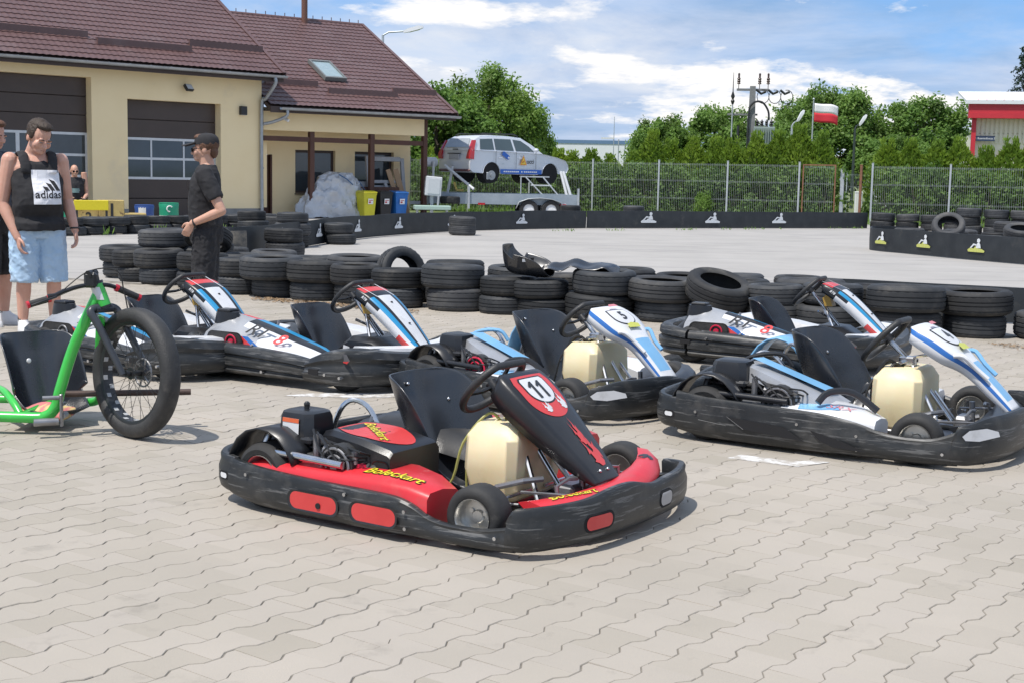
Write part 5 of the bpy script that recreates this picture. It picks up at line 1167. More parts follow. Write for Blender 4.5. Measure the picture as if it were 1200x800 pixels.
def engine_bits(t, x, y, cover_m, chrome, cover_deco, rotor_red=False):
    """single cylinder kart engine, on the near side of the seat"""
    e = bpy.data.objects.new('engine', None); e = MB()
    e.box((x-.20, y-.15, .10), (x+.20, y+.12, .245), .02); e.cyl((x+.02, y-.185, .225), (x+.02, y-.12, .225), .088, 20); e.box((x-.2, y-.07, .14), (x-.1, y+.08, .30), .01)
    eo = e.build('engine', m_engine, t, smooth=30)
    b = MB()
    for k in range(7): b.box((x-.21, y-.10, .15+.022*k), (x-.10, y+.09, .157+.022*k))
    for k in range(9):
        a = k*.35; b.box((x+.02+.07*cos(k*.7)-.004, y-.193, .225+.07*sin(k*.7)-.012), (x+.02+.07*cos(k*.7)+.004, y-.183, .225+.07*sin(k*.7)+.012))
    b.build('cooling_fin', m_engine, eo, smooth=0)
    b = MB(); torus(b, .072, .006, 24, 6, X=T(x+.02, y-.190, .225) @ RX(R(90))); torus(b, .045, .005, 20, 6, X=T(x+.02, y-.192, .225) @ RX(R(90))); b.cyl((x+.02, y-.200, .225), (x+.02, y-.18, .225), .018, 10); b.build('recoil_starter', m_redhot if rotor_red else m_steel, eo)
    for p, q, r in (((x-.06, y-.15, .27), (x-.02, y-.15, .27), .03), ((x-.12, y-.14, .20), (x-.12, y-.14, .33), .016), ((x+.1, y-.16, .24), (x+.1, y-.16, .29), .014)):
        b = MB(); b.cyl(p, q, r, 10); b.build('carburettor', m_steel, eo, smooth=30)
    b = MB()
    for q in range(5): b.tube([(x-.14+.02*q, y-.14, .35-.01*q), (x-.05+.03*q, y-.2+.01*q, .28+.02*sin(q*2)), (x+.03+.03*q, y-.19, .22+.02*q), (x+.14, y-.13+.02*q, .25)], .005, 5, smooth=4)
    b.build('cable', m_cable, eo)
    return eo
def kart_base(t, bumper_m, wheels=True, fx=.52):
    b = MB()      # tubular chassis
    for s in (-1, 1):
        b.tube([(-.78, s*.30, .075), (-.4, s*.30, .065), (.2, s*.27, .055), (.55, s*.22, .06), (.78, s*.20, .08)], .016, 8, smooth=4)
        b.tube([(.2, s*.27, .055), (.36, s*.34, .06), (.52, s*.40, .10)], .015, 8, smooth=3)
        b.tube([(-.45, s*.3, .07), (-.35, s*.55, .08), (.05, s*.55, .08), (.2, s*.3, .06)], .012, 8, smooth=4)
        b.tube([(-.36, s*.30, .08), (-.37, s*.25, .2), (-.36, s*.20, .36)], .010, 6, smooth=3)
    for x in (-.72, -.2, .25, .75): b.cyl((x, -.29, .065), (x, .29, .065), .015, 8)
    b.build('chassis', m_steel, t)
    b = MB(); b.box((-.15, -.27, .038), (.74, .27, .043)); b.build('floor_tray', m_steel, t, smooth=0)
    b = MB(); b.cyl((-.60, -.56, .14), (-.60, .56, .14), .02, 12); b.cyl((-.60, -.12, .14), (-.60, -.11, .14), .085, 20); b.build('rear_axle', m_steel, t)
    if wheels:
        for s in (-1, 1): kart_wheel(t, -.60, s*.545, .14, .19); kart_wheel(t, fx, s*.54, .120, .125, R(5))
    b = MB()
    for s in (-1, 1):
        b.cyl((fx-.02, s*.45, .13), (fx-.02, s*.36, .12), .018, 8); b.cyl((fx-.09, s*.05, .12), (fx-.07, s*.42, .13), .008, 6); b.cyl((fx, s*.41, .07), (fx, s*.41, .18), .016, 8)
    b.build('steering_linkage', m_chrome, t)
    for s in (-1, 1):
        b = MB(); b.tube([(.62, s*.24, .06), (.60, s*.24, .20), (.60, s*.15, .215), (.61, s*.10, .21)], .008, 6); b.tube([(.70, s*.26, .18), (.45, s*.26, .16)], .006, 5); b.build('pedal', m_steel, t)
def loft_panel(path, name, mats, parent, mfn=None, th=.006):
    """shield-like fairing: path rows (x, z, half width, skirt, crown)"""
    rows = catmull([V((p[0], p[1], p[2], p[3])) for p in path], 4) if 0 else None
    nP = len(path); n = 4; Q = []
    for i in range(nP-1):
        a, b_, c, d = path[max(i-1, 0)], path[i], path[i+1], path[min(i+2, nP-1)]
        for k in range(n):
            t = k/n; Q.append([.5*(2*b_[j]+(c[j]-a[j])*t+(2*a[j]-5*b_[j]+4*c[j]-d[j])*t*t+(3*b_[j]-a[j]-3*c[j]+d[j])*t**3) for j in range(5)])
    Q.append(list(path[-1])); nq = len(Q)
    cols = [(-1, 1), (-1.0, .45), (-.99, .12), (-.93, 0), (-.72, 0), (-.5, 0), (-.25, 0), (0, 0), (.25, 0), (.5, 0), (.72, 0), (.93, 0), (.99, .12), (1.0, .45), (1, 1)]
    vs = []
    for i, p in enumerate(Q):
        a, c = Q[max(i-1, 0)], Q[min(i+1, nq-1)]; tx, tz = c[0]-a[0], c[1]-a[1]; l = hypot(tx, tz); nx, nz_ = -tz/l, tx/l
        if nz_ < 0: nx, nz_ = -nx, -nz_
        for e, s in cols:
            off = -p[3]*s+p[4]*(1-e*e) if s < .1 else -p[3]*s
            vs.append((p[0]+nx*off, p[2]*e*(1.04 if s > .4 else 1), p[1]+nz_*off))
    nc = len(cols); b = MB(); fs = []; ms = []
    for i in range(nq-1):
        for j in range(nc-1):
            fs.append((i*nc+j, i*nc+j+1, (i+1)*nc+j+1, (i+1)*nc+j)); ms.append(mfn(j, (i+.5)/(nq-1)) if mfn else 0)
    fs += [tuple(range(7)), ] if 0 else []
    o0 = len(b.m); b.add(vs, fs); b.m[o0:] = ms
    o = b.build(name, mats, parent, recalc=True, smooth=50); solid(o, th, -1); return o
def at_panel(path, v, w=0):
    f = v*(len(path)-1); i = min(int(f), len(path)-2); t = f-i; p = [path[i][j]*(1-t)+path[i+1][j]*t for j in range(5)]; d = V((path[i+1][0]-path[i][0], 0, path[i+1][1]-path[i][1])).normalized()
    n = V((-d.z, 0, d.x)); n = n if n.z > 0 else -n
    return V((p[0], w, p[1]))+n*p[4]*(1-(w/p[2])**2), d, n
# ------------------------------------------------------------------ the rental kart with side pods (numbers 11, 4, 5)
def bumper_ring(t, m, slot_m=None, tall=0):
    k_ = .042 if tall else 0
    side = lambda s: [(-.74, s*.655, .05, .205+k_), (-.58, s*.672, .03, .19+k_), (-.3, s*.675, .025, .18+k_), (0, s*.675, .025, .178+k_*.8), (.14, s*.67, .025, .172+k_*.5), (.22, s*.66, .025, .15+k_*.6), (.30, s*.65, .022, .11+k_), (.40, s*.64, .02, .095+k_), (.54, s*.63, .02, .10+k_), (.66, s*.615, .025, .125+k_*1.5)]
    rear = [(-.72, -.652, .055, .208), (-.83, -.615, .055, .215), (-.895, -.50, .06, .22), (-.91, -.25, .065, .225), (-.915, 0, .065, .225), (-.91, .25, .065, .225), (-.895, .50, .06, .22), (-.83, .615, .055, .215), (-.72, .652, .055, .208)]
    front = [(.635, -.625, .03, .150), (.66, -.622, .03, .188+tall*.4), (.71, -.59, .03, .195+tall*.6), (.77, -.50, .035, .20+tall), (.815, -.36, .04, .205+tall), (.835, -.2, .04, .225+tall*.6), (.84, -.06, .04, .222+tall*.5), (.84, .1, .04, .19+tall*.5), (.835, .22, .04, .195+tall*.6), (.815, .36, .035, .195+tall), (.77, .50, .03, .195+tall), (.71, .59, .03, .185+tall), (.62, .635, .03, .175+tall)]
    rb = ribbon(rear[::-1], PR1, 'rear_bumper', m, t)
    for w_, h_, mm, lf in ((.075, .038, m_dark, .002), (.05, .022, m_foil, .004)): flat('bumper_hole', rrect(w_, h_), mm, rb, (-.80, -.70, .125), (.92, -.38, 0), (0, 0, 1), lf*3)
    for s in (-1, 1): ribbon(side(s) if s > 0 else side(s)[::-1], [(o, q) for o, q in PR1], 'side_bumper', m, t) if 0 else ribbon(side(s), PR1 if s < 0 else [(-o, q) for o, q in PR1], 'side_bumper', m, t)
    return ribbon(front, PR1, 'front_bumper', m, t)
def rrect(w, h, n=5):
    r = h*.45; return [(sx*(w/2-r)+r*cos(a0+pi/2*k/n), sy*(h/2-r)+r*sin(a0+pi/2*k/n)) for sx, sy, a0 in ((1, 1, 0), (-1, 1, pi/2), (-1, -1, pi), (1, -1, 1.5*pi)) for k in range(n+1)]
def pocket(t, x0, x1, z0, z1, y, m, name='bumper_recess'):
    n = 6; w, h = x1-x0, z1-z0; r = h*.45; pts = []
    for cx_, cz_, a0 in ((x1-r, z1-r, 0), (x0+r, z1-r, pi/2), (x0+r, z0+r, pi), (x1-r, z0+r, 1.5*pi)):
        pts += [(cx_+r*cos(a0+pi/2*k/n), cz_+r*sin(a0+pi/2*k/n)) for k in range(n+1)]
    b = MB(); b.loft([[(p[0], y, p[1]) for p in pts], [((p[0]-(x0+x1)/2)*.90+(x0+x1)/2, y+.003, (p[1]-(z0+z1)/2)*.84+(z0+z1)/2) for p in pts]], True, False, mi=1)
    q = [((p[0]-(x0+x1)/2)*.90+(x0+x1)/2, (p[1]-(z0+z1)/2)*.84+(z0+z1)/2) for p in pts]; b.add([(p[0], y+.003, p[1]) for p in q], earcut(q)); return b.build(name, [m, m_blk], t, smooth=40)
FAIR1 = [(.235, .588, .125, .05, .0), (.268, .582, .155, .085, .006), (.355, .515, .162, .10, .010), (.46, .42, .146, .09, .012), (.57, .32, .120, .07, .010), (.655, .24, .098, .045, .008), (.70, .198, .088, .02, .004)]
def rental_kart(label, loc, rz_, liv, group=None):
    t = thing('go_kart', label, 'go-kart', (loc[0], loc[1], 0), rz_, group)
    redl = liv == 'red'; podm = m_red if redl else m_lblue
    kart_base(t, m_bump, fx=.45); fbm = bumper_ring(t, m_bump, tall=0 if redl else .05)
    # side pods between bumper and seat
    for s in (-1, 1):
        rows = []
        for x, zo, zi, yo, yi in [(q[0], q[1]+.05*(s > 0 and redl), q[2]+.06*(s > 0 and redl), q[3], q[4]) for q in ((-.68, .19, .19, .645, .40), (-.55, .205, .215, .650, .38), (-.2, .215, .232, .652, .36), (.05, .225, .235, .652, .37), (.18, .22, .215, .648, .39), (.275, .20, .18, .64, .42))]:
            rows.append([(x, s*yo, .06), (x, s*yo, zo-.03), (x, s*(yo-.02), zo-.006), (x, s*(yo-.10), (zo*.6+zi*.4)+.006), (x, s*(yi+.03), zi+.002), (x, s*yi, zi-.02), (x, s*yi, .06)])
        b = MB(); b.loft(rows, True, True)
        if not redl: b.m = [1 if i//7 < 2 and i < 35 else 0 for i in range(len(b.f))]
        po = b.build('side_pod', [podm if redl else m_foil, m_silvd], t, recalc=True, smooth=45)
        if redl:
            
            xl = .06 if s < 0 else -.36
            letter('lettering', 'Boleckart', .072, m_blk, po, (xl, s*.575, .25), (1, 0, -.03), (0, 1, .1), bold=.05, shear=.25, lift=.003); letter('lettering', 'Boleckart', .072, m_yelt, po, (xl, s*.575, .25), (1, 0, -.03), (0, 1, .1), bold=.012, shear=.25, lift=.007)
        else:
            flat('pod_foil', [(-.20, -.055), (-.1, -.055), (0, -.03), (-.02, .04), (-.1, .06), (-.22, .055)], m_lblue, po, (.09, s*.57, .24), (1, 0, -.05), (0, 1, 0), .006)
            letter('lettering', 'SRX' if liv == 'blue4' else 'SK', .075, plain('pink print', (.62, .22, .25)), po, (.08, s*.57, .25), (1, 0, -.05), (0, 1, 0), shear=.3, lift=.010)
    y = -.7015
    if redl:
        pocket(t, -.385, -.115, .052, .134, y, m_redd); pocket(t, -.06, .18, .052, .134, y, m_redd)
        b = MB(); b.cyl((-.22, y-.002, .085), (-.22, y+.004, .085), .012, 12); b.build('hole', m_dark, t)
    else:
        b = MB()
        for pts in ([(-.45, .15), (-.15, .13), (-.04, .07), (-.09, .075), (-.36, .095)], [(-.02, .13), (.14, .095), (.26, .055), (.10, .06), (.03, .085)]):
            b.add([(p[0], y-.001, p[1]) for p in pts], earcut(pts))
        b.build('bumper_recess', m_dark, t, smooth=0)
        b = MB()
        for pts in ([(-.45, .15), (-.36, .095), (-.357, .096), (-.447, .15)], [(-.6, .12), (-.45, .105), (-.45, .1035), (-.6, .117)]): b.add([(p[0], y-.0015, p[1]) for p in pts], earcut(pts))
        b.build('scratch', plain('scratched plastic', (.2, .2, .2), .7), t, smooth=0)
    for x, z in ((-.62, .155), (-.088, .15), (.205, .125), (.21, .06), (.60, .08)):
        b = MB(); b.cyl((x, -.66 if x > .3 else -.69, z), (x, -.699 if x < .15 else (-.694 if x < .3 else -.655), z), .0075, 8); b.build('bolt', m_chrome, t)
    b = MB(); b.box((-.885, -.60, .17), (-.80, -.55, .205)) if 0 else None
    # nose panel behind the front bumper
    rows = []
    for q in range(13):
        y_ = -.46+.92*q/12; k = abs(y_)/.46
        xf = .835-.13*k**2.4-.026; zf = .18-.01*k*(y_ < 0)+.02*k*(y_ > 0)
        kk = k if y_ > 0 else -.3*k; rows.append([(xf, y_, zf-.02), (xf-.008, y_, zf+.004), (xf-.06, y_, zf+.022+.02*kk), (xf-.11, y_, zf+.014+.03*kk), (.62-.02*k, y_, zf-.02), (.61-.02*k, y_, zf-.045)])
    b = MB(); b.loft(rows, True, True); nose = b.build('nose_panel', podm if redl else m_blk, t, recalc=True, smooth=50)
    if redl:
        letter('lettering', 'Boleckart', .058, m_blk, nose, (.70, -.28, .2), (.34, .94, .02), (-.94, .34, .1), bold=.05, lift=.004, shear=.2); letter('lettering', 'Boleckart', .058, m_yelt, nose, (.70, -.28, .2), (.34, .94, .02), (-.94, .34, .1), bold=.012, lift=.006, shear=.2)
        flame(nose, (.70, .37, .245), (-.5, .8, .1), (-.9, -.4, .1), .10, .09, m_blk)
        # slots in the front bumper, red seen behind them
        for yc, w_, xd, mm in ((-.34, .17, (.43, .90, 0), m_redd), (.20, .12, (-.22, .97, 0), plain('slot grey', (.35, .34, .34)))):
            o_ = (.90, yc, .115); flat('bumper_slot', rrect(w_, .072), m_dark, fbm, o_, xd, (0, 0, 1), .004); flat('bumper_slot', rrect(w_*.86, .052), mm, fbm, o_, xd, (0, 0, 1), .010)
    else:
        b = MB(); b.prism([(.12, .0), (.16, .03), (.28, .045), (.36, .02), (.36, -.01), (.24, -.025)], 0, .004, X=frame((.745, -.77, .185), (.62, -.62, 0), (0, 0, 1))) if 0 else None
        X = frame((.738, -.552, .175), (.58, .81, 0), (0, 0, 1)); b = MB(); pl_ = [(-.12, 0), (-.08, .025), (.02, .03), (.09, .012), (.10, -.012), (-.02, -.028), (-.1, -.02)]
        b.add([(p[0], p[1], .024) for p in pl_], earcut(pl_), X=X); b.build('bumper_slot', m_foil, t, smooth=0)
    # seat, stays, tank, steering
    ks = kart_seat(t, dx=.045, dz=-.075, sc=1.14); ks.location = (0, .03, 0)
    for s in (-1, 1): b = MB(); b.tube([(-.60, s*.24, .10), (-.52, s*.25, .34), (-.47, s*.22, .42), (-.40, s*.19, .40), (-.33, s*.20, .33)], .0115, 8, smooth=4); b.build('seat_stay', m_chrome, t)
    b = MB()
    tk = []
    for z, w, x0, x1 in ((.075, .150, .14, .325), (.095, .175, .12, .350), (.20, .20, .105, .365), (.335, .192, .110, .362), (.382, .155, .132, .34), (.390, .145, .140, .332)):
        c = .034; tk.append([(x0+c, -w, z), (x1-c, -w, z), (x1, -w+c, z), (x1, w-c, z), (x1-c, w, z), (x0+c, w, z), (x0, w-c, z), (x0, -w+c, z)])
    b.loft(tk); tko = b.build('fuel_tank', m_tank, t, smooth=35); bevel(tko, .004, 2)
    b = MB(); b.cyl((.25, .03, .39), (.25, .03, .41), .028, 14); b.cyl((.25, .03, .41), (.25, .03, .425), .034, 14); b.build('filler_cap', m_blk, tko)
    b = MB(); b.tube([(.21, -.04, .37), (.17, -.09, .42), (.10, -.17, .30), (.05, -.20, .12), (-.1, -.26, .08)], .006, 6, smooth=5); b.tube([(.23, -.02, .37), (.20, -.06, .40), (.13, -.165, .25), (.12, -.17, .1)], .005, 6, smooth=5); b.build('fuel_hose', m_hose if redl else m_cable, t)
    X = steering(t, (.125, 0, .525), R(48))
    b = MB(); b.cyl((.13, 0, .52), (.25, 0, .41), .014, 10); b.cyl((.25, 0, .41), (.48, 0, .12), .0115, 10); b.build('steering_column', m_chrome, t)
    b = MB()
    for s in (-1, 1): b.tube([(.245, 0, .43), (.33, s*.07, .30), (.48, s*.16, .07)], .0115, 8)
    b.tube([(.22, -.07, .41), (.22, .07, .41)], .011, 8); b.tube([(.24, 0, .43), (.40, 0, .47)], .008, 6); b.box((.20, -.03, .39), (.28, .03, .44), .008); b.build('column_support', m_chrome, t, smooth=30)
    if not redl:
        b = MB(); b.tube([(.22, -.05, .38), (.16, -.12, .42), (.11, -.16, .26), (.16, -.17, .08)], .010, 6, smooth=5); b.tube([(.24, -.05, .38), (.19, -.10, .40), (.15, -.16, .24), (.2, -.18, .08)], .007, 6, smooth=5); b.build('brake_hose', m_cable, t)
    b = MB(); b.tube([(.58, .0, .08), (.57, .0, .24)], .014, 8); b.box((.50, -.08, .10), (.58, .06, .17), .015); b.tube([(.30, -.22, .15), (.42, -.20, .19), (.46, -.12, .19)], .012, 8); b.build('brake_unit', m_steel, t)
    # number fairing
    if redl:
        fa_ = loft_panel(FAIR1, 'fairing', [m_blk], t)
        o, d, n = at_panel(FAIR1, .36); yv = (0, 1, 0); xx = (0, 1, 0); yy = tuple(-d)
        flat('decal', shield(.250, .235, top=.16), m_redd, fa_, tuple(o+d*.0), xx, yy, .006)
        flat('decal_rim', shield(.178, .150, top=.1), m_blk, fa_, tuple(o-d*.030), xx, yy, .0085)
        flat('number_plate', shield(.162, .136, top=.1), m_foil, fa_, tuple(o-d*.030), xx, yy, .0105)
        for k_ in (-.029, .025):
            b = MB(); X = frame(tuple(o-d*.032), xx, yy); pg = [(-.009, -.046), (.009, -.046), (.009, .046), (-.004, .046), (-.030, .022), (-.022, .012), (-.009, .023)]; b.add([(p[0]+k_, p[1], .0125) for p in pg], earcut(pg), X=X); snap(b, fa_, X.col[2].xyz, .0062); b.build('numeral', m_blk, fa_, smooth=0)
        flame(fa_, tuple(o+d*.085+V((0, .070, 0))), (0, 1, .0), tuple((-d+V((0, .5, 0))).normalized()), .085, .085, m_foil, lift=.0105); flame(fa_, tuple(o+d*.088-V((0, .045, 0))), (0, 1, 0), tuple((-d*.8-V((0, .6, 0))).normalized()), .07, .06, m_foil, lift=.0105)
        o2, d2, n2 = at_panel(FAIR1, .80); flame(fa_, tuple(o2+d2*.02+V((0, .015, 0))), (0, 1, 0), tuple(-d2), .13, .155, m_redd); flame(fa_, tuple(o2-d2*.09+V((0, .01, 0))), (0, 1, 0), tuple(-d2), .075, .13, m_redd)
        for y_ in (.03, -.03): b = MB(); b.sphere((.672, y_, .236), .008, 8, 5); b.build('bolt', m_chrome, fa_)
    else:
        F2 = [(.275, .60, .115, .04, .0), (.305, .598, .155, .07, .008), (.40, .555, .17, .08, .018), (.49, .495, .155, .075, .016), (.555, .445, .105, .06, .012), (.61, .40, .085, .055, .01), (.70, .315, .082, .05, .008), (.79, .22, .075, .035, .004)]
        def mf(j, v):
            if j in (0, 13): return 1
            if j in (1, 12): return 3
            if j in (2, 3, 10, 11): return 0
            if v < .3 and j in (3, 10): return 2
            return 2 if .60 < v < .92 and 4 <= j <= 9 else 0
        fa_ = loft_panel(F2, 'fairing', [m_foil, m_foil, m_lblue, m_mblue], t, mf)
        o, d, n = at_panel(F2, .33); xx = (0, 1, 0); yy = tuple(-d)
        flat('decal_rim', shield(.205, .15, top=.3), m_blk, fa_, tuple(o-d*.01), xx, yy, .010); flat('number_plate', shield(.190, .136, top=.3), m_foil, fa_, tuple(o-d*.01), xx, yy, .012)
        letter('number', liv[-1], .105, m_blk, fa_, tuple(o-d*.012), xx, yy, bold=.02, lift=.019)
        flat('decal', [(-.06, 0), (.05, -.005), (.06, .03), (.0, .045), (-.05, .03)], plain('lime foil', (.50, .52, .10)), fa_, tuple(o+d*.10), xx, yy, .011)
        letter('lettering', 'SKT', .03, m_blk, fa_, tuple(o+d*.085), xx, yy, lift=.013, bold=.02, shear=.3)
        flat('decal', [(-.05, 0), (.05, 0), (.03, .02), (-.03, .02)], plain('pink print', (.62, .22, .25)), fa_, tuple(o-d*.10), xx, yy, .008)
        for s in (-1, 1):
            b = MB(); b.tube([(.50, s*.135, .475), (.545, s*.13, .475), (.60, s*.10, .42), (.66, s*.09, .37)], .012, 8, smooth=3); b.build('fairing_handle', m_lblue if s > 0 else m_foil, fa_)
    # engine on the near side, air box behind it
    ex, ey = -.25, -.40
    engine_bits(t, ex, ey, None, redl, None, rotor_red=(liv == 'blue5'))
    b = MB(); rr = []
    ax, ay = -.535, -.42
    for z, hw, hd in ((.265, .095, .085), (.275, .105, .095), (.30, .108, .098)): rr.append((z, hw, hd))
    b.box((ax-.105, ay-.10, .268), (ax+.105, ay+.10, .305), .012)
    b.loft([[(ax-w+c_, ay-h_, z) if 0 else p for p in [(ax-w, ay-h_+.03, z), (ax-w+.03, ay-h_, z), (ax+w-.03, ay-h_, z), (ax+w, ay-h_+.03, z), (ax+w, ay+h_-.03, z), (ax+w-.03, ay+h_, z), (ax-w+.03, ay+h_, z), (ax-w, ay+h_-.03, z)]] for z, w, h_ in ((.302, .097, .092), (.375, .092, .088), (.395, .085, .08), (.402, .07, .065))])
    if redl: b.cyl((ax, ay, .40), (ax, ay, .418), .012, 8); b.sphere((ax, ay, .422), .014, 8, 5)
    ab = b.build('air_box', m_blk, t, smooth=35)
    b = MB(); b.box((ax-.06, ay-.07, .14), (ax+.05, ay+.05, .268), .01); b.cyl((ax+.07, ay-.06, .18), (ax+.07, ay-.06, .268), .02, 8); b.cyl((ax-.02, ay-.09, .17), (ax-.02, ay-.09, .25), .012, 8); b.build('intake', m_engine, ab, smooth=30)
    b = MB()
    for k in range(5): b.box((ax-.065, ay-.085, .16+.02*k), (ax+.03, ay-.07, .167+.02*k))
    b.build('cooling_fin', m_steel, ab, smooth=0)
    if redl:
        flat('sticker', [(-.045, -.035), (.045, -.035), (.045, .03), (-.045, .03)], m_foil, ab, (ax-.005, ay-.0905, .345), (1, 0, 0), (0, .06, 1), .004); flat('sticker_print', [(-.045, .012), (.045, .012), (.045, .03), (-.045, .03)], plain('orange print', (.7, .14, .05)), ab, (ax-.005, ay-.0905, .345), (1, 0, 0), (0, .06, 1), .0055)
    # exhaust guard bar
    b = MB(); b.tube([(-.615, -.565, .305), (-.615, -.585, .265), (-.585, -.60, .248), (-.45, -.605, .245), (-.17, -.61, .240)], 0.0165, 10, smooth=4); b.build('guard_bar', m_chrome if redl else m_blk, t)
    # engine cover
    if redl:
        b = MB(); b.loft([[(x, y0, z0), (x, y0, z1-.02), (x, y0+.02, z1), (x, y1-.02, z1+.004), (x, y1, z1-.02), (x, y1, z0)] for x, y0, y1, z0, z1 in ((-.42, -.45, -.24, .29, .325), (-.33, -.50, -.22, .275, .345), (-.16, -.53, -.21, .235, .335), (-.01, -.53, -.21, .16, .305), (.005, -.53, -.21, .15, .295))]); co = b.build('engine_cover', m_blk, t, recalc=True, smooth=35)
        pts = [(.185*cos(a)*(.92+.1*cos(2*a)), .125*sin(a)) for a in [2*pi*k/28 for k in range(28)]]
        flat('decal', pts, m_redd, co, (-.20, -.365, .345), (1, 0, -.10), (0, 1, 0), .007); flame(co, (-.26, -.42, .35), (.3, 1, 0), (1, -.3, -.05), .09, .10, m_blk); flame(co, (-.12, -.30, .345), (-.3, 1, -.03), (1, .4, -.1), .08, .09, m_blk); letter('lettering', 'Boleckart', .066, m_blk, co, (-.20, -.365, .345), (.8, -.55, -.08), (.6, .8, 0), bold=.05, lift=.010, shear=.2); letter('lettering', 'Boleckart', .066, m_yelt, co, (-.20, -.365, .345), (.8, -.55, -.08), (.6, .8, 0), bold=.012, lift=.0115, shear=.2)
        pocket(t, -.085, .0, .205, .262, -.536, m_dark, 'cover_slot')
        b = MB(); b.cyl((-.125, -.56, .222), (-.125, -.50, .222), .022, 12); b.build('cap', m_redhot, co)
        b = MB(); b.loft([[(x, .08, z0-.04), (x, .14, z1-.03), (x, .24, z1), (x, .36, z1-.01), (x, .42, z0)] for x, z0, z1 in ((-.78, .18, .24), (-.6, .22, .30), (-.3, .23, .31), (-.06, .2, .26))]); b.build('far_cover', m_blk, t, recalc=True, smooth=40)
        
    else:
        b = MB(); b.loft([[(x, y0, z0), (x, y0+.02, z1-.01), (x, y0+.06, z1), (x, y1-.03, z1), (x, y1, z0)] for x, y0, y1, z0, z1 in ((-.47, -.44, -.26, .29, .385), (-.36, -.50, -.24, .30, .365), (-.22, -.545, -.22, .26, .325), (-.08, -.56, -.22, .19, .275), (.04, -.56, -.24, .16, .22))]); co = b.build('engine_cover', [m_silv], t, recalc=True, smooth=35)
        flat('decal', [(-.22, -.055), (.20, -.055), (.22, .06), (-.20, .055)], m_lblue, co, (-.23, -.36, .342), (1, 0, -.33), (0, 1, 0), .004); flat('decal_hole', [(.035*cos(a), .02*sin(a)) for a in [2*pi*k/16 for k in range(16)]], m_dark, co, (-.19, -.36, .329), (1, 0, -.33), (0, 1, 0), .006)
        b = MB(); b.tube([(-.02, -.60, .25), (.02, -.56, .30), (.12, -.50, .30), (.24, -.48, .22)], .018, 8, smooth=4); b.build('cover_edge', m_blk, t)
        # pale blue fender behind
        b = MB(); b.loft([[(-.62+.19*cos(a), s_, .16+.27*sin(a)) for s_ in (.40, .62)] for a in [pi*k/10 for k in range(11)]], closed=False); f_ = b.build('fender', m_lblue, t); solid(f_, .01)
        b = MB(); b.tube([(-.62, -.30, .30), (-.5, -.28, .40), (-.36, -.22, .42), (-.30, -.20, .36)], .012, 8, smooth=4); b.build('tube_guard', m_lblue if liv == 'blue5' else m_blk, t)
    b = MB(); b.loft([[(-.60+.185*cos(a), s_, .14+.195*sin(a)) for s_ in (-.45, -.635)] for a in [.35+(pi-.5)*k/8 for k in range(9)]], closed=False); solid(b.build('wheel_guard', m_blk, t), .008)
    if redl: b = MB(); b.loft([[(-.60+.185*cos(a), s_, .14+.21*sin(a)) for s_ in (.45, .635)] for a in [.35+(pi-.5)*k/8 for k in range(9)]], closed=False); solid(b.build('wheel_guard', m_blk, t), .008)
    b = MB(); b.tube([(-.2, -.26, .10), (0, -.27, .09), (.15, -.28, .10), (.3, -.27, .09)], .008, 6, smooth=3); b.tube([(-.1, -.3, .12), (.1, -.24, .08), (.4, -.2, .09)], .006, 6, smooth=3); b.box((-.06, -.33, .08), (.02, -.27, .13), .008); b.build('linkage', m_steel, t)
    return t
rental_kart('red and black go-kart with number 11 standing alone in the foreground', (-.18, 5.80), R(-34), 'red')
kb = rental_kart('light blue go-kart with number 4 on its fairing at the right edge', (1.93, 7.56), R(-31.5), 'blue4'); kb.scale = (1.06,)*3
rental_kart('light blue go-kart with number 5 right behind the red kart', (.335, 8.6), R(-39.5), 'blue5')
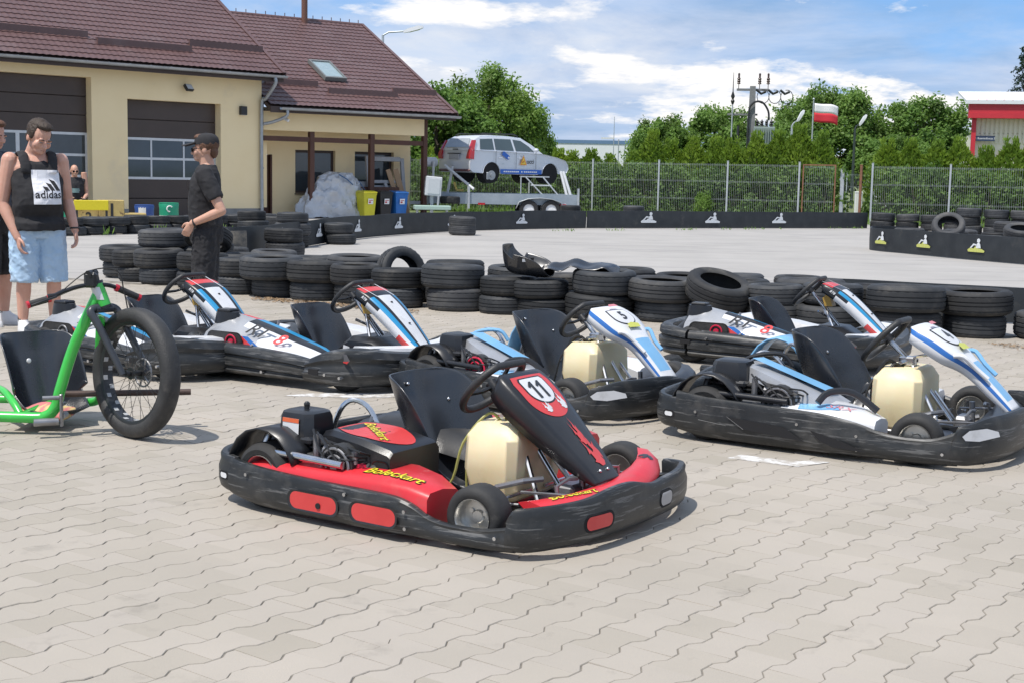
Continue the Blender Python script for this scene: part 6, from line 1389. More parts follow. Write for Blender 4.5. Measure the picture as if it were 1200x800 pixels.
# ------------------------------------------------------------------ the newer white kart with ribbed bumpers
PR2 = [(-.05, .05), (-.01, 0), (.03, .05), (.05, .16), (.036, .22), (.034, .27), (.054, .33), (.056, .52), (.036, .58), (.034, .63), (.05, .70), (.045, .88), (.02, .98), (-.02, 1.0), (-.05, .94), (-.055, .5)]
def newer_kart(label, loc, rz_, red=True):
    t = thing('go_kart', label, 'go-kart', (loc[0], loc[1], 0), rz_, 'white red and blue go-karts')
    kart_base(t, m_bump)
    rear = [(-.62, -.64, .05, .25), (-.78, -.60, .05, .27), (-.87, -.46, .06, .28), (-.89, -.2, .06, .28), (-.89, .2, .06, .28), (-.87, .46, .06, .28), (-.78, .60, .05, .27), (-.62, .64, .05, .25)]
    ribbon(rear[::-1], PR2, 'rear_bumper', m_bump, t)
    for s in (-1, 1): ribbon([(-.60, s*.645, .05, .25), (-.4, s*.655, .045, .25), (-.1, s*.655, .045, .235), (.12, s*.65, .045, .22), (.26, s*.64, .045, .20), (.36, s*.63, .045, .18)], PR2 if s < 0 else [(-o, q) for o, q in PR2], 'side_bumper', m_bump, t)
    front = [(.30, -.655, .05, .20), (.42, -.665, .045, .25), (.56, -.64, .04, .285), (.68, -.57, .04, .29), (.76, -.44, .045, .27), (.81, -.25, .05, .25), (.825, 0, .05, .245), (.81, .25, .05, .25), (.76, .44, .045, .27), (.68, .57, .04, .29), (.56, .64, .04, .285), (.42, .665, .045, .25), (.30, .655, .05, .20)]
    PR3 = [(-.06, .05), (-.01, 0), (.03, .06), (.055, .22), (.06, .45), (.045, .55), (.04, .66), (.05, .76), (.03, .95), (-.01, 1.0), (-.06, .95), (-.07, .5)]
    ribbon(front, PR3, 'front_bumper', m_bump, t)
    for s in (-1, 1):
        X = frame((.60, s*.665, .235), (.8, s*.5, 0) if s < 0 else (-.8, .5, 0), (0, 0, 1)); b = MB(); pl_ = [(-.12, -.012), (-.05, .022), (.06, .026), (.12, -.005), (.08, -.03), (-.04, -.032)]
        pl2 = [(.0, -.025), (.11, -.01), (.07, -.031), (.0, -.032)]
        b.add([(p[0], p[1], .010) for p in pl_], earcut(pl_), X=X); b.build('bumper_window', plain('grey recess', (.10, .10, .11)), t, smooth=0); b = MB(); b.add([(p[0], p[1], .012) for p in pl2], earcut(pl2), X=X); b.build('window_red', m_redd, t, smooth=0)
    for x, z in ((-.45, .2), (-.05, .09), (.48, .12), (.60, .11)): b = MB(); b.cyl((x, -.69, z), (x, -.726, z), .01, 8); b.build('bolt', m_chrome, t)
    b = MB(); b.box((-.66, -.707, .15), (-.58, -.695, .18)); b.box((.35, -.726, .115), (.43, -.712, .15)); b.build('bumper_slot', m_dark, t, smooth=0)
    # engine cover running forward along the near side
    st_ = [(-.74, -.60, -.40, .24, .29), (-.67, -.62, -.34, .25, .375), (-.54, -.62, -.30, .25, .405), (-.40, -.62, -.28, .25, .378), (-.2, -.62, -.27, .24, .328), (0, -.62, -.28, .21, .275), (.16, -.61, -.30, .185, .235), (.30, -.59, -.35, .165, .19)]
    rings = []
    for x, y0, y1, z0, z1 in st_:
        ym = y0+.14; rings.append([(x, y0, z0-.03), (x, y0, z0), (x, y0+.03, z0+(z1-z0)*.35), (x, ym-.03, z1-.035), (x, ym+.02, z1-.008), (x, (ym+y1)/2, z1+.004), (x, y1-.015, z1-.01), (x, y1, z1-.04), (x, y1, z0-.03)])
    def cm(j, i): return 0
    b = MB(); nR = len(rings[0]); vs = [p for r in rings for p in r]; fs = []; ms = []
    for i in range(len(rings)-1):
        for j in range(nR-1):
            fs.append((i*nR+j, i*nR+j+1, (i+1)*nR+j+1, (i+1)*nR+j))
            ms.append(4 if i < 1 else ((5 if j < 5 else 3) if i in (1, 2) else ((5 if i < 4 else 0) if j in (1, 2) else (1 if j == 4 else (2 if j == 5 else (3 if j == 6 else (1 if (i >= 5 and j > 3) or j == 7 else 0)))))))
    b.add(vs, fs); b.m = ms; co = b.build('engine_cover', [m_foil, m_blk, m_cyan, m_redd, m_blk, m_silv], t, recalc=True, smooth=40)
    # lettering on the sloping outer face
    p0 = V((-.36, -.535, .362)); p1 = V((.10, -.535, .262)); dx = (p1-p0); up_ = V((.05, .12, .12))
    nrm = dx.cross(up_).normalized()
    letter('lettering', 'RT', .135, m_blk, co, (-.25, -.54, .32), tuple(dx), (0, .75, .62), bold=.018, shear=.35, lift=.10)
    letter('lettering', '8', .135, m_redd, co, (-.055, -.54, .27), tuple(dx), (0, .75, .62), bold=.018, shear=.35, lift=.10)
    letter('lettering', 'Sodi', .06, m_redd, co, tuple(V((.12, -.612, .21))), (1, 0, -.15), (0, .3, 1), bold=.02, shear=.3, lift=.006) if 0 else None
    for z0, z1, m in ((.0, .02, m_redd), (.024, .04, m_blk)):
        b = MB(); b.add([(-.62, -.52, .432+z0), (-.15, -.33, .352+z0), (-.15, -.30, .353+z0), (-.62, -.47, .44+z0)], [(0, 1, 2, 3)]) if 0 else None
    for a_, m in ((0, m_redd), (.035, m_mblue)):
        b = MB(); b.add([(-.26+a_*1.6, -.627, .225), (-.205+a_*1.6, -.627, .225), (-.325+a_*1.6, -.612, .292), (-.38+a_*1.6, -.612, .292)], [(0, 1, 2, 3)]); b.build('stripe', m, co, smooth=0)
    # opening with the motor behind
    pocket(t, -.62, -.30, .20, .315, -.632, m_engine, 'cover_opening'); b = MB(); torus(b, .045, .006, 20, 6, X=T(-.40, -.637, .25) @ RX(R(90))); b.cyl((-.40, -.642, .25), (-.40, -.627, .25), .022, 10); b.build('recoil_starter', m_redhot if red else m_steel, t)
    b = MB(); b.tube([(-.50, -.655, .25), (-.46, -.66, .19), (-.28, -.66, .19), (-.2, -.64, .25)], .008, 6, smooth=3); b.build('guard_bar', m_silv, t)
    b = MB(); b.lathe([(0, .43), (.05, .43), (.075, .425), (.08, .40), (.085, .37), (.09, .33)], 16, X=T(-.60, -.45, .0) @ M.Diagonal((1.2, .8, 1, 1))); b.box((-.66, -.50, .42), (-.54, -.40, .445), .008); b.build('air_filter', m_blk, t)
    # far side cover
    b = MB(); b.loft([[(x, y, z0-.02), (x, y, z0+.02), (x, y-.08, z1), (x, .34, z1), (x, .30, z0-.02)] for x, y, z0, z1 in ((-.74, .6, .2, .25), (-.5, .62, .21, .30), (-.1, .62, .2, .26), (.25, .60, .16, .20))]); b.build('side_pod', [m_foil], t, recalc=True, smooth=40)
    kart_seat(t, dx=.02, dz=-.065, bolts=False)
    X = steering(t, (.125, 0, .555), R(46), .16, .13)
    b = MB(); b.cyl((.135, 0, .545), (.50, 0, .14), .0125, 10); b.tube([(.24, 0, .45), (.33, -.07, .3), (.48, -.16, .07)], .011, 8); b.tube([(.24, 0, .45), (.33, .07, .3), (.48, .16, .07)], .011, 8); b.tube([(.22, -.08, .40), (.26, 0, .36), (.22, .08, .40)], .010, 8); b.build('steering_column', m_chrome, t)
    b = MB(); b.loft([[(x, -.05, z), (x+.06, -.05, z), (x+.06, .05, z), (x, .05, z)] for x, z in ((.26, .44), (.24, .50), (.28, .54))]); b.build('reservoir', plain('ochre plastic', (.42, .26, .05), .4), t, smooth=30)
    b = MB(); b.loft([[(x, -w, .06), (x, -w, z), (x, -w*.8, z+.03), (x, w*.8, z+.03), (x, w, z), (x, w, .06)] for x, w, z in ((.14, .17, .20), (.25, .19, .27), (.42, .17, .26), (.58, .14, .17))]); b.build('front_console', m_blk, t, recalc=True, smooth=40)
    flat('console_sticker', [(-.05, -.05), (.04, -.05), (.02, .05), (-.03, .06)], m_foil, t, (.24, -.195, .18), (1, 0, 0), (0, 0, 1), .004); flat('console_print', [(-.01, -.035), (.006, -.035), (.006, .035), (-.01, .035)], m_blk, t, (.24, -.195, .18), (1, 0, 0), (0, 0, 1), .006)
    # nose and number panel
    rows = []
    for q in range(13):
        y_ = -.52+1.04*q/12; k = abs(y_)/.52; xf = .81-.13*k**2.2; zf = .24+.03*k
        rows.append([(xf, y_, zf-.03), (xf-.02, y_, zf+.012), (xf-.12, y_, zf+.02), (.52, y_, zf-.02), (.50, y_, zf-.06)])
    b = MB(); b.loft(rows, True, True); no = b.build('nose_panel', [m_foil], t, recalc=True, smooth=50)
    for y0, y1 in ((-.5, -.3), (.3, .5)):
        b = MB(); b.add([(.56, y0, .263), (.70, y0, .285), (.70, y1, .27), (.56, y1, .25)], [(0, 1, 2, 3)]); b.build('nose_foil', m_cyan, no, smooth=0)
    F3 = [(.235, .60, .10, .04, .0), (.265, .612, .135, .06, .008), (.36, .575, .142, .07, .014), (.47, .50, .135, .075, .016), (.58, .405, .118, .075, .014), (.68, .31, .10, .07, .010), (.755, .235, .08, .05, .006)]
    def mf(j, v):
        if v < .30 and 3 <= j <= 10: return 3
        if v < .38: return 1
        if j in (0, 13): return 0 if v < .75 else 3
        if j in (1, 12): return 1 if v < .5 else 0
        if j in (2, 11): return 2
        if j in (3, 10): return 2
        if j in (4, 9): return 1
        return 0
    fa_ = loft_panel(F3, 'fairing', [m_foil, m_blk, m_cyan, m_redd], t, mf)
    for v in (.47, .70):
        o, d, n = at_panel(F3, v); b = MB(); b.sphere(tuple(o+n*.004), (.009, .009, .006), 8, 5); b.build('bolt', m_blk, fa_)
    for s in (-1, 1):
        o, d, n = at_panel(F3, .27, s*.09); flat('edge_stripe', [(-.004, -.09), (.004, -.09), (.004, .09), (-.004, .09)], m_foil, fa_, tuple(o), (0, 1, 0), tuple(-d+V((0, -s*.12, 0))), .005)
    letter('lettering', 'RT8', .026, m_foil, fa_, (.34, -.151, .555), (.8, 0, -.5), (.5, 0, .8), bold=.02, shear=.3, lift=.004)
    return t
newer_kart('white go-kart whose lettered engine cover lies left of the number 5 kart', (-1.205, 9.5), R(-32))
newer_kart('white go-kart half hidden behind the big wheel of the green trike', (-2.44, 9.85), R(-32), False)
newer_kart('white go-kart farthest right, parked before the tyres behind the number 4 kart', (2.19, 10.75), R(-28))
# loose kart bodywork lying on the tyre wall
o = thing('kart_seat', 'worn black kart seat lying on its back on the near tyre wall', 'kart seat', (.06, 13.86, .33), R(160)); kart_seat(o, dx=0, dz=0, bolts=False, sc=.95); o.children[0].rotation_euler = (0, R(-72), 0); o.children[0].location = (.25, 0, .24)
o = thing('bodywork_piece', 'crumpled black plastic bodywork lying on the tyres right of the old seat', 'bodywork', (.62, 13.80, .40), R(-8))
b = MB(); b.grid(lambda u, v: (-.36+.78*u+.03*sin(v*5), -.22+.44*v, .05+.09*sin(u*pi)**.7*(1-.5*abs(2*v-1))+.05*NZ.noise((u*5, v*3, 1))+.10*max(0, u-.72)*(1-abs(2*v-1))*4*.5+.02*sin(u*17)), 26, 12); pc = b.build('plastic_shell', m_seat, o, smooth=60); solid(pc, .008)
o = thing('switch_box', 'small black box with a white label leaning on the old kart seat', 'box', (.10, 13.70, .47), R(30)); b = MB(); b.loft([[(-.07, -.05, 0), (.07, -.05, 0), (.05, .05, 0), (-.05, .05, 0)], [(-.085, -.06, .11), (.085, -.06, .11), (.06, .06, .10), (-.06, .06, .10)]]); b.build('box_body', m_blk, o, smooth=0); b = MB(); b.box((-.05, -.062, .07), (.04, -.058, .10)); b.build('label', m_foil, o, smooth=0)
# ================================================================== GREEN TRIKE
m_green = mat('green frame paint', (.05, .52, .07), (.04, .46, .06), .28, scale=5, coat=.5, dirt=((.05, .30, .05), 6, .62, .95))
m_grip = mat('black rubber grip', (.02, .02, .021), (.035, .035, .036), .7, scale=30, bump=.3, bscale=200)
m_redp = plain('red anodised', (.60, .03, .05), .3, metal=.3)
m_brown = mat('oily brown steel', (.10, .065, .055), (.06, .045, .04), .5, metal=.4, scale=14)
tk = thing('drift_trike', 'bright green drift trike with one big black front wheel at the left edge', 'trike', (-1.95, 7.10, 0), 0)
HD = V((.77, -.638, 0)).normalized(); NA = V((.638, .77, 0)).normalized()         # rolling direction and axle direction of the front wheel
WR = .338
XW = frame((0, 0, WR), HD, (0, 0, 1)) @ RX(R(0)); XW = M.Translation((0, 0, WR)) @ M(((HD.x, 0, NA.x, 0), (HD.y, 0, NA.y, 0), (0, 1, 0, 0), (0, 0, 0, 1))) @ RX(R(3))
pr = [(WR-.074, -.034), (WR-.068, -.044), (WR-.050, -.052), (WR-.03, -.050), (WR-.010, -.040), (WR-.002, -.022), (WR, 0), (WR-.002, .022), (WR-.010, .040), (WR-.03, .050), (WR-.050, .052), (WR-.068, .044), (WR-.074, .034)]
b = MB(); b.lathe(pr, 72, X=XW); fw = b.build('front_wheel', mat('bicycle tyre rubber', (.022, .022, .023), (.04, .04, .04), .62, scale=9, bump=.35, bscale=110, dirt=((.11, .10, .09), 7, .58, .9)), tk)
b = MB(); b.lathe([(WR-.068, -.036), (WR-.080, -.036), (WR-.090, -.030), (WR-.092, 0), (WR-.090, .030), (WR-.080, .036), (WR-.068, .036)], 60, X=XW); b.build('rim', plain('black rim', (.025, .027, .03), .3), fw)
b = MB(); b.box((-.0015, -.012, -.0125), (.001, .012, .0125), .004); rc = b.mesh('rim_cutout', plain('pale rim tape', (.42, .43, .44), .5), 0)
for k in range(32):
    o = link('rim_cutout', rc, fw); o.matrix_local = XW @ RZ(2*pi*k/32) @ T(WR-.0925, 0, -.016 if k % 2 else .014)
b = MB()
for k in range(32):
    a = 2*pi*k/32; s = 1 if k % 2 else -1; a2 = a+(.5 if (k//2) % 2 else -.5)
    b.cyl((.028*cos(a2), .028*sin(a2), s*.032), ((WR-.091)*cos(a), (WR-.091)*sin(a), s*.006), .0013, 4, X=XW)
b.build('spoke', plain('black spokes', (.05, .05, .05), .4, metal=.5), fw)
b = MB(); b.cyl((0, 0, -.06), (0, 0, .06), .016, 12, X=XW); b.cyl((0, 0, -.034), (0, 0, -.03), .032, 14, X=XW); b.cyl((0, 0, .03), (0, 0, .034), .032, 14, X=XW); b.cyl((0, 0, -.085), (0, 0, .085), .008, 8, X=XW); b.build('hub', m_blk, fw)
b = MB(); torus(b, .072, .005, 30, 6, X=XW @ T(0, 0, .045))
for k in range(6): b.cyl((.02*cos(k*1.047), .02*sin(k*1.047), .045), (.072*cos(k*1.047+.3), .072*sin(k*1.047+.3), .045), .004, 4, X=XW)
b.build('brake_disc', m_steel, fw)
hub = V((0, 0, WR)); crown = V((-.17, .03, .665)); dirf = (hub-crown).normalized()
b = MB()
for s in (-1, 1):
    o = NA*s*.078
    b.tube([crown+NA*s*.03+V((0, 0, .01)), crown+o+V((-.0, 0, -.01)), crown+o+dirf*.10, hub+o], [.018, .021, .021, .016], 10, smooth=4)
b.tube([crown+NA*-.05, crown+NA*.05], .022, 10); b.build('fork', plain('dark grey fork paint', (.045, .05, .06), .35), tk)
h0 = crown+V((.005, 0, .015)); h1 = crown+V((-.035, .0, .125))
b = MB(); b.tube([h0, h1], .034, 14); b.build('head_tube', m_green, tk); b = MB(); b.tube([h0-(h1-h0).normalized()*.012, h0], .037, 14); b.tube([h1, h1+(h1-h0).normalized()*.014], .037, 14); b.build('headset', m_blk, tk)
b = MB(); b.tube([h0.lerp(h1, .35)+V((0, -.034, 0)), h0.lerp(h1, .85)+V((0, -.036, 0))], .0015, 4); b.grid(lambda u, v: tuple(h0.lerp(h1, .3+.6*v)+V((.0355*sin(-1+1.6*u), -.0355*cos(-1+1.6*u), 0))), 6, 2); b.build('head_badge', m_foil, tk)
b = MB(); b.tube([h0.lerp(h1, .55)+V((-.01, 0, 0)), (-.26, .01, .60), (-.335, .02, .44), (-.40, .02, .24), (-.425, .02, .15), (-.48, .02, .098), (-.60, .02, .09), (-1.30, .02, .10)], [.029]*8, 14, smooth=6); b.build('main_tube', m_green, tk)
b = MB(); b.tube([(-.21, .11, .60), (-.235, .17, .45), (-.285, .30, .25), (-.31, .40, .14), (-.40, .46, .10), (-.6, .50, .10), (-1.3, .50, .11)], .025, 12, smooth=6); b.tube([(-.19, .03, .60), (-.21, .11, .60)], .024, 10); b.build('side_tube', m_green, tk)
b = MB(); b.tube([(-.62, .04, .105), (-.68, .10, .16), (-.80, .25, .20), (-1.0, .48, .15)], .020, 10, smooth=4); b.tube([(-.60, .04, .10), (-.58, .48, .10)], .02, 10); b.tube([(-1.2, .02, .10), (-1.2, .5, .10)], .02, 10); b.build('cross_tube', m_green, tk)
b = MB(); b.tube([(-.40, .10, .205), (.22, .28, .20)], .017, 10); b.build('foot_bar', m_brown, tk)
b = MB(); b.cyl((-.47, -.05, .205), (-.38, -.02, .205), .012, 10); b.build('foot_peg', m_steel, tk); b = MB(); b.cyl((-.50, -.10, .085), (-.39, -.05, .085), .020, 12); b.build('foot_peg', m_steel, tk)
b = MB(); b.box((-.385, -.045, .055), (-.372, -.02, .225), .003); b.cyl((-.376, -.03, .11), (-.376, .03, .11), .016, 10); b.cyl((-.376, -.03, .17), (-.376, .02, .17), .010, 8); b.build('peg_bracket', m_steel, tk, smooth=0)
bar = [(-.48, -.20, .70), (-.40, -.15, .725), (-.30, -.06, .775), (-.22, 0, .79), (-.15, .05, .785), (-.11, .09, .765), (-.02, .15, .715)]
b = MB(); b.tube(bar[1:6], .0115, 8, smooth=4); b.build('handlebar', m_blk, tk)
for p, q in ((bar[0], bar[1]), (bar[6], bar[5])):
    b = MB(); b.tube([p, q], .0175, 12); g_ = b.build('grip', m_grip, tk); d = (V(q)-V(p)).normalized(); b = MB(); b.tube([V(q), V(q)+d*.016], .020, 12); b.tube([V(p)-d*.008, V(p)+d*.006], .0195, 12); b.build('grip_collar', m_redp, g_)
b = MB(); b.tube([h1, h1+V((-.01, 0, .05))], .02, 10); b.box((-.255, -.03, .775), (-.19, .03, .855), .012); b.cyl((-.23, -.03, .845), (-.21, .03, .85), .02, 10); b.build('stem', m_blk, tk, smooth=30)
b = MB(); b.tube([(-.395, -.16, .74), (-.36, -.15, .745), (-.33, -.10, .765)], .012, 8); b.tube([(-.35, -.16, .74), (-.40, -.215, .72), (-.45, -.235, .70)], .006, 6, smooth=3); b.build('brake_lever', m_blk, tk)
b = MB(); b.tube([(-.34, -.10, .765), (-.25, -.02, .85), (-.16, .02, .875), (-.09, .04, .85), (-.07, .05, .76), (-.06, .07, .68), (-.04, .08, .52), (.0, .06, .40)], .0035, 6, smooth=6); b.build('brake_cable', m_cable, tk)
ts = kart_seat(tk, 0, 0, None, False, 1.0); ts.location = (-.50, .24, -.05); ts.rotation_euler = (0, 0, R(-48))
b = MB(); b.lathe([(0, 0), (.014, 0), (.010, .005), (0, .006)], 10, X=T(-.68, .36, .34) @ RZ(R(-48)) @ RY(R(80))); b.build('seat_bolt', m_foil, tk)
m_cush = mat('striped cushion', (.62, .20, .20), (.66, .50, .22), .85, scale=5, lo=.47, hi=.53, anis=(3, .8, 1))
b = MB(); b.grid(lambda u, v: (-.56+.30*(u-.5), 0.24+.30*(v-.5), .075+.045*(1-abs(2*u-1)**4)*(1-abs(2*v-1)**4)+.008*sin(u*9+v*5)), 14, 14, X=None); cu = b.build('cushion', m_cush, tk); solid(cu, .02)
b = MB(); b.cyl((-1.25, -.15, .12), (-1.25, .68, .12), .018, 10); b.build('rear_axle', m_steel, tk)
for s in (-.20, .70):
    b = MB(); b.lathe([(.06, -.09), (.10, -.10), (.12, -.08), (.125, 0), (.12, .08), (.10, .10), (.06, .09)], 24, X=T(-1.25, s, .125) @ RX(R(90))); b.build('rear_wheel', m_slick, tk)

# ================================================================== PEOPLE
m_skin = mat('skin', (.60, .35, .255), (.56, .31, .22), .48, scale=9, sss=.12, bump=.05, bscale=200)
m_skin2 = mat('sunburnt skin', (.64, .37, .28), (.57, .30, .22), .48, scale=9, sss=.12, bump=.05, bscale=200)
m_hair = mat('dark brown hair', (.055, .034, .022), (.03, .02, .013), .6, scale=60, bump=.6, bscale=120, anis=(1, 1, .3))
m_hairl = mat('reddish brown hair', (.14, .065, .035), (.09, .04, .02), .6, scale=60, bump=.6, bscale=120)
m_blackc = mat('black cotton', (.018, .018, .021), (.028, .027, .03), .9, scale=12, bump=.35, bscale=35, bdist=.006)
m_navyc = mat('dark blue grey cotton', (.06, .075, .10), (.05, .06, .085), .9, scale=12, bump=.3, bscale=35)
m_denim = mat('light blue denim', (.46, .60, .75), (.36, .51, .68), .9, scale=5, detail=8, bump=.4, bscale=30, bdist=.006, lo=.38, hi=.62)
m_shoe = plain('white shoe', (.72, .72, .72), .6)
m_eye = plain('eye white', (.7, .68, .66), .3); m_iris = plain('iris', (.05, .035, .025), .2)
m_lens = plain('sunglass lens', (.008, .008, .01), .08)
def remesh(mb, vox, smooth_it=4, disp=0, dscale=6, seed=0, name='x'):
    me = mb.mesh(name, m_skin, 0); b = bmesh.new(); b.from_mesh(me); bmesh.ops.recalc_face_normals(b, faces=b.faces); b.to_mesh(me); b.free()
    o = bpy.data.objects.new('x', me); COL.objects.link(o)
    r = o.modifiers.new('r', 'REMESH'); r.mode = 'VOXEL'; r.voxel_size = vox
    sm = o.modifiers.new('s', 'SMOOTH'); sm.iterations = smooth_it; sm.factor = .5
    me2 = bpy.data.meshes.new_from_object(o.evaluated_get(bpy.context.evaluated_depsgraph_get())); bpy.data.objects.remove(o); bpy.data.meshes.remove(me)
    me2.name = name
    if disp:
        ns = [v.normal.copy() for v in me2.vertices]
        for v, n in zip(me2.vertices, ns):
            c = v.co; f = NZ.noise((c.x*dscale+seed, c.y*dscale, c.z*dscale*.7+.6*c.x*dscale))+.5*NZ.noise((c.x*dscale*2.3, c.y*dscale*2.3+seed, c.z*dscale*2.6))
            f = (1-abs(f))**2-.5
            v.co = c+n*disp*(f+.25)
    me2.polygons.foreach_set('use_smooth', [True]*len(me2.polygons)); return me2
def put(name, me, m, parent):
    me.materials.clear(); me.materials.append(m); return link(name, me, parent)
def rings(b, rows, seg=20, X=None):
    """rows of (cx, cy, z, rx, ry)"""
    b.loft([[(cx+rx*cos(a), cy+ry*sin(a), z) for a in [2*pi*k/seg for k in range(seg)]] for cx, cy, z, rx, ry in rows], X=X)
def limb(b, pts, rr, X=None):
    P, r2 = catmull(pts, 4, list(rr)); b.tube(P, r2, 12, X=X)
    b.sphere(tuple(P[0]), r2[0]*1.0, 12, 8, X=X); b.sphere(tuple(P[-1]), r2[-1]*1.0, 12, 8, X=X)
def head_geo(b, X):
    def sp(c, r): b.sphere(c, r, 16, 12, X=X)
    sp((0, .012, .115), (.076, .097, .098)); sp((0, -.030, .055), (.060, .066, .070)); sp((0, -.078, .006), (.026, .020, .018)); sp((0, -.05, .01), (.045, .045, .028))
    for s in (-1, 1): sp((s*.042, -.062, .060), (.026, .026, .03)); sp((s*.078, .012, .078), (.010, .022, .032)); sp((s*.035, -.085, .100), (.022, .012, .010)); sp((s*.011, -.101, .052), (.009, .011, .008))
    b.tube([(0, -.090, .098), (0, -.102, .075), (0, -.114, .054)], [.009, .010, .013], 8, X=X); sp((0, -.113, .053), (.0125, .012, .010))
    sp((0, -.093, .030), (.024, .010, .006)); sp((0, -.092, .020), (.021, .011, .006))
    b.tube([(0, .012, -.07), (0, .002, .06)], [.060, .058], 14, X=X)
def hand_geo(b, X, curl=.5, s=1):
    """hand hanging along -z from the wrist, palm facing +x*s; five fingers"""
    b.loft([[(w*cos(a)*.5, d*sin(a)*.5, z) for a in [2*pi*k/12 for k in range(12)]] for z, w, d in ((.03, .036, .05), (0, .034, .052), (-.03, .032, .072), (-.065, .030, .084), (-.095, .024, .080))], X=X)
    for i, (y, l) in enumerate(((-.030, .070), (-.010, .080), (.010, .075), (.029, .058))):
        p = V((0, y, -.088)); pts = [p]; a = .15
        for k, q in enumerate((.45, .33, .25)):
            a += curl*(.5+.25*k)*(1+.12*i); p = p+V((s*sin(a), 0, -cos(a)))*l*q; pts.append(p)
        limb(b, [tuple(q) for q in pts], [.0098, .0092, .0085, .0072], X)
    limb(b, [(s*.008, -.034, -.020), (s*.020, -.056, -.048), (s*.026, -.058, -.082)], [.013, .0115, .009], X)
def aim(o, z, x):
    """frame at o whose -z runs along the direction z given"""
    zz = -V(z).normalized(); yy = zz.cross(V(x)).normalized(); xx = yy.cross(zz)
    return M(((xx.x, yy.x, zz.x, o[0]), (xx.y, yy.y, zz.y, o[1]), (xx.z, yy.z, zz.z, o[2]), (0, 0, 0, 1)))
def figure(label, loc, rz_, P):
    """a person in local metres, facing -y; P holds joints and clothing"""
    t = thing('person', label, 'person', loc, rz_); t.scale = (P.get('scale', 1),)*3
    w = P.get('w', 1.0); bl = P.get('belly', .0); b = MB(); lean = P.get('lean', 0)
    tor = [(0, .0, .84, .10*w, .09), (0, .005, .90, .168*w, .125), (0, .005, .97, .178*w, .13), (0, -.01-bl, 1.07, .166*w, .122+bl), (0, -.012-bl*.8, 1.17, .166*w, .122+bl*.8), (0, -.005, 1.28, .180*w, .122), (0, .0, 1.37, .186*w, .112), (0, .01, 1.43, .170*w, .090), (0, .018, 1.475, .105*w, .070), (0, .018, 1.52, .062, .060), (0, .012, 1.56, .056, .058)]
    sit = P.get('sit', 0)
    TX = P.get('torso', M.Identity(4))
    rings(b, tor, 24, TX)
    HX = TX @ T(*P.get('neck', (0, .0, 1.555))) @ RZ(P.get('hturn', 0)) @ RX(P.get('nod', 0)) @ RY(P.get('htilt', 0)) @ M.Scale(P.get('hs', 1.0), 4)
    head_geo(b, HX)
    at = P.get('arm', 1.0)
    for s, (sh, el, wr, hd, curl) in P['arms'].items():
        limb(b, [tuple(TX @ V(sh)), tuple(V(sh).lerp(V(el), .35)), el], [.060*at, .056*at, .042*at]); limb(b, [el, tuple(V(el).lerp(V(wr), .3)), wr], [.043*at, .044*at, .028*at])
        hand_geo(b, aim(wr, V(hd), (1, 0, 0) if s < 0 else (1, 0, 0)) @ RZ(P.get('hrot', {}).get(s, 0)), curl, -s if P.get('palm_in', 1) else s)
    lt = P.get('leg', 1.0)
    for s, (hp, kn, an) in P['legs'].items():
        limb(b, [hp, tuple(V(hp).lerp(V(kn), .5)), kn], [.088*lt, .078*lt, .054*lt]); limb(b, [kn, tuple(V(kn).lerp(V(an), .3)+V((0, .012, 0))), an], [.054*lt, .056*lt, .034*lt])
        b.sphere((an[0], an[1]-.05, an[2]-.05), (.040, .11, .035), 12, 8)
    body = put('body', remesh(b, .0062, 3, name='body'), P.get('skin', m_skin), t)
    # hair, eyes, brows
    if P.get('hair'):
        h = MB(); 
        h.sphere((0, .030, .136), (.081, .094, .086), 20, 14, X=HX); h.sphere((0, -.030, .190), (.058, .058, .028), 16, 10, X=HX)
        for s in (-1, 1): h.sphere((s*.068, .012, .115), (.018, .045, .045), 12, 8, X=HX)
        h.sphere((0, .075, .07), (.060, .035, .06), 12, 8, X=HX)
        if P['hair'] == 'messy':
            rg = random.Random(2)
            for _ in range(60):
                a = rg.uniform(0, 6.28); rr = rg.uniform(0, .06); h.tube([(rr*cos(a), rr*sin(a)*1.2, .19), (rr*cos(a)*1.25+rg.uniform(-.02, .02), rr*sin(a)*1.4+rg.uniform(-.03, .01), .222+rg.uniform(-.01, .012))], [.016, .006], 5, X=HX)
        put('hair', remesh(h, .005, 2, .006, 40, 3, 'hair'), P.get('hairm', m_hair), t)
    e = MB()
    for s in (-1, 1): e.sphere((s*.031, -.0815, .082), (.0125, .010, .004), 10, 6, X=HX)
    eo = e.build('eye', m_eye, t); e = MB()
    for s in (-1, 1): e.tube([(s*.020, -.0895, .081), (s*.031, -.0925, .0835), (s*.043, -.086, .081)], .0022, 6, X=HX)
    e.build('lashes', m_iris, eo)
    for s in (-1, 1): e = MB(); e.tube([(s*.016, -.0955, .1045), (s*.034, -.0965, .109), (s*.052, -.086, .103)], [.004, .0045, .003], 6, X=HX); e.build('eyebrow', P.get('hairm', m_hair), t)
    e = MB(); e.tube([(-.022, -.096, .0255), (0, -.104, .0262), (.022, -.096, .0255)], [.002, .003, .002], 6, X=HX); e.build('mouth', plain('lips', (.36, .15, .13), .5), t)
    # clothes
    top = P['top']; g = MB(); o_ = .013
    sl = P.get('hem', .90)
    rows = [(cx, cy, z, rx+o_+.006, ry+o_+.006) for cx, cy, z, rx, ry in tor if z > .95]
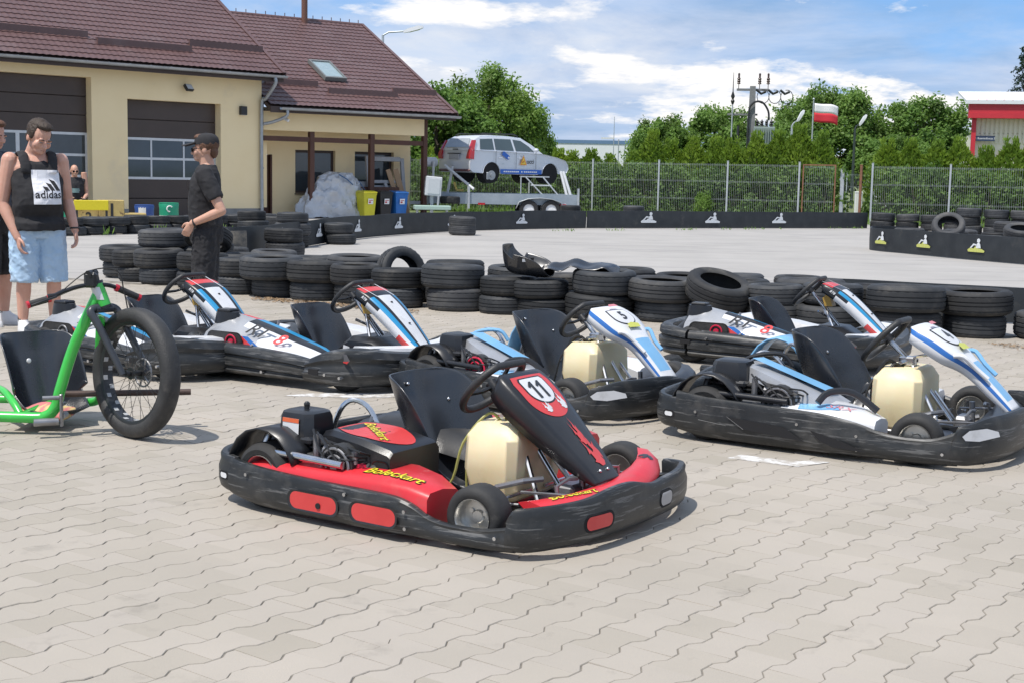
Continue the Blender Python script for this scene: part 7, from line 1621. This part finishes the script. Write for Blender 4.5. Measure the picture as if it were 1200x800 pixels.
    if top == 'vest':
        R0 = [(0, -.0, sl, .205*w, .168+bl*.6), (0, -.0, sl+.06, .203*w, .166+bl*.8)]+[(cx, cy, z, rx+.018, ry+.020) for cx, cy, z, rx, ry in tor if .95 < z < 1.3]+[(0, .0, 1.35, .172*w, .132), (0, .004, 1.40, .140*w, .116), (0, .010, 1.425, .118*w, .092)]
        rings(g, R0, 28, TX)
        for s in (-1, 1):
            pp = catmull([V((s*.098*w, -.128, 1.33)), V((s*.103*w, -.105, 1.42)), V((s*.108*w, -.02, 1.492)), V((s*.106*w, .065, 1.468)), V((s*.095*w, .115, 1.36))], 4)
            g.loft([[tuple(q+V((cos(a)*.040, 0, 0))+(pp[min(i+1, len(pp)-1)]-pp[max(i-1, 0)]).normalized().cross(V((1, 0, 0)))*sin(a)*.014) for a in [2*pi*k/14 for k in range(14)]] for i, q in enumerate(pp)], X=TX)
    else:
        R0 = [(0, 0, sl, .190*w, .142+bl*.5)]+[(cx, cy, z, rx+.018, ry+.018) for cx, cy, z, rx, ry in tor if .95 < z < 1.45]+[(0, .016, 1.482, .118*w, .084), (0, .016, 1.505, .078, .076)]
        rings(g, R0, 28, TX)
        for s, (sh, el, wr, hd, curl) in P['arms'].items():
            k = P.get('sleeve', .62); a = TX @ V(sh); e2 = V(sh).lerp(V(el), k)
            g.tube([TX @ (V(sh)+V((-s*.06, 0, .015))), a, a.lerp(e2, .6), e2], [.070, .080*at, .076*at, .070*at], 14, smooth=3)
    topo = put('vest' if top == 'vest' else 'shirt', remesh(g, .0075, 2, .009, 8, P.get('seed', 1), 'shirt'), P['topm'], t)
    g = MB()
    rings(g, [(0, .004, .80, .16*w, .135), (0, .005, .88, .188*w, .148), (0, .004, .96, .190*w, .146), (0, 0, 1.0, .184*w, .142)], 28, P.get('pelvis', M.Identity(4)))
    for s, (hp, kn, an) in P['legs'].items():
        k = P.get('short', 1.0); q = V(hp).lerp(V(kn), min(k, 1)) if k <= 1 else V(kn).lerp(V(an), k-1)
        g.tube([V(hp)+V((-s*.02, 0, .05)), V(hp), V(hp).lerp(q, .55), q], [.112*lt, .116*lt, .108*lt, .100*lt], 18, smooth=4)
    put('shorts', remesh(g, .0085, 2, .013, 13, P.get('seed', 1)+5, 'shorts'), P['botm'], t)
    for s, (hp, kn, an) in P['legs'].items():
        g = MB(); ax, ay, az = an
        g.loft([[(ax+wd*cos(a), ay+cy+ln*sin(a), z) for a in [2*pi*k/18 for k in range(18)]] for z, wd, ln, cy in ((.0, .046, .138, -.062), (.022, .050, .142, -.062), (.045, .048, .135, -.058), (.075, .042, .105, -.03), (.10, .040, .07, .0), (.112, .040, .062, .002))], X=T(0, 0, az-.085)); g.build('shoe', P.get('shoem', m_shoe), t)
        g = MB(); g.tube([(ax, ay, az+.01), (ax, ay, az+.07)], .041, 12); g.build('sock', m_blackc, t)
    return t, topo, HX
# man in the vest
t1, top1, hx1 = figure('man in a black vest with a white chest print and light blue denim shorts', (-3.97, 11.52, 0), R(33), dict(
    w=1.10, belly=.035, arm=1.12, leg=1.08, hs=1.12, nod=R(25), hturn=R(16), htilt=R(5), neck=(0, -.015, 1.53), hair='short', skin=m_skin2, top='vest', topm=m_blackc, botm=m_denim, hem=.86, short=1.08, seed=3,
    arms={-1: ((-.205, .01, 1.43), (-.265, .03, 1.08), (-.18, -.10, .80), (.10, -.18, -1), .55), 1: ((.205, .01, 1.43), (.262, .04, 1.10), (.285, -.10, .86), (.10, -.15, -1), .45)},
    legs={-1: ((-.095, 0, .86), (-.115, -.02, .46), (-.125, .02, .085)), 1: ((.10, 0, .86), (.125, -.03, .46), (.135, .02, .085))}))
m_print = plain('white chest print', (.78, .78, .82), .8)
XP = M(((1, 0, 0, .045), (0, 0, -1, -.30), (0, 1, 0, 1.215), (0, 0, 0, 1)))
def on_shirt(name, v, f, m, parent, lift):
    b = MB(); b.add(v, f, X=XP)
    snap_far(b, parent, lift); return b.build(name, m, parent, smooth=0)
def snap_far(mb, parent, lift):
    bv = BVHTree.FromPolygons([v.co[:] for v in parent.data.vertices], [tuple(p.vertices) for p in parent.data.polygons]); n = V((0, -1, 0))
    for i, p in enumerate(mb.v):
        h = bv.ray_cast(V(p)-V((0, .3, 0)), V((0, 1, 0)), .8)
        if h[0] is not None: mb.v[i] = tuple(h[0]+n*lift)
n_ = 16; gv = [((-.118+.236*i/n_), (-.14+.28*j/n_), 0) for j in range(n_+1) for i in range(n_+1)]; gf = [(j*(n_+1)+i, j*(n_+1)+i+1, (j+1)*(n_+1)+i+1, (j+1)*(n_+1)+i) for j in range(n_) for i in range(n_)]
on_shirt('chest_print', gv, gf, m_print, top1, .009)
for k in range(3):       # three slanted bars
    x = -.062+.048*k; h = .035+.030*k; w_ = .036
    q = 6; v = []; 
    for i in range(q+1):
        s_ = i/q; v += [(x+.040-.055*s_*h/.095, -.028+h*s_, 0), (x+.040+w_-.055*s_*h/.095, -.028+h*s_+(-.014 if i == q else 0)+(0), 0)]
    on_shirt('print_bar', v, [(2*i, 2*i+1, 2*i+3, 2*i+2) for i in range(q)], m_blackc, top1, .0115)
tv, tf = text2d('adidas', .090, .012); on_shirt('print_lettering', [(x+.005, y-.062, 0) for x, y, z in tv], tf, m_blackc, top1, .0115)
b = MB(); torus(b, .034, .008, 20, 6, X=aim((.284, -.09, .875), (.02, -.15, -1), (1, 0, 0))); b.cyl((.312, -.10, .872), (.325, -.10, .872), .018, 12); b.build('wrist_watch', m_blackpl, t1)
# man in black with the cap
t2, top2, hx2 = figure('man in black shirt and shorts with black cap and sunglasses, hand on his hip', (-2.66, 11.95, 0), R(-84), dict(
    scale=.945, w=.94, hs=1.05, nod=R(2), hturn=R(-6), hair='short', hairm=m_hairl, skin=m_skin, top='shirt', topm=m_blackc, botm=m_blackc, hem=.93, short=1.12, sleeve=.68, seed=8, leg=.98,
    arms={1: ((.19, .01, 1.42), (.27, .17, 1.10), (.20, -.10, .98), (-.10, -.30, -.5), .5), -1: ((-.19, .01, 1.42), (-.24, .06, 1.12), (-.20, -.06, .88), (0, -.05, -1), .5)},
    legs={-1: ((-.09, 0, .86), (-.10, -.01, .46), (-.10, .03, .085)), 1: ((.09, 0, .86), (.10, -.02, .46), (.10, .02, .085))}))
b = MB(); 
b.loft([[(r*.083*cos(a), .018+r*.103*sin(a), z) for a in [2*pi*k/24 for k in range(24)]] for z, r in ((.128, 1.04), (.150, 1.05), (.185, .97), (.208, .78), (.222, .45), (.226, .1))], X=hx2); cp = b.build('cap', m_blackc, t2)
b = MB(); b.grid(lambda u, v: ((u-.5)*.150*(1-.25*v*v), -.070-.110*v-.02*(1-abs(2*u-1)**2)*v, .140+.012*(1-abs(2*u-1)**2)-.028*v), 12, 6, X=hx2); solid(b.build('cap_brim', m_blackc, cp), .004)
b = MB(); b.sphere((0, .018, .227), (.009, .009, .006), 8, 5, X=hx2); b.build('cap_button', m_blackc, cp)
def glasses(t, hx):
    b = MB()
    for s in (-1, 1): b.loft([[(s*x, -.100+.20*(abs(x)-.034)**2*40*.1+o, z) for x, z in ((.008, .096), (.05, .099), (.060, .09), (.054, .068), (.03, .062), (.012, .072))] for o in (-.006, .0)])
    b2 = MB(); b2.v = b.v; b2.f = b.f; b2.m = b.m; b2.v = [tuple(hx @ V(p)) for p in b.v]; g = b2.build('sunglasses', m_lens, t, recalc=True)
    b = MB(); 
    for s in (-1, 1): b.tube([(s*.060, -.090, .092), (s*.080, -.03, .095), (s*.082, .02, .088)], .003, 6, X=hx)
    b.tube([(-.012, -.104, .092), (.012, -.104, .092)], .003, 6, X=hx); b.build('glasses_frame', m_blackpl, g)
glasses(t2, hx2)
b = MB(); torus(b, .034, .008, 20, 6, X=aim((.205, -.075, .985), (-.06, -.28, -.12), (1, 0, 0))); b.build('wrist_watch', m_blackpl, t2)
b = MB(); b.grid(lambda u, v: (.02+.05*u, -.155+.004*u, 1.27+.10*v), 3, 3); 
o = b.build('chest_badge', plain('grey badge', (.28, .25, .22)), top2)
# man cut off by the left picture edge
figure('man in a dark blue shirt and black shorts cut off by the left picture edge', (-4.51, 12.0, 0), R(70), dict(
    w=1.02, hs=1.05, nod=R(14), hair='short', hairm=m_hairl, skin=m_skin2, top='shirt', topm=m_navyc, botm=m_blackc, hem=.90, short=1.02, seed=12, leg=1.1,
    arms={-1: ((-.19, .01, 1.42), (-.25, .05, 1.12), (-.22, -.06, .86), (0, -.1, -1), .5), 1: ((.19, .01, 1.42), (.235, -.02, 1.13), (.13, -.20, .99), (-.35, -.4, -.3), .5)},
    legs={-1: ((-.09, 0, .86), (-.11, -.01, .46), (-.12, .03, .085)), 1: ((.09, 0, .86), (.125, -.02, .46), (.13, .02, .085))}))
# seated man far away by the garage doors
SX = T(0, 0, -.46)
t4, top4, hx4 = figure('bald man in black shirt and sunglasses sitting by the garage door behind the podium', (-10.55, 33.3, 0), R(28), dict(
    scale=1.06, w=1.06, hs=1.08, nod=R(4), skin=m_skin, top='shirt', topm=m_blackc, botm=m_blackc, hem=.93, short=.9, seed=15, torso=SX, pelvis=T(0, 0, -.46),
    arms={-1: ((-.19, .01, 1.42), (-.26, -.02, .66), (-.14, -.26, .56), (.3, -.5, -.2), .5), 1: ((.19, .01, 1.42), (.26, -.02, .66), (.14, -.26, .56), (-.3, -.5, -.2), .5)},
    legs={-1: ((-.09, -.02, .43), (-.13, -.42, .47), (-.13, -.40, .085)), 1: ((.09, -.02, .43), (.13, -.42, .47), (.13, -.40, .085))}))
glasses(t4, hx4)
b = MB(); b.grid(lambda u, v: (-.09+.18*u, -.165+.03*abs(2*u-1)**2, .70+.10*v), 6, 3); b.build('chest_print', plain('grey print', (.5, .5, .52)), top4)
o = thing('folding_chair', 'dark chair under the seated bald man by the garage door', 'chair', (-10.55, 33.32, 0), R(28)); b = MB(); b.box((-.22, -.2, .30), (.22, .22, .335), .01); b.build('seat', m_blackpl, o, smooth=0); b = MB(); b.box((-.22, .20, .45), (.22, .225, .80), .01); b.build('backrest', m_blackpl, o, smooth=0)
for sx_ in (-1, 1):
    for y0 in (-.18, .2): b = MB(); b.cyl((sx_*.2, y0, 0), (sx_*.2, y0, .30 if y0 < 0 else .78), .012, 8); b.build('leg', m_blackpl, o)
